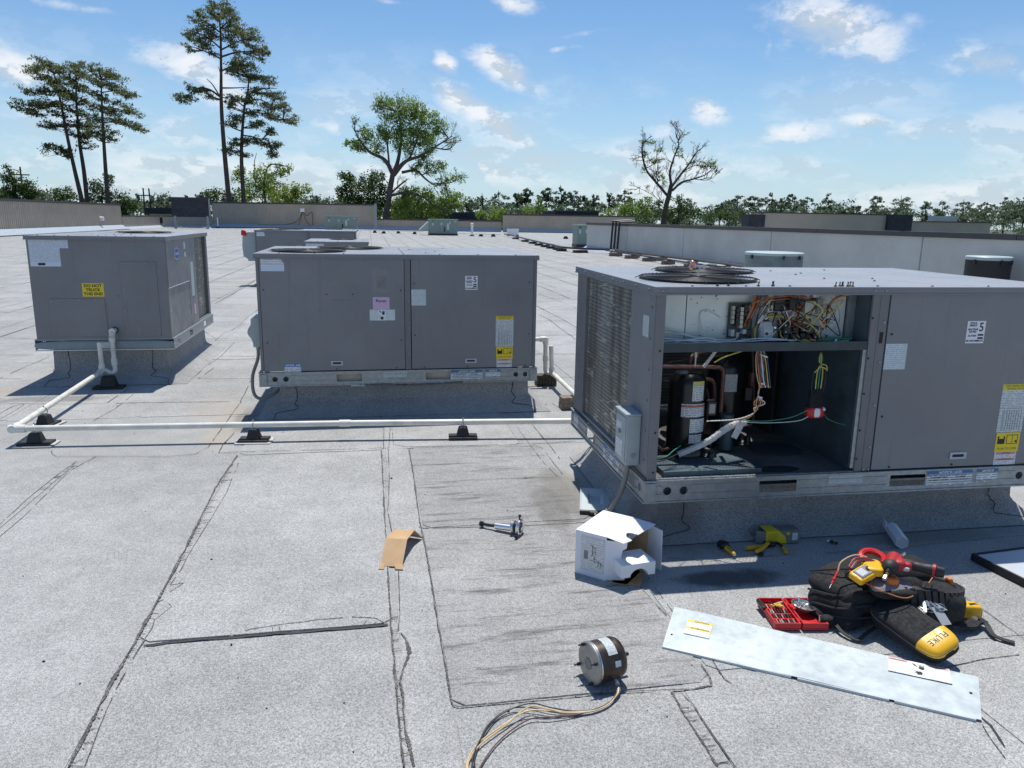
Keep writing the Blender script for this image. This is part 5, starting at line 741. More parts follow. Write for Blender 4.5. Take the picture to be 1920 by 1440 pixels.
# ================================================================ ROOFTOP UNITS
def curb(label, x0, x1, y0, y1, h, flare=.17, rz=0, org=(0, 0)):
    """membrane-wrapped curb: upright top, sloped cant, feathered foot with patched corners"""
    t = thing('roof_curb', label, 'curb', (org[0], org[1], 0), rz)
    lv = [(h, 0), (.13, .006), (.105, .02), (.03, flare*.72), (.006, flare)]
    vs, fs = [], []
    segs = 14
    for li, (z_, o_) in enumerate(lv):
        ring = []
        for (ax, ay), (bx_, by) in (((x0-o_, y0-o_), (x1+o_, y0-o_)), ((x1+o_, y0-o_), (x1+o_, y1+o_)), ((x1+o_, y1+o_), (x0-o_, y1+o_)), ((x0-o_, y1+o_), (x0-o_, y0-o_))):
            for k in range(segs):
                f = k/segs; x = ax+(bx_-ax)*f; y = ay+(by-ay)*f
                if 0 < li: w_ = .006*mnoise.noise(Vector((x*5, y*5, li))); x += w_; y += w_
                ring.append((x, y, z_))
        vs += ring
    n = segs*4
    for li in range(len(lv)-1):
        for k in range(n):
            l = (k+1) % n; fs.append((li*n+k, (li+1)*n+k, (li+1)*n+l, li*n+l))
    fs.append(tuple(range(n)))
    q = MB(); q.add(vs, fs); q.build('curb_membrane', M['curbskin'], t, ang=1.2)
    q = MB(); q.box(x0-.008, x1+.008, y0-.008, y1+.008, h-.012, h-.001); q.build('curb_strip', M['galv'], t, smooth=False)
    # patched corner lines
    q = MB(); rr = random.Random(int(x0*10)+3)
    for cx_, sg in ((x0, 1), (x1, -1)):
        pl = [(cx_+sg*.13, y0-.006, h-.02), (cx_+sg*.14, y0-.012, .15), (cx_+sg*.115, y0-.035, .10), (cx_+sg*.15, y0-.08, .068), (cx_+sg*.05, y0-.10, .055), (cx_-sg*.02, y0-.125, .045), (cx_-sg*.04, y0-flare-.01, .012)]
        q.tube([Vector(p)+Vector((rr.uniform(-.006, .006), -.002, 0)) for p in spline(pl, 4)], .0026, 4)
    q.build('corner_patch_edge', M['asphalt'], t)
    return t
M['shelf'] = mat('shelf_dark_steel', (.045, .06, .068), .45, metal=.3, var=.15)
M['slot_backing'] = mat('pale_slot_backing', (.50, .46, .38), .8, var=.1)
def screws(pts, face_y=None, r=.006, out=(0, -1, 0)):
    q = MB(); o = Vector(out)
    for p in pts: q.cyl(Vector(p), Vector(p)+o*.004, r, r*.75, 7)
    return q
def rail_holes(L, slots, circs, h=.112):
    hs = [rect(a, c_, .026, .086) for a, c_ in slots]+[circ(cx_, .055, .021, 16) for cx_ in circs]
    return hs
def build_rail(t, L, W, slotsF, circF, slotsS, circS, h=.112):
    q = MB()
    F = Matrix(((1, 0, 0, 0), (0, 0, 1, 0), (0, 1, 0, 0), (0, 0, 0, 1)))
    q.plate(rect(-.012, L+.012, 0, h), rail_holes(L, slotsF, circF), .003, Matrix.Translation((0, -.012, 0)) @ F)
    q.plate(rect(-.012, L+.012, 0, h), rail_holes(L, slotsF, circF), .003, Matrix.Translation((0, W+.009, 0)) @ F)
    Sd = Matrix(((0, 0, 1, 0), (1, 0, 0, 0), (0, 1, 0, 0), (0, 0, 0, 1)))
    for x in (-.012, L+.009):
        q.plate(rect(-.0089, W+.0088, 0.0002, h-.0002), rail_holes(W, slotsS, circS), .003, Matrix.Translation((x, 0, 0)) @ Sd)
    # lips and pressed beads
    q.box(-.02, L+.02, -.02, -.0122, .1035, .1115); q.box(-.0202, -.0122, -.0118, W+.012, .1035, .1113); q.box(L+.0122, L+.0202, -.0118, W+.012, .1035, .1113)
    q.box(-.018, L+.018, -.018, -.0124, -.004, .004); q.box(-.018, -.0124, -.0120, W+.012, -.004, .0038); q.box(L+.0124, L+.018, -.0120, W+.012, -.004, .0038)
    def beads(z_, spans, axis, c0):
        for a, c_ in spans:
            if axis == 'x': q.box(a, c_, c0-.0035, c0-.0002, z_, z_+.006)
            else:
                if c0 < 0: q.box(c0-.0035, c0-.0002, a, c_, z_, z_+.006)
                else: q.box(c0+.0002, c0+.0035, a, c_, z_, z_+.006)
    def spans(L_, sl, ci):
        cuts = sorted([(a-.015, c_+.015) for a, c_ in sl]+[(x-.03, x+.03) for x in ci]); o = []; p = .01
        for a, c_ in cuts:
            if a-p > .03: o.append((p, a))
            p = max(p, c_)
        if L_-.01-p > .03: o.append((p, L_-.01))
        return o
    for z_ in (.034, .078):
        beads(z_, spans(L, slotsF, circF), 'x', -.012); beads(z_, spans(W, slotsS, circS), 'y', -.012); beads(z_, spans(W, slotsS, circS), 'y', L+.012)
    q.build('base_rail', M['galv'], t, smooth=False)
    q = MB(); q.box(0.0, L, 0.0, .02, .0925, .110); q.build('rail_top_lip', M['galv'], t, smooth=False)
    # corner brackets
    for cx_ in (-.0165, L-.045):
        q = MB(); q.box(cx_, cx_+.06, -.0225, -.0203, .006, .10); q.build('corner_bracket', M['galv'], t, smooth=False, bevel=.001)
def build_fan(t, cx_, cy, z_, r, blades=True, phase=.3):
    """round wire guard, dark venturi ring, motor and blades under it"""
    q = MB()
    nr = 17
    for i in range(nr):
        rr = r*(.16+.84*i/(nr-1)); zz = z_+.012+.004*(1-(rr/r)**2)
        q.tube([(cx_+rr*math.cos(a), cy+rr*math.sin(a), zz) for a in [2*math.pi*k/40 for k in range(40)]], .0014 if i < nr-1 else .0022, 4, closed=True)
    for k in range(12):
        a = 2*math.pi*(k+.5)/12; ca, sa = math.cos(a), math.sin(a)
        q.tube([(cx_+ca*r*.14, cy+sa*r*.14, z_+.018), (cx_+ca*r*.6, cy+sa*r*.6, z_+.0165), (cx_+ca*r, cy+sa*r, z_+.0135), (cx_+ca*(r+.022), cy+sa*(r+.022), z_+.004)], .0023, 4)
    q.build('fan_guard', M['darksteel'], t)
    # rim of short guard ends
    q = MB()
    for k in range(56):
        a = 2*math.pi*k/56; ca, sa = math.cos(a), math.sin(a); q.tube([(cx_+ca*(r-.012), cy+sa*(r-.010), z_+.016), (cx_+ca*(r+.004), cy+sa*(r+.004), z_+.010)], .0024, 4)
    q.build('guard_rim', M['darksteel'], t, stuff=True)
    q = MB(); ri = r-.012
    vs, fs = [], []; n = 36
    for zz, rr in ((z_-.004, ri+.012), (z_-.03, ri), (z_-.045, ri)):
        for k in range(n): a = 2*math.pi*k/n; vs.append((cx_+rr*math.cos(a), cy+rr*math.sin(a), zz))
    for l in range(2):
        for k in range(n): fs.append((l*n+k, l*n+(k+1) % n, (l+1)*n+(k+1) % n, (l+1)*n+k))
    q.add(vs, fs); q.build('fan_ring', M['darksteel'], t)
    if blades:
        f = bpy.data.objects.new('fan', None); COL.objects.link(f); f.parent = t; f.location = (cx_, cy, z_-.07); f.rotation_euler = (0, 0, phase)
        for k in range(4):
            a0 = k*math.pi/2; vs, fs = [], []
            for i in range(6):
                rr = .05+(ri-.075)*i/5; wd = .30+.22*i/5
                for j in range(5):
                    a = a0+wd*(j/4-.5)*2*.8; vs.append((rr*math.cos(a), rr*math.sin(a), .04*(j/4-.5)*-1))
            for i in range(5):
                for j in range(4): fs.append((i*5+j, i*5+j+1, (i+1)*5+j+1, (i+1)*5+j))
            q = MB(); q.add(vs, fs); q.build('fan_blade', M['steel'] if False else M['darksteel'], f)
        q = MB(); q.cyl((0, 0, -.03), (0, 0, .035), .055, n=16); q.build('hub', M['darksteel'], f)
        q = MB(); q.cyl((0, 0, -.20), (0, 0, -.04), .075, n=18); q.build('fan_motor', M['black'], f)
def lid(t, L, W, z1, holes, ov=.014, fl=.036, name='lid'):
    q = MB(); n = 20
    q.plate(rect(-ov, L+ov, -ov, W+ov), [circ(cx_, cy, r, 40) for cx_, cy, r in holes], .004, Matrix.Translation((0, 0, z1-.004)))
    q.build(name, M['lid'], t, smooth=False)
    q = MB()
    q.box(-ov, L+ov, -ov, -ov+.0025, z1-fl, z1-.0045); q.box(-ov, L+ov, W+ov-.0025, W+ov, z1-fl, z1-.0045)
    q.box(-ov, -ov+.0025, -ov+.0026, W+ov-.0026, z1-fl, z1-.0045); q.box(L+ov-.0025, L+ov, -ov+.0026, W+ov-.0026, z1-fl, z1-.0045)
    # hem
    q.box(-ov-.003, L+ov+.003, -ov-.003, -ov-.0002, z1-fl-.002, z1-fl+.005); q.box(-ov-.003, -ov-.0002, -ov, W+ov, z1-fl-.002, z1-fl+.005); q.box(L+ov+.0002, L+ov+.003, -ov, W+ov, z1-fl-.002, z1-fl+.005)
    q.build('lid_flange', M['paint'], t, smooth=False)
    pts = [(x, -ov-.001, z1-fl*.5) for x in (.02, L*.5-.02, L*.5+.04, L-.02)]
    s1 = screws(pts, r=.007)
    for x, y in [(L*f, y_) for f in (.51,) for y_ in (.03, .25, .5, .8, 1.1)]+[(L*f, .02) for f in (.08, .2, .3, .64, .78, .92)]+[(L*.64, .5), (L*.55, .9), (L*.7, 1.2), (L*.6, .35)]:
        if y < W and all(math.hypot(x-h_[0], y-h_[1]) > h_[2]+.03 for h_ in holes): s1.cyl((x, y, z1-.001), (x, y, z1+.006), .008, .005, 7)
    for k in range(8): s1.cyl((-ov-.001, .06+k*(W-.1)/7, z1-fl*.5), (-ov-.006, .06+k*(W-.1)/7, z1-fl*.5), .006, n=7)
    s1.build('screw_heads', M['galv'], t, stuff=True)
def handle_slot(t, x, y0, z_):
    q = MB(); q.plate(rect(0, .095, 0, .037), [rect(.014, .081, .011, .026)], .006, Matrix.Translation((x, y0, z_)) @ FACE['F']); o = q.build('handle_slot', M['bezel'], t, smooth=False, bevel=.0015)
    q = MB(); q.box(x+.013, x+.082, y0-.0018, y0-.0008, z_+.0105, z_+.0265); q.build('slot_recess', M['gap'], o, smooth=False)
def stack_label(t, at):
    s_ = sticker(t, 'stack_height_label', 'F', at, .103, .113, M['print_base'] if 'print_base' in M else M['whitepaint'])
    text(s_, '5', .062, (.081, .080), M['ink'], sx=.9, bold=.0008)
    for i, v in enumerate((.042, .026)):
        q = MB(); q.box(.066, .096, v-.0045, v+.0045, .0014, .0022); q.build('print_bar', M['ink'], s_, smooth=False)
    for st, v in (('STACK', .102), ('HEIGHT', .090), ('HAUTEUR', .070), ('DE PILE', .058), ('ALTURA', .038)): text(s_, st, .0125, (.034, v), M['ink'], bold=.0006)
    text(s_, 'DE APILAMIENTO', .0125, (.051, .012), M['ink'], bold=.0006)
def long_label(t, at):
    s_ = sticker(t, 'rating_label', 'F', at, .150, .258, print_mat('rating_print', paper=(.62, .66, .66), pitch=.009, word=70, amt=.65, bands=((0, .2, .226, .258, (.72, .58, .04)), (0, .2, .128, .132, (.3, .33, .33)), (.02, .035, .01, .12, (.35, .38, .38)))))
    text(s_, 'UNIT SHIPPED WITH', .014, (.075, .248), M['ink'], sx=.9); text(s_, 'VERTICAL DUCTS', .014, (.075, .234), M['ink'], sx=.9)
    for i in range(7):
        q = MB(); q.box(.045+i*.014, .048+i*.014, .012, .118, .0013, .002); q.build('table_rule', M['greywire'], s_, smooth=False)
    s2 = sticker(t, 'curb_label', 'F', (at[0]+.006, at[1], at[2]-.105), .140, .103, M['yellow_flat'])
    q = MB()
    q.box(.010, .052, .042, .070, .0013, .002); q.box(.010, .018, .070, .084, .0013, .002); q.box(.044, .052, .070, .084, .0013, .002)
    for bx in ((.062, .128, .088, .091), (.062, .065, .045, .09), (.095, .097, .045, .09), (.125, .128, .045, .09), (.062, .128, .042, .045)): q.box(bx[0], bx[1], bx[2], bx[3], .0013, .002)
    q.cyl((.118, .055, .0013), (.118, .055, .002), .006, n=10)
    q.build('print_drawing', M['ink'], s2, smooth=False)
    text(s2, 'FLUSH TO CURB', .016, (.07, .016), M['ink'], sx=.95)
    s3 = sticker(t, 'warning_label', 'F', (at[0]+.010, at[1], at[2]-.178), .130, .072, print_mat('warn_print', pitch=.008, word=80, bands=((.008, .122, .058, .070, (.60, .28, .22)), (.008, .122, .024, .036, (.60, .22, .20)))))
    text(s3, 'WARNING', .011, (.066, .064), M['ink']); text(s3, 'ADVERTENCIA', .011, (.066, .030), M['ink'])
def notice_label(t, at, w_=.265, h_=.080, face='F', words=('NOTICE / AVIS',)):
    s_ = sticker(t, 'notice_label', face, at, w_, h_, print_mat('notice_print', pitch=.012, word=45, fill=.4, bands=((0, w_, h_*.66, h_, (.03, .16, .40)),)), label='blue and white notice label')
    text(s_, words[0], h_*.26, (w_/2, h_*.83), M['white'], sx=1.0, shear=.2, bold=.0006)
    if w_ > .2:
        for i, (a, c_) in enumerate((('THIS ECONOMIZER IS READY', 'EST CONFIGURE'), ('FOR HORIZONTAL RETURN FOR', 'POUR MONTAGE HORIZONTAL'), ('FROM THIS END', 'A PARTIR DE CE COTE'))):
            text(s_, a, .0095, (w_*.27, h_*(.52-.18*i)), M['ink'], sx=.8, bold=.0004); text(s_, c_, .0095, (w_*.75, h_*(.52-.18*i)), M['ink'], sx=.8, bold=.0004)
def hand_marks(s_, cx_, cy, k=1.0):
    """two black warning pictograms: struck hand, pinched hand"""
    q = MB(); T = .0013; B_ = .002
    def blobp(pts): q.plate([(cx_+x*k, cy+y*k) for x, y in pts], [], .0007, Matrix.Translation((0, 0, T)))
    blobp([(.004, .004), (.016, .000), (.022, .010), (.020, .018), (.006, .018), (.002, .012)])
    for i in range(4): blobp([(.004+i*.0045, .018), (.0068+i*.0045, .018), (.0072+i*.0045, .031-abs(i-1.5)*.002), (.0048+i*.0045, .031-abs(i-1.5)*.002)])
    blobp([(-.018, .034), (-.004, .024), (-.009, .022), (-.001, .014), (-.003, .020), (-.012, .020)])
    blobp([(-.024, -.008), (.000, -.014), (.008, -.012), (.014, -.018), (.010, -.032), (-.004, -.034), (-.006, -.026), (-.016, -.022), (-.004, -.020), (-.010, -.014), (-.024, -.006)])
    q.build('warning_pictogram', M['ink'], s_, smooth=False)
def disconnect_box(t, y0, y1, z0, z1, dx, round_front=False, cond=None):
    if not round_front:
        q = MB(); q.box(-dx, -.001, y0, y1, z0, z1); o = q.build('disconnect_box', M['bezelbox'], t, bevel=.004)
        q = MB(); q.box(-dx-.008, -.001, y0-.006, y1+.006, z1+.0002, z1+.012); q.build('box_hood', M['bezelbox'], o, bevel=.003)
        q = MB(); q.box(-dx-.004, -dx-.0002, y0+.01, y1-.006, z0+.012, z1-.012); q.build('box_door', M['bezelbox'], o, bevel=.0015)
        sticker(o, 'door_label', 'L', (-dx-.0042, y1-.02, z0+.03), (y1-y0)*.62, (z1-z0)*.34, M['print_big'])
        sticker(o, 'door_label', 'L', (-dx-.0042, y1-.02, z1-.09), (y1-y0)*.5, .04, M['print_big'])
        q = MB(); q.box(-dx-.014, -dx-.0042, (y0+y1)/2-.008, (y0+y1)/2+.008, z0+.15, z0+.172); q.build('latch', M['galv'], o)
        q = MB(); q.cyl((-dx*.5, y0-.008, z0+.05), (-dx*.5, y0-.0062, z0+.05), .012, n=14); q.build('knockout', M['galv'], o)
    else:
        # box seen end on, with a rounded belly over the switch handle
        ol = [(0, z0), (0, z1), (-dx*.55, z1), (-dx*.72, z1-.02), (-dx*.72, z1-.06), (-dx*.95, z1-.10), (-dx, (z0+z1)/2), (-dx*.95, z0+.10), (-dx*.72, z0+.065), (-dx*.62, z0+.03), (-dx*.62, z0)]
        q = MB(); q.prism(ol, y0, y1); o = q.build('disconnect_box', M['bezelbox'], t, bevel=.003, recalc=True)
        q = MB(); q.box(-dx*.45, -.0, y0-.004, y0-.0002, z0+.01, z1-.01); q.build('box_side', M['bezelbox'], o, bevel=.001)
    if cond:
        q = MB(); q.tube(spline(cond, 10), .0135, 10); q.build('flexible_conduit', M['greywire'], o)
        q = MB(); a = Vector(cond[0]); q.cyl(a+Vector((0, 0, .02)), a-Vector((0, 0, .02)), .018, n=12); q.build('conduit_nut', M['galv'], o)
M['bezelbox'] = mat('disconnect_grey', (.36, .41, .42), .45, var=.05, dirt=(.3, .3, .28), damt=.3)
def large_unit(label, loc, rz, opened=False, low_detail=False, group='large grey rooftop units'):
    L, W, H = 2.238, 1.464, 1.052
    t = thing('rooftop_unit', label, 'air conditioner', loc, rz, group)
    build_rail(t, L, W, [(.588, .79), (1.31, 1.513)], [.105, .19, 2.07, 2.153], [(.135, .30), (.877, 1.07)], [.06], .112)
    z0, z1 = .118, H-.030
    fans = [(.37, .42, .30), (.70, 1.07, .29)] if not opened else [(.37, .42, .30), (.67, 1.04, .29)]
    lid(t, L, W, H, fans)
    for i, (a, c_, r) in enumerate(fans): build_fan(t, a, c_, H, r, blades=(not opened) or i == 1, phase=.4+i)
    # side coil (left), condenser corner
    q = MB(); q.box(.018, .05, .36 if opened else .36, 1.24, z0+.01, z1-.02); q.build('condenser_coil', M['coil'], t, smooth=False)
    q = MB(); q.box(.0, .012, .0, .357, z0, z1); q.build('side_panel', M['paint'], t, smooth=False)
    q = MB(); q.box(.0, .03, 1.245, 1.30, z0, z1); q.box(.0, .02, 1.302, 1.345, z0, z1); q.box(0, .03, 1.347, W, z0, z1); q.build('rear_post', M['post'], t, smooth=False)
    q = MB(); q.box(.0, .02, .36, 1.245, z0, z0+.02); q.build('coil_frame', M['galv'], t, smooth=False); q = MB(); q.box(.0, .02, .36, 1.245, z1-.02, z1); q.build('coil_frame', M['galv'], t, smooth=False)
    q = MB(); q.box(.05, 1.10, W-.05, W-.02, z0+.01, z1-.02); q.build('condenser_coil', M['coil'], t, smooth=False)
    q = MB(); q.box(1.10, L, W-.015, W, z0, z1); q.build('rear_panel', M['paint'], t, smooth=False)
    q = MB(); q.box(L-.015, L, .0, W-.016, z0, z1); q.build('end_panel', M['paint'], t, smooth=False)
    # face: door edges with dark joint lines
    X1, X2 = 1.143, 1.195
    q = MB(); q.box(X1+.003, X2-.003, -.004, .03, z0-.004, z1); q.build('centre_post', M['post'], t, smooth=False, bevel=.001)
    screws([((X1+X2)/2+.006, -.0045, z_) for z_ in (.24, .46, .68, .88)]+[(X1+.012, -.0045, z0+.004), (X2-.012, -.0045, z0+.004)], r=.008).build('post_screw_heads', M['galv'], t, stuff=True)
    q = MB(); q.box(X2+.004, L-.030, -.006, .02, z0, z1); q.build('access_door', M['paint'], t, smooth=False, bevel=.0015)
    q = MB(); q.box(L-.026, L, -.002, .03, z0, z1); q.build('corner_post', M['post'], t, smooth=False)
    for xx in ((X2-.003, X2+.004), (L-.030, L-.026)):
        q = MB(); q.box(xx[0], xx[1], .004, .022, z0, z1); q.build('door_joint', M['gap'], t, smooth=False)
    q = MB(); q.box(1.20, L-.03, .021, W-.02, z0, z1); q.build('inner_box', M['inner'], t, smooth=False)
    screws([(X2+.03, -.0065, .40), (X2+.028, -.0065, .82), (L-.06, -.0065, .40), (L-.062, -.0065, .83), (1.30, -.0065, z0+.012), (1.66, -.0065, z0+.012), (2.15, -.0065, z0+.012)]).build('door_screws', M['darksteel'], t, stuff=True)
    y = -.0062
    handle_slot(t, 1.640, y, .160)
    stack_label(t, (1.637, y, .770))
    long_label(t, (1.895, y, .295))
    sticker(t, 'wiring_label', 'F', (X2+.004, y, .642), .118, .130, M['print_table'])
    notice_label(t, (1.520, -.0125, .022)); notice_label(t, (1.812, -.0125, .028), .125, .072, words=('NOTICE',))
    sticker(t, 'foil_label', 'F', (.963, -.0125, .052), .19, .048, M['print_silver'])
    for xg in (2.02, .06): q = MB(); q.box(xg, xg+.16, .03, .034, .005, .09); q.build('rail_light_blocker', M['inner'], t, smooth=False)  # dark plates added behind the end holes to block sky light
    if not opened:
        q = MB(); q.box(.45, 1.75, .03, .05, .0, .090); q.build('slot_backing_strip', M['slot_backing'], t, smooth=False)  # pale strip added to show through the rail slots
        q = MB(); q.box(.026, X1-.001, -.006, .02, z0, z1); q.build('access_door', M['paint'], t, smooth=False, bevel=.0015)
        q = MB(); q.box(0, .022, -.002, .03, z0, z1); q.build('corner_post', M['post'], t, smooth=False)
        for xx in ((.022, .026), (X1-.001, X1+.003)):
            q = MB(); q.box(xx[0], xx[1], .004, .022, z0, z1); q.build('door_joint', M['gap'], t, smooth=False)
        q = MB(); q.box(.06, 1.19, .021, .36, z0, z1-.1); q.build('inner_box', M['inner'], t, smooth=False)
        q = MB(); q.box(.06, 1.19, .361, W-.06, z0, .5); q.build('inner_pan', M['innerblk'], t, smooth=False)
        screws([(.06, -.0065, .35), (.05, -.0065, .77), (X1-.03, -.0065, .36), (X1-.03, -.0065, .765), (1.07, -.0065, z0+.012), (.59, -.0065, z0+.012), (.53, -.0065, .735), (.735, -.0065, .735)]).build('door_screws', M['darksteel'], t, stuff=True)
        q = MB(); q.tube([(.55, y, .70), (.57, y, .685), (.72, y, .69), (.735, y, .705)], .0012, 4); q.build('door_scratch', M['post'], t)
        handle_slot(t, .547, y, .160)
        s_ = sticker(t, 'barcode_label', 'F', (.039, y, .916), .176, .118, print_mat('barcode_print', pitch=.017, fill=.5, word=150, amt=.65, bands=((0, .2, 0, .045, (.60, .66, .76)),)), cut=[(0, 0), (.176, 0), (.176, .06), (.150, .095), (.135, .118), (0, .118)])
        text(s_, '50TC-D08A2A6-0A0', .020, (.070, .100), M['ink'], sx=.85, bold=.0004)
        # clear window label + square louver sticker
        q = MB(); q.box(.890, 1.020, y-.0008, y-.0001, .755, .935); q.build('clear_film', M['film'], t, smooth=False)
        s_ = sticker(t, 'logo_sticker', 'F', (.925, y-.001, .778), .080, .098, M['greywire'], label='square dark emblem sticker with a curved corner')
        q = MB(); q.plate([(.004, .010), (.02, .03), (.045, .045), (.065, .07), (.074, .094), (.06, .088), (.045, .062), (.018, .045)], [], .0008, Matrix.Translation((0, 0, .0013))); q.build('emblem_curve', M['post'], s_, smooth=False)
        s_ = sticker(t, 'pink_refrigerant_label', 'F', (.890, y, .613), .133, .098, M['print_pink'], label='pink label printed Puron')
        text(s_, 'Puron', .034, (.066, .068), M['navy2'], bold=.0008)
        s_ = sticker(t, 'warning_label', 'F', (.864, y, .523), .202, .089, M['print_warn']); hand_marks(s_, .095, .045, 1.15)
        notice_label(t, (.182, y, .106), .128, .072, words=('NOTICE  AVIS',))
    return t
M['print_table'] = print_mat('wiring_table_print', paper=(.60, .66, .68), ink=(.25, .30, .33), pitch=.010, word=110, amt=.6)
M['print_warn'] = print_mat('warning_print', paper=(.66, .72, .73), ink=(.3, .4, .4), pitch=.0085, word=90, amt=.6, bands=((.068, .128, 0, .2, (.70, .76, .78)),))
M['navy2'] = mat('dark_purple_print', (.06, .03, .12), .5)
M['film'] = mat('clear_film', (.235, .225, .24), .25)
B0 = (-.8686, 6.2612, .256)
U_B = large_unit('middle grey rooftop unit with closed doors and a pink label', B0, 0)
curb('grey curb under the middle closed unit', .13, 2.19, .06, 1.40, .262, org=(B0[0], B0[1]))
disconnect_box(U_B, .10, .30, .30, .545, .105, True, [(-.035, .15, .30), (-.04, .14, .20), (-.085, .12, .06), (-.08, .10, -.08), (-.02, .09, -.125), (.08, .12, -.09), (.16, .2, -.03)])
q = MB(); q.tube(spline([(.75, -.02, -.012), (.95, -.03, -.006), (1.2, -.03, -.012), (1.45, -.025, -.008), (1.62, -.02, -.002)], 8), [.004+.006*abs(math.sin(k*1.7)) for k in range(33)], 5); q.build('torn_gasket', M['pan'], U_B)
q = MB(); q.tube([(.70, -.025, -.009), (.86, -.028, -.011)], .004, 5); q.build('torn_gasket', M['white'], U_B)
# ---- unit C, opened
C0 = (1.3057, 3.3667, .256); CR = -.0161
U_C = large_unit('nearest grey rooftop unit at right with one door off and its wiring exposed', C0, CR, True)
_c, _s = math.cos(CR), math.sin(CR)
def CW(x, y, z_): return (C0[0]+x*_c-y*_s, C0[1]+x*_s+y*_c, C0[2]+z_)
curb('grey curb under the opened unit', .13, 2.19, .16, 1.40, .262, flare=.13, rz=CR, org=(C0[0], C0[1]))
disconnect_box(U_C, .115, .285, .150, .405, .075, False, [(-.035, .20, .15), (-.037, .20, .08), (-.06, .21, -.03), (-.10, .24, -.13), (-.10, .30, -.165), (-.02, .40, -.13)])
notice_label(U_C, (-.0125, .70, .012), .30, .085, 'L'); sticker(U_C, 'notice_label', 'L', (-.0125, 1.40, .015), .12, .078, M['print'])
sticker(U_C, 'side_label', 'L', (-.0006, .165, .80), .085, .105, M['print_silver'])
screws([]).build
q = MB()
for z_ in (.2, .35, .5, .65, .8, .95): q.cyl((-.001, .05, z_), (-.005, .05, z_), .006, n=7)
for z_ in (.25, .55, .85): q.cyl((-.001, 1.26, z_), (-.005, 1.26, z_), .006, n=7)
q.build('screw_heads', M['galv'], U_C, stuff=True)
q = MB(); q.box(.0, .047, -.003, .012, .100, 1.022); q.build('corner_post', M['post'], U_C, smooth=False, bevel=.001)
q = MB(); q.box(.040, .052, .0125, .14, .118, 1.02); q.build('post_return', M['inner'], U_C, smooth=False)
q = MB(); q.box(1.105, 1.145, -.003, .012, .100, 1.022); q.build('door_jamb', M['post'], U_C, smooth=False, bevel=.001)
q = MB(); q.box(1.084, 1.104, .003, .02, .13, .76); q.build('jamb_strip', M['galv'], U_C, smooth=False)
screws([(1.112, -.0035, z_) for z_ in (.18, .33, .52, .70, .9)]+[(.03, -.0035, z_) for z_ in (.15, .35, .75)]).build('screw_heads', M['darksteel'], U_C, stuff=True)
q = MB(); q.box(1.158, 1.176, -.0072, -.0062, .775, .83); q.build('rust_mark', M['gap'], U_C, smooth=False)
# bay floor, divider, shelf
q = MB(); q.box(.015, 1.10, .012, 1.40, .094, .108); q.build('floor_pan', M['pan'], U_C, smooth=False)
q = MB(); q.box(.03, 1.10, -.006, .0118, .096, .116); q.build('floor_lip', M['galv'], U_C, smooth=False)
q = MB(); q.box(1.10, 1.115, .021, 1.40, .109, 1.02); q.build('divider_wall', M['inner'], U_C, smooth=False)
q = MB(); q.box(1.02, 1.035, .72, 1.40, .109, .76); q.build('inner_baffle', M['innerblk'], U_C, smooth=False)
q = MB(); q.box(.10, .62, .035, .30, .109, .138); q.build('compressor_plinth', M['inner'], U_C, smooth=False, bevel=.003)
q = MB(); q.box(.045, 1.102, .004, .150, .757, .772); q.box(.045, 1.102, .0, .004, .742, .785); q.build('control_shelf', M['shelf'], U_C, smooth=False)
CP = .145
q = MB(); hs = [circ(.27+rnd.uniform(0, .8), rnd.uniform(.80, 1.0), .0028, 6) for k in range(24)]
q.box(.052, .205, CP, CP+.004, .773, 1.045); q.build('control_plate', M['galv_plate'], U_C, smooth=False)
q = MB(); q.box(.210, 1.055, CP, CP+.004, .773, 1.045); q.build('control_plate', M['galv_plate'], U_C, smooth=False)
q = MB(); q.box(1.060, 1.099, CP-.02, CP+.004, .773, 1.045); q.build('control_plate', M['galv'], U_C, smooth=False)
q = MB()
rs = random.Random(3)
for k in range(46): x, z_ = rs.choice([rs.uniform(.22, .45), rs.uniform(.9, 1.04)]), rs.uniform(.79, 1.0); q.cyl((x, CP-.0012, z_), (x, CP-.0002, z_), rs.choice([.002, .003, .0035]), n=6)
q.build('punched_holes', M['gap'], U_C, stuff=True)
M['insul'] = mat('black_foil_insulation', (.05, .06, .07), .45, bump=1.0, bscale=25)
def part(nm, m, fn, bevel=0, parent=U_C, **kw):
    q = MB(); fn(q); return q.build(nm, M[m], parent, bevel=bevel, **kw)
# circuit board
bd = part('circuit_board', 'board', lambda q: q.box(.425, .550, CP-.016, CP-.006, .788, .962))
cs = random.Random(9)
for (x0, x1, zz0, zz1, m_, dp) in ((.428, .446, .80, .835, 'bezel', .03), (.448, .462, .85, .94, 'black', .035), (.470, .486, .84, .945, 'beige', .03), (.49, .505, .90, .955, 'black', .03), (.46, .475, .795, .82, 'beige', .02), (.51, .53, .86, .89, 'black', .03), (.515, .545, .80, .83, 'black', .02), (.49, .51, .81, .835, 'bezel', .025), (.432, .444, .86, .95, 'beige', .022), (.52, .545, .92, .95, 'bezel', .02)):
    n_ = max(1, int((zz1-zz0)/.018)); 
    for k in range(n_):
        za = zz0+(zz1-zz0)*k/n_; part('board_component', m_, lambda q: q.box(x0, x1, CP-.016-dp, CP-.0162, za+.001, za+(zz1-zz0)/n_-.002), parent=bd, smooth=False)
ct = part('contactor', 'beige', lambda q: q.box(.612, .640, CP-.045, CP-.001, .915, 1.005), .003)
for z_ in (.93, .958, .985): part('terminal', 'darksteel', lambda q: q.cyl((.626, CP-.049, z_), (.626, CP-.0452, z_), .006, n=8), parent=ct)
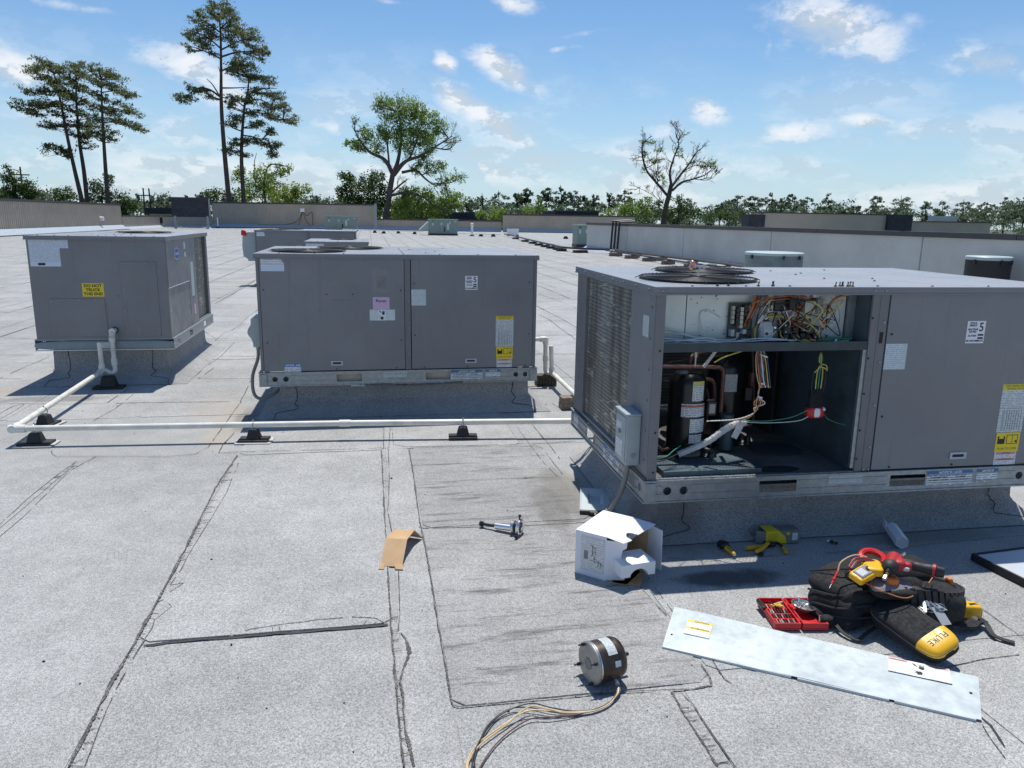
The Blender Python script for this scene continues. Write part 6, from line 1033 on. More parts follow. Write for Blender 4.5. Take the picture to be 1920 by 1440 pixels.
part('relay', 'black', lambda q: q.box(.645, .70, CP-.05, CP-.001, .925, .99), .004); part('relay', 'black', lambda q: q.box(.722, .768, CP-.05, CP-.001, .925, 1.0), .004)
part('relay_base', 'beige', lambda q: q.box(.642, .712, CP-.03, CP-.001, .905, .922), .002)
tf = part('transformer', 'beige', lambda q: q.box(.800, .858, CP-.06, CP-.001, .915, .975), .004)
part('iron_core', 'greywire', lambda q: q.box(.860, .892, CP-.065, CP-.001, .912, .985), .002, parent=tf); part('coil_cover', 'beige', lambda q: q.box(.894, .918, CP-.055, CP-.001, .918, .978), .004, parent=tf)
part('relay', 'bezel', lambda q: q.box(.80, .83, CP-.04, CP-.001, .985, 1.01), .002); part('relay', 'white', lambda q: q.box(.85, .87, CP-.04, CP-.001, .99, 1.01), .002)
part('white_bar', 'white', lambda q: q.box(.66, .86, CP-.012, CP-.001, .893, .903, Matrix.Identity(4)), .002)
cp_ = MB(); cp_.soft((0, 0, 0), (.072, .045, .094), e=.6, ey=.12, nu=24, nv=12, xf=Matrix.Translation((.618, CP-.03, .824)))
cap_ = cp_.build('capacitor', M['bezel'], U_C); sticker(cap_, 'capacitor_label', 'F', (.596, CP-.0535, .79), .046, .055, M['print']); 
part('capacitor_top', 'steel', lambda q: q.box(.585, .651, CP-.052, CP-.008, .868, .874), .002, parent=cap_)
for k in range(13):
    x = .700+(k % 5)*.041+cs.uniform(-.010, .010); z_ = .782+(k//5)*.034+cs.uniform(-.007, .007); s_ = cs.uniform(.024, .046)
    c1 = part('power_contactor', 'black', lambda q: q.box(x, x+s_, CP-.055-cs.uniform(0, .012), CP-.001, z_, z_+.031), .003)
    part('terminal', cs.choice(['steel', 'bezel', 'darksteel']), lambda q: q.box(x+.006, x+.012, CP-.072, CP-.068, z_+.008, z_+.016), parent=c1, smooth=False)
ws = random.Random(21)
def wire(m_, pts, r=.0026, n=8): pts = [(x, min(y, CP-.005) if z_ > .76 else y, z_) for x, y, z_ in pts]; q = MB(); q.tube(spline(pts, n), r, 5); return q.build('wire', M[m_], U_C)
# white control cables lying along the shelf
wire('w_white', [(.048, .10, .83), (.16, .11, .815), (.28, .08, .79), (.40, .07, .779), (.55, .06, .795), (.68, .06, .79), (.74, .1, .78)], .0032)
wire('w_white', [(.048, .08, .80), (.15, .07, .792), (.27, .05, .778), (.33, .05, .782), (.30, .06, .80), (.20, .05, .795), (.12, .06, .775), (.24, .035, .774), (.34, .03, .768), (.36, .03, .775), (.27, .04, .79), (.12, .05, .79), (.048, .05, .785)], .0032)
wire('w_white', [(.048, .06, .778), (.2, .05, .777), (.36, .06, .779), (.5, .06, .782), (.62, .05, .788), (.75, .05, .786)], .0032)
wire('w_white', [(.30, .1, .79), (.285, .13, .85), (.28, .15, .91), (.31, .16, .925), (.35, .17, .91), (.385, .18, .89)], .003)
wire('w_white', [(.048, .1, .84), (.14, .12, .83), (.25, .1, .80), (.42, .08, .785), (.48, .12, .81), (.52, .15, .85)], .003)
wire('w_white', [(.92, .1, .82), (.98, .12, .86), (1.0, .13, .93), (1.01, .12, 1.0), (1.06, .1, 1.01)], .0022)
wire('w_white', [(1.0, .13, .96), (1.03, .14, .90), (1.02, .13, .84), (.96, .1, .80)], .0022)
wire('w_green', [(.88, .08, .778), (.95, .09, .790), (1.02, .08, .788), (1.06, .07, .785)], .0045)
wire('w_green', [(.88, .07, .785), (.96, .07, .780), (1.04, .06, .781)], .004)
# yellow / black bundle arching over the capacitor
for k in range(5):
    o_ = k*.005; wire(('w_yellow', 'w_cream', 'blackwire', 'w_yellow', 'blackwire')[k], [(.575-o_, .12, .765), (.565-o_, .12, .82), (.58, .11-o_, .875+o_*.6), (.64, .10, .895+o_), (.72, .09, .893-o_), (.78, .09, .87+o_), (.83, .085, .86), (.88, .08, .82-o_), (.89, .08, .785)], .0032)
for k in range(6):
    x = .70+k*.03; wire(('w_yellow', 'blackwire', 'w_cream', 'w_yellow', 'blackwire', 'w_red')[k], [(x, .12, .84), (x-.01, .09, .80), (x+.04, .08, .775), (x+.09, .09, .775+.004*k)], .0034)
wire('w_yellow', [(.80, .12, .80), (.82, .09, .785), (.87, .08, .778)], .006); wire('w_blue', [(.86, .08, .779), (.92, .09, .780), (.94, .1, .80)], .005)
for k in range(9):    # tangle over the board and relays
    x0, x1 = ws.uniform(.52, .58), ws.uniform(.60, .92); m_ = ws.choice(['w_red', 'w_orange', 'blackwire', 'blackwire', 'w_white', 'w_brown', 'w_brown'])
    wire(m_, [(x0, .13, ws.uniform(.85, .93)), (x0+.01, .10, ws.uniform(.93, .98)), ((x0+x1)/2, .09, ws.uniform(.96, 1.015)), (x1, .11, ws.uniform(.93, 1.0))], .0017)
for k in range(12):
    x0 = ws.uniform(.66, .92); m_ = ws.choice(['blackwire', 'blackwire', 'w_yellow', 'w_brown', 'w_red', 'w_white'])
    wire(m_, [(x0, .13, ws.uniform(.93, .98)), (x0+ws.uniform(-.03, .05), .08, ws.uniform(.86, .95)), (x0+ws.uniform(-.04, .05), .08, ws.uniform(.85, .92)), (x0+ws.uniform(-.05, .05), .12, ws.uniform(.81, .86))], .0024)
for k in range(6): wire(ws.choice(['w_orange', 'w_white', 'blackwire', 'w_brown']), [(.505+k*.006, .12, .85), (.51+k*.005, .1, .90), (.53+k*.006, .1, .95), (.545+k*.008, .12, 1.015)], .0028)
for k in range(5): wire(['w_cream', 'blackwire', 'w_brown', 'w_cream', 'w_orange'][k], [(.90+k*.006, .10, .79+.02*k), (.925, .10, .88), (.93+k*.004, .1, .95), (.97, .09, 1.0-k*.003), (1.05, .1, 1.012-k*.002), (1.09, .13, 1.01)], .003)
for k in range(4): wire(['w_red', 'w_red', 'w_brown', 'w_orange'][k], [(.595+k*.014, .16, .872), (.592+k*.015, .13, .89), (.60+k*.012, .12, .90)], .0035)
wire('blackwire', [(.60, .12, .96), (.615, .09, .94), (.625, .1, .965), (.61, .1, .985), (.58, .12, .97)], .002); wire('blackwire', [(.73, .12, .94), (.77, .08, .975), (.80, .09, .965), (.77, .08, .935), (.73, .09, .925)], .0022)
wire('w_red', [(.54, .15, .79), (.56, .12, .77), (.57, .1, .755), (.575, .1, .73)], .003); wire('blackwire', [(.47, .17, .785), (.50, .13, .765), (.52, .1, .775)], .002); wire('blackwire', [(.49, .17, .785), (.52, .13, .768), (.54, .1, .775)], .002)
wire('w_cream', [(.98, .05, .776), (1.0, .045, .780), (1.03, .05, .779)], .003); part('wire_nut', 'white', lambda q: q.cyl((.955, .04, .775), (.957, .04, .792), .006, .004, 8))
for k in range(16):
    x0 = ws.uniform(.55, .95); m_ = ws.choice(['blackwire', 'w_yellow', 'w_brown', 'w_white', 'blackwire', 'w_cream', 'w_yellow'])
    wire(m_, [(x0, .12, ws.uniform(.79, 1.0)), (x0+ws.uniform(-.06, .06), .06, ws.uniform(.80, .98)), (x0+ws.uniform(-.08, .08), .05, ws.uniform(.79, .97)), (x0+ws.uniform(-.1, .1), .10, ws.uniform(.79, .99))], ws.choice([.0016, .0022, .003]))
for k in range(10): x = ws.uniform(.56, .95); z_ = ws.uniform(.80, .98); part('wire_connector', ws.choice(['white', 'black', 'red', 'beige', 'black']), lambda q: q.box(x, x+.012, .04, .055, z_, z_+.008, Matrix.Translation((x, .05, z_)) @ Matrix.Rotation(ws.uniform(-1, 1), 4, 'Y') @ Matrix.Translation((-x, -.05, -z_))), smooth=False)
for z_ in (.70, .56, .49): part('cable_tie', 'white', lambda q: q.cyl((.604, .09, z_), (.606, .09, z_+.006), .022 if z_ > .6 else .014, n=12))
# refrigerant circuit below
def compressor(x, y, r, z0_, z1_, nm='compressor'):
    q = MB(); q.lathe([(r*1.18, z0_), (r*1.18, z0_+.02), (r*.98, z0_+.05), (r, z0_+.06), (r, z1_-.07), (r*.93, z1_-.035), (r*.7, z1_-.01), (r*.2, z1_)], 28, Matrix.Translation((x, y, 0))); return q.build(nm, M['blackgloss'], U_C)
M['blackgloss'] = mat('black_enamel', (.012, .012, .013), .25)
c1 = compressor(.325, .34, .098, .139, .585); c2 = compressor(.665, .62, .10, .109, .61)
def curved_label(par, cx_, cy, r, a0, a1, z0_, z1_, m_):
    me = bpy.data.meshes.new('compressor_label'); n = 8; vs = []; 
    for k in range(n+1):
        a = a0+(a1-a0)*k/n
        for z_ in (z0_, z1_): vs.append((cx_+r*math.cos(a), cy+r*math.sin(a), z_))
    me.from_pydata(vs, [], [(2*k, 2*k+2, 2*k+3, 2*k+1) for k in range(n)]); uv = me.uv_layers.new(name='UVMap')
    for lp in me.loops:
        i = lp.vertex_index; uv.data[lp.index].uv = ((i//2)*(a1-a0)*r/n, (i % 2)*(z1_-z0_))
    me.materials.append(m_); o = bpy.data.objects.new('compressor_label', me); COL.objects.link(o); o.parent = par; return o
M['pw'] = print_mat('white_yellow_print', paper=(.66, .70, .70), pitch=.009, word=90, bands=((0, .2, .085, .12, (.62, .55, .14)),))
M['pr'] = print_mat('white_red_print', paper=(.72, .74, .76), pitch=.009, word=80, bands=((0, .3, .052, .064, (.45, .13, .09)),))
curved_label(c1, .325, .34, .0995, R(-98), R(-58), .44, .55-.005, M['pw']); curved_label(c1, .325, .34, .0995, R(-128), R(-48), .355, .425, M['pr'])
curved_label(c1, .325, .34, .0995, R(-100), R(-45), .27, .345, M['print_big']); curved_label(c1, .325, .34, .0995, R(-100), R(-55), .215, .262, M['pr'])
curved_label(c2, .665, .62, .1015, R(-125), R(-75), .42, .52, M['print_silver']); curved_label(c2, .665, .62, .1015, R(-120), R(-75), .20, .27, M['greywire'])
for (x, y) in ((.21, .22), (.43, .23), (.55, .5), (.78, .52)): part('mounting_foot', 'black', lambda q: (q.cyl((x, y, .139 if x < .5 else .109), (x, y, .16), .022, .016, 10), q.cyl((x, y, .16), (x, y, .175), .008, n=6)))
def pipe(nm, m_, pts, r, n=8): q = MB(); q.tube(spline(pts, n), r, 9); return q.build(nm, M[m_], U_C)
pipe('copper_pipe', 'copper', [(.052, .30, .615), (.2, .30, .613), (.44, .30, .607), (.485, .30, .600), (.50, .30, .575), (.505, .31, .48), (.51, .32, .36)], .011)
pipe('copper_pipe', 'copper', [(.40, .36, .530), (.45, .36, .530), (.475, .36, .515), (.485, .36, .47), (.49, .36, .36)], .010)
part('pipe_sleeve', 'bezel', lambda q: q.cyl((.055, .30, .616), (.13, .30, .6145), .0135, n=10))
part('service_valve', 'steel', lambda q: (q.cyl((.335, .29, .615), (.333, .28, .70), .005, n=8), q.cyl((.333, .28, .665), (.333, .28, .70), .011, n=6)))
pipe('spiral_wrap', 'tape', [(.365, .25, .62), (.39, .24, .66), (.42, .23, .71)], .008)
pts = spline([(.235, .19, .175), (.30, .17, .21), (.38, .16, .25), (.46, .17, .30), (.54, .20, .325), (.60, .22, .325)], 9)
q = MB(); q.tube(pts, [.016+.0022*((k % 3) == 0) for k in range(len(pts))], 10); q.build('wrapped_suction_line', M['tape'], U_C)
part('white_tag', 'tape', lambda q: q.box(-.017, .017, -.002, .002, -.06, .03, Matrix.Translation((.545, .165, .315)) @ Matrix.Rotation(.45, 4, 'Y')))
pipe('copper_pipe', 'copper', [(.33, .34, .585), (.33, .34, .64), (.36, .36, .665), (.50, .45, .66), (.62, .55, .64), (.665, .62, .61)], .009)
pipe('copper_pipe', 'copper', [(.22, .28, .18), (.16, .25, .19), (.13, .30, .26), (.13, .42, .50), (.14, .5, .70)], .008)
pipe('copper_pipe', 'copper', [(.76, .60, .20), (.83, .58, .22), (.85, .62, .35), (.85, .68, .62)], .007)
pipe('copper_pipe', 'copper', [(.50, .52, .12), (.52, .5, .3), (.50, .5, .45), (.40, .52, .50)], .006)
part('filter_drier', 'copper', lambda q: q.cyl((.85, .66, .38), (.85, .66, .50), .022, n=14)); part('terminal_cover', 'black', lambda q: q.box(.40, .45, .24, .29, .36, .44), .006); part('terminal_cover', 'black', lambda q: q.box(.755, .80, .54, .60, .36, .44), .006)
part('terminal_label', 'print', lambda q: q.box(.408, .440, .2385, .2395, .375, .425), smooth=False)
part('accumulator', 'inner', lambda q: q.cyl((.60, .42, .12), (.60, .42, .32), .035, n=16))
for k in range(7): wire(['w_cream', 'w_orange', 'w_blue', 'w_white', 'w_brown', 'w_yellow', 'w_blue'][k], [(.578+.004*k, .10, .745), (.565+.01*k, .09, .69), (.575+.012*k, .08, .60-.006*k), (.60+.008*k, .08, .545), (.615-.003*k, .09, .60), (.59, .1, .66)], .0026)
for k in range(6): wire(['w_orange', 'w_cream', 'w_brown', 'w_cream', 'w_orange', 'w_white'][k], [(.595+.003*k, .10, .74), (.60+.003*k, .10, .6), (.605, .11, .50), (.585+.012*k, .11, .455), (.615-.004*k, .12, .43), (.60, .13, .40), (.57-.01*k, .15, .365), (.48-.02*k, .2, .345)], .0028)
wire('w_yellow', [(.56, .1, .74), (.50, .11, .725), (.42, .14, .69), (.38, .16, .66)], .0035)
wire('w_green', [(.56, .2, .345), (.68, .17, .345), (.80, .13, .37), (.88, .10, .415)], .0026); wire('w_white', [(.56, .21, .335), (.70, .17, .335), (.84, .12, .355), (.90, .10, .39)], .0022)
wire('w_green', [(.97, .12, .40), (1.01, .12, .36), (1.06, .1, .34), (1.092, .08, .335)], .0022); wire('w_green', [(.05, .06, .205), (.12, .08, .20), (.19, .14, .215), (.24, .18, .225)], .003); wire('blackwire', [(.05, .05, .185), (.12, .07, .19), (.2, .12, .2)], .003)
part('oil_stain', 'gap', lambda q: q.cyl((0, 0, 0), (0, 0, .001), 1, n=22, xf=Matrix.Translation((.745, .09, .1085)) @ Matrix.Diagonal((.11, .05, 1, 1))))
part('fallen_insulation', 'insul', lambda q: q.soft((.90, .42, .113), (.28, .24, .012), e=.7, wob=.012, freq=16))
for (x, y, s_, a) in ((.42, .17, .02, .3), (.52, .1, .012, 1), (.73, .5, .03, .2)): part('foil_scrap', 'chrome', lambda q: q.box(-s_, s_, -s_*.4, s_*.4, 0, .002, Matrix.Translation((x, y, .1395 if x < .6 else .109)) @ Matrix.Rotation(a, 4, 'Z')))
# pouch hanging from the shelf on its wires: a thing of its own
hp = thing('hanging_pouch', 'black pouch with a red and white bottom hanging on wires inside the opened unit', 'tool pouch', CW(.928, .12, .37), CR)
q = MB(); q.soft((0, 0, .085), (.075, .04, .15), e=.5, wob=.008, freq=20); q.build('pouch_body', M['fabric'], hp)
q = MB(); q.soft((0, -.002, .030), (.10, .048, .062), e=.55, ey=.6); q.build('red_base', M['red'], hp)
q = MB(); q.soft((0.002, -.0065, .030), (.042, .044, .054), e=.5, ey=.6); q.build('white_print', M['white'], hp)
q = MB(); q.soft((.041, -.005, .047), (.022, .044, .022), e=.9); q.build('white_mark', M['whitepaint'], hp)
for k, (dx, m_) in enumerate(((-.03, 'blackwire'), (-.012, 'w_yellow'), (.0, 'w_green'), (.014, 'w_yellow'), (.03, 'blackwire'))):
    q = MB(); q.tube(spline([(dx, -.01, .12), (dx*1.2, -.012, .2), (dx*.9, -.014, .26), (-dx*.5, -.01, .30), (dx*.25, 0, .37)], 7), .003, 5); q.build('lead', M[m_], hp)
q = MB(); q.tube(spline([(-.03, -.015, .24), (-.01, -.03, .27), (.02, -.03, .262), (.035, -.02, .25), (.03, -.018, .275), (0, -.02, .285)], 6), .003, 5); q.build('lead', M['w_yellow'], hp)
q = MB(); q.cyl((0, 0, .30), (0, 0, .37), .010, .006, 8); q.build('tape_wrap', M['fabric'], hp)
# unit D (large, behind) and two small units
D_ = (-2.53, 18.4, .20)
U_D = large_unit('grey rooftop unit far behind the middle one with a red tagged switch box', D_, 0)
curb('grey curb under the unit behind the middle one', .13, 2.19, .06, 1.40, .206, org=(D_[0], D_[1]))
disconnect_box(U_D, .10, .30, .35, 1.0, .30, True, None)
q = MB(); q.soft((-.25, .07, .99), (.12, .08, .14), e=.6, wob=.02); q.build('red_switch_tag', M['red'], U_D)
def small_unit(label, loc, rz=0, detail=True, L=1.893):
    W, H = 1.182, 1.0526
    t = thing('rooftop_unit', label, 'air conditioner', loc, rz, 'small grey rooftop units')
    fan = (.66, 1.36, .27)
    lid(t, W, L, H, [fan]); build_fan(t, *fan[:2], H, fan[2])
    z0, z1 = .085, H-.03
    build_rail(t, W, L, [], [], [(.66, .80), (1.37, 1.50)], [.18, .235, 1.78], .082) if False else None
    q = MB(); Sd = Matrix(((0, 0, 1, 0), (1, 0, 0, 0), (0, 1, 0, 0), (0, 0, 0, 1)))
    for x in (-.018, W+.014): q.plate(rect(-.01, L+.02, 0, .09), [rect(.66, .80, .02, .07), rect(1.37, 1.50, .02, .07), rect(.16, .185, .025, .062), rect(.205, .23, .025, .062), rect(1.70, 1.725, .02, .065), rect(1.745, 1.77, .02, .065)], .004, Matrix.Translation((x, 0, 0)) @ Sd)
    q.box(-.022, W+.022, -.004, L+.02, .0905, .0975); q.box(W+.0185, W+.024, -.0, L+.02, -.006, .002); q.build('side_rail', M['galv'], t, smooth=False)
    q = MB(); q.soft((W/2, .0, .042), (W+.05, .05, .084), e=.12, ey=.5, nu=36, nv=10); q.build('front_rail', M['railgrey'], t)
    for k in range(7): q = MB(); q.box(.16+k*.13, .163+k*.13, -.0265, -.0235, .012, .07); q.build('rail_rib', M['railgrey'], t, smooth=False)
    q = MB(); q.box(-.02, W+.02, -.018, .0, -.008, -.001); q.build('bottom_gasket', M['white'], t, smooth=False)
    q = MB(); q.box(0, W, 0, .012, z0, z1); q.build('end_panel', M['paint'], t, smooth=False)
    q = MB(); q.box(0, .012, .013, L-.001, z0, z1); q.build('side_panel', M['paint'], t, smooth=False)
    q = MB(); q.box(0, W, L, L+.012, z0, z1); q.build('rear_panel', M['paint'], t, smooth=False)
    q = MB(); q.box(.02, W-.06, .02, 1.0, z0, z1-.01); q.box(.02, W-.06, 1.0, L-.01, z0, z1-.25); q.build('inner_box', M['innerblk'], t, smooth=False)
    q = MB(); q.box(W-.012, W, .013, .872, z0+.013, .570); q.build('side_door', M['paint'], t, smooth=False, bevel=.001)
    q = MB(); q.box(W-.012, W+.004, .013, .872, .576, z1); q.build('side_door', M['paint'], t, smooth=False, bevel=.001)
    q = MB(); q.box(W-.008, W+.006, .013, .872, .5705, .5755); q.build('door_trim', M['white'], t, smooth=False)
    q = MB(); q.box(W-.012, W+.002, .880, 1.235, z0+.013, z1); q.build('side_door', M['paint'], t, smooth=False, bevel=.001)
    q = MB(); q.box(W-.045, W-.03, 1.24, 1.81, z0, z1); q.build('condenser_coil', M['coil'], t, smooth=False)
    q = MB(); q.box(W-.03, W, 1.812, L-.001, z0, z1); q.build('corner_post', M['post'], t, smooth=False)
    q = MB(); q.box(W-.012, W-.0002, 1.24, 1.812, z0, z0+.03); q.build('coil_sill', M['galv'], t, smooth=False)
    if detail:
        y = -.0001
        for ol in ([(.135, .122), (.625, .122), (.615, .478), (.145, .478), (.135, .465)], [(.773, .122), (1.09, .122), (1.092, .822), (.773, .822)]):
            q = MB(); q.prism(ol, -.004, -.0002); q.build('cover_plate', M['paint'], t, smooth=False, bevel=.0015, recalc=True)
            q = MB(); x0, x1 = ol[0][0], ol[1][0]; za, zb_ = ol[0][1], ol[2][1]; q.box(x0-.004, x1+.004, -.0012, -.0001, za-.004, zb_+.004); q.build('plate_edge', M['post'], t, smooth=False)
        screws([(x, -.0045, z_) for x, z_ in ((.16, .455), (.25, .465), (.40, .465), (.54, .465), (.60, .44), (.155, .30), (.605, .30), (.16, .15), (.25, .14), (.40, .135), (.55, .14), (.60, .15), (.80, .80), (.88, .81), (1.0, .81), (1.08, .77), (.79, .56), (1.08, .57), (.79, .36), (1.08, .37), (.80, .15), (.90, .14), (1.02, .15), (1.08, .17), (.745, .76), (.735, .50), (.74, .25), (.70, .135), (.46, .13))], r=.008).build('screw_heads', M['galv'], t, stuff=True)
        s_ = sticker(t, 'specification_label', 'F', (.018, y, .774), .332, .262, M['print_spec'], cut=[(0, 0), (.257, 0), (.257, .165), (.332, .165), (.332, .262), (0, .262)])
        q = MB(); q.box(.065, .125, .010, .032, .0013, .002); q.build('print_logo', M['ink'], s_, smooth=False)
        q = MB(); q.cyl((.235, .250, .0013), (.235, .250, .002), .014, n=14, xf=Matrix.Diagonal((1, 1, 1, 1))); q.build('print_logo', M['navy'], s_, smooth=False)
        s_ = sticker(t, 'do_not_truck_label', 'F', (.432, -.0002, .497), .186, .124, M['yellow_flat'], label='yellow label DO NOT TRUCK THIS END')
        for i, st in enumerate(('DO NOT', 'TRUCK', 'THIS END')): text(s_, st, .038, (.093, .100-i*.038), M['ink'], bold=.0012)
        sticker(t, 'rail_label', 'F', (.545, -.0262, .012), .125, .058, M['print'])
        q = MB(); q.cyl((.681, -.006, .181), (.681, -.0002, .181), .031, n=20); q.build('pipe_grommet', M['rubber'], t)
        # oval badge
        s_ = bpy.data.objects.new('badge', None); COL.objects.link(s_); s_.parent = t; s_.matrix_local = Matrix.Translation((W+.0045, .40, .880)) @ FACE['R']
        q = MB(); q.cyl((0, 0, 0), (0, 0, .003), 1, n=36, xf=Matrix.Diagonal((.100, .058, 1, 1))); q.build('badge_rim', M['white'], s_, smooth=False)
        q = MB(); q.cyl((0, 0, .0031), (0, 0, .0042), 1, n=36, xf=Matrix.Diagonal((.091, .050, 1, 1))); q.build('badge_face', M['navy'], s_, smooth=False)
        text(s_, 'Carrier', .048, (0, 0), M['white'], lift=.0046, shear=.3, bold=.0006)
        sticker(t, 'side_label', 'R', (W+.0045, .72, .91), .07, .07, M['print']); sticker(t, 'side_label', 'R', (W+.0045, .735, .83), .055, .05, M['print'])
        sticker(t, 'side_label', 'R', (W+.0025, .97, .40), .13, .36, M['print_silver']); sticker(t, 'pink_label', 'R', (W+.0025, 1.03, .20), .08, .11, M['print_pink'])
        screws([(W+.001, y_, z_) for y_, z_ in ((.03, .60), (.05, .35), (.84, .55), (.845, .35), (.85, .2), (.9, .45))], out=(1, 0, 0)).build('screw_heads', M['galv'], t, stuff=True)
        q = MB()
        for k in range(9): q.cyl((W-.03, 1.72, .2+k*.09), (W-.024, 1.72, .2+k*.09), .007, n=6)
        q.build('screw_heads', M['galv'], t, stuff=True)
    return t
M['railgrey'] = mat('rail_grey_paint', (.24, .28, .29), .45, var=.05)
M['print_spec'] = print_mat('spec_print', paper=(.60, .65, .73), ink=(.33, .36, .42), pitch=.011, word=45, amt=.55, bands=((.0, .257, .0, .038, (.62, .67, .76)),))
A0 = (-3.0563, 7.729, .332)
U_A = small_unit('left grey rooftop unit end on with a yellow do not truck label', A0)
curb('grey curb under the left small unit', .10, 1.11, .08, 1.80, .334, flare=.20, org=(A0[0], A0[1]))
E_ = (-1.19, 15.2, .06)
U_E = small_unit('low grey rooftop unit half hidden behind the lid of the middle unit', E_)
curb('low curb under the half hidden small unit', .10, 1.10, .08, 1.80, .062, flare=.1, org=(E_[0], E_[1]))
# ================================================================ PIPES AND SUPPORTS
PR = .0215
def pvc(label, runs, fittings, loc=(0, 0, 0)):
    t = thing('condensate_pipe', label, 'pipe', loc)
    for pts, r in runs: q = MB(); q.tube(pts, r, 12); q.build('pipe_run', M['pvc'], t)
    for a, c_, r in fittings: q = MB(); q.cyl(a, c_, r, n=14); q.build('fitting', M['pvc'], t)
    return t
cx0, cy0 = -2.45, 5.655
zA = .125
pvc('long white plastic drain pipe with a corner running from the left unit across the roof',
    [([(-2.375, 7.735, .513), (-2.375, 7.655, .513)], PR), ([(-2.375, 7.635, .50), (-2.378, 7.63, .42), (-2.372, 7.61, .20)], PR), (spline([(-2.372, 7.61, .20), (-2.37, 7.60, .15), (-2.40, 7.58, .128), (-2.43, 7.575, .15), (-2.47, 7.57, .165)], 5), PR),
     ([(-2.47, 7.57, .15), (-2.475, 7.58, .42)], PR), ([(-2.47, 7.60, .155), (cx0, cy0, zA)], PR), ([(cx0-.03, cy0, zA), (-.2, 5.522, .125)], PR), ([(-.2, 5.522, .125), (1.71, 5.345, .128)], PR*1.04)],
    [((-2.375, 7.63, .513), (-2.375, 7.68, .513), .028), ((-2.376, 7.655, .513), (-2.377, 7.63, .46), .028), ((-2.377, 7.625, .46), (-2.377, 7.622, .42), .028), ((-2.373, 7.612, .26), (-2.372, 7.61, .20), .027),
     ((-2.47, 7.61, .155), (-2.47, 7.50, .152), .028), ((-2.472, 7.572, .14), (-2.472, 7.572, .21), .028), ((cx0, cy0+.07, zA), (cx0, cy0-.03, zA), .028), ((cx0-.03, cy0, zA), (cx0+.08, cy0-.006, zA), .028), ((-.24, 5.526, .125), (-.16, 5.518, .125), .0255)])
pvc('short white plastic drain pipe with a tee and riser beside the middle unit',
    [([(1.37, 7.2, .458), (1.66, 7.2, .458)], PR), ([(1.675, 7.2, .445), (1.68, 7.2, .15)], PR), (spline([(1.68, 7.2, .16), (1.69, 7.19, .125), (1.72, 7.17, .12), (1.735, 7.16, .14)], 5), PR), ([(1.735, 7.15, .13), (1.72, 7.15, .40)], PR), ([(1.735, 7.17, .135), (1.70, 5.36, .128)], PR)],
    [((1.62, 7.2, .458), (1.675, 7.2, .458), .028), ((1.675, 7.2, .475), (1.676, 7.2, .41), .028), ((1.678, 7.2, .30), (1.679, 7.2, .24), .027), ((1.735, 7.15, .12), (1.733, 7.15, .19), .028), ((1.735, 7.17, .135), (1.733, 7.08, .135), .028), ((1.69, 5.36, .128), (1.61, 5.357, .128), .028), ((1.70, 5.42, .128), (1.70, 5.34, .128), .028)])
def block_support(label, x, y, rz, pad=True):
    t = thing('pipe_support', label, 'pipe support', (x, y, .004), rz, 'black rubber supports under the white drain pipes')
    if pad: q = MB(); q.box(-.12, .13, -.085, .075, 0, .006); q.build('slip_sheet', M['pad'], t, smooth=False)
    q = MB(); q.box(-.105, .105, -.062, .062, .0065, .022); q.build('base_plate', M['rubber'], t, bevel=.003)
    q = MB(); q.taper((0, 0), .095, .095, .062, .06, .0225, .088); q.build('block', M['rubber'], t, bevel=.003)
    q = MB(); q.box(-.022, .022, -.02, .02, .0885, .094); q.build('strut', M['galv'], t)
    q = MB(); q.tube([(0, .027*math.cos(a), .118+.027*math.sin(a)) for a in [R(-50)+R(280)*k/12 for k in range(13)]], .0035, 5); q.cyl((0, 0, .145), (0, 0, .158), .006, n=6); q.build('pipe_clamp', M['galv'], t)
    return t
M['pad'] = mat('pale_slip_sheet', (.50, .49, .47), .7)
block_support('black pipe support at the far left corner of the drain pipe on a pale pad', -2.32, 5.66, -.05)
block_support('black pipe support just behind the corner under the slanting pipe run', -2.45, 6.17, R(78))
block_support('black pipe support in front of the left end of the middle unit', -.845, 5.555, -.08)
block_support('black pipe support in front of the right end of the middle unit', .655, 5.435, -.08, False)
t = thing('pipe_support', 'black pipe support under the trap below the left unit', 'pipe support', (-2.40, 7.50, .004), 0, 'black rubber supports under the white drain pipes')
q = MB(); q.box(-.13, .13, -.07, .07, 0, .018); q.build('base_plate', M['rubber'], t, bevel=.003)
q = MB(); q.taper((0, 0), .14, .11, .10, .07, .018, .115); q.build('block', M['rubber'], t, bevel=.006)
def wood_block(label, x, y, rz, L, W, H, holes=False):
    t = thing('wood_block', label, 'wood block', (x, y, .004), rz)
    n = 2
    for k in range(n): q = MB(); q.box(-L/2+.004*k, L/2-.003*k, -W/2, W/2, H*k/n+.0005*k, H*(k+1)/n); q.build('timber', M['woodd' if holes else 'wood'], t, bevel=.004)
    if holes:
        q = MB()
        for k in range(6): q.box(-L/2+.02+k*L/6.5, -L/2+.028+k*L/6.5, -W/2-.001, -W/2-.0001, .01, H-.01)
        q.build('saw_kerf', M['gap'], t, smooth=False)
M['woodd'] = mat('wet_dark_wood', (.07, .058, .035), .75, var=.4, vscale=18, bump=.4)
wood_block('dark wet wood block under the riser beside the middle unit', 1.685, 7.2, 0, .20, .12, .105, True)
wood_block('pale weathered wood block under the drain pipe by the opened unit', 1.70, 6.24, 0, .21, .12, .105)
q = MB(); q.tube([(1.25, 7.4, .008), (1.5, 7.1, .008), (1.66, 7.14, .008)], .004, 5)
tag(q.build('loose_cord', M['blackwire'], None), 'thin dark cord on the roof at the right corner of the middle unit', 'cord')
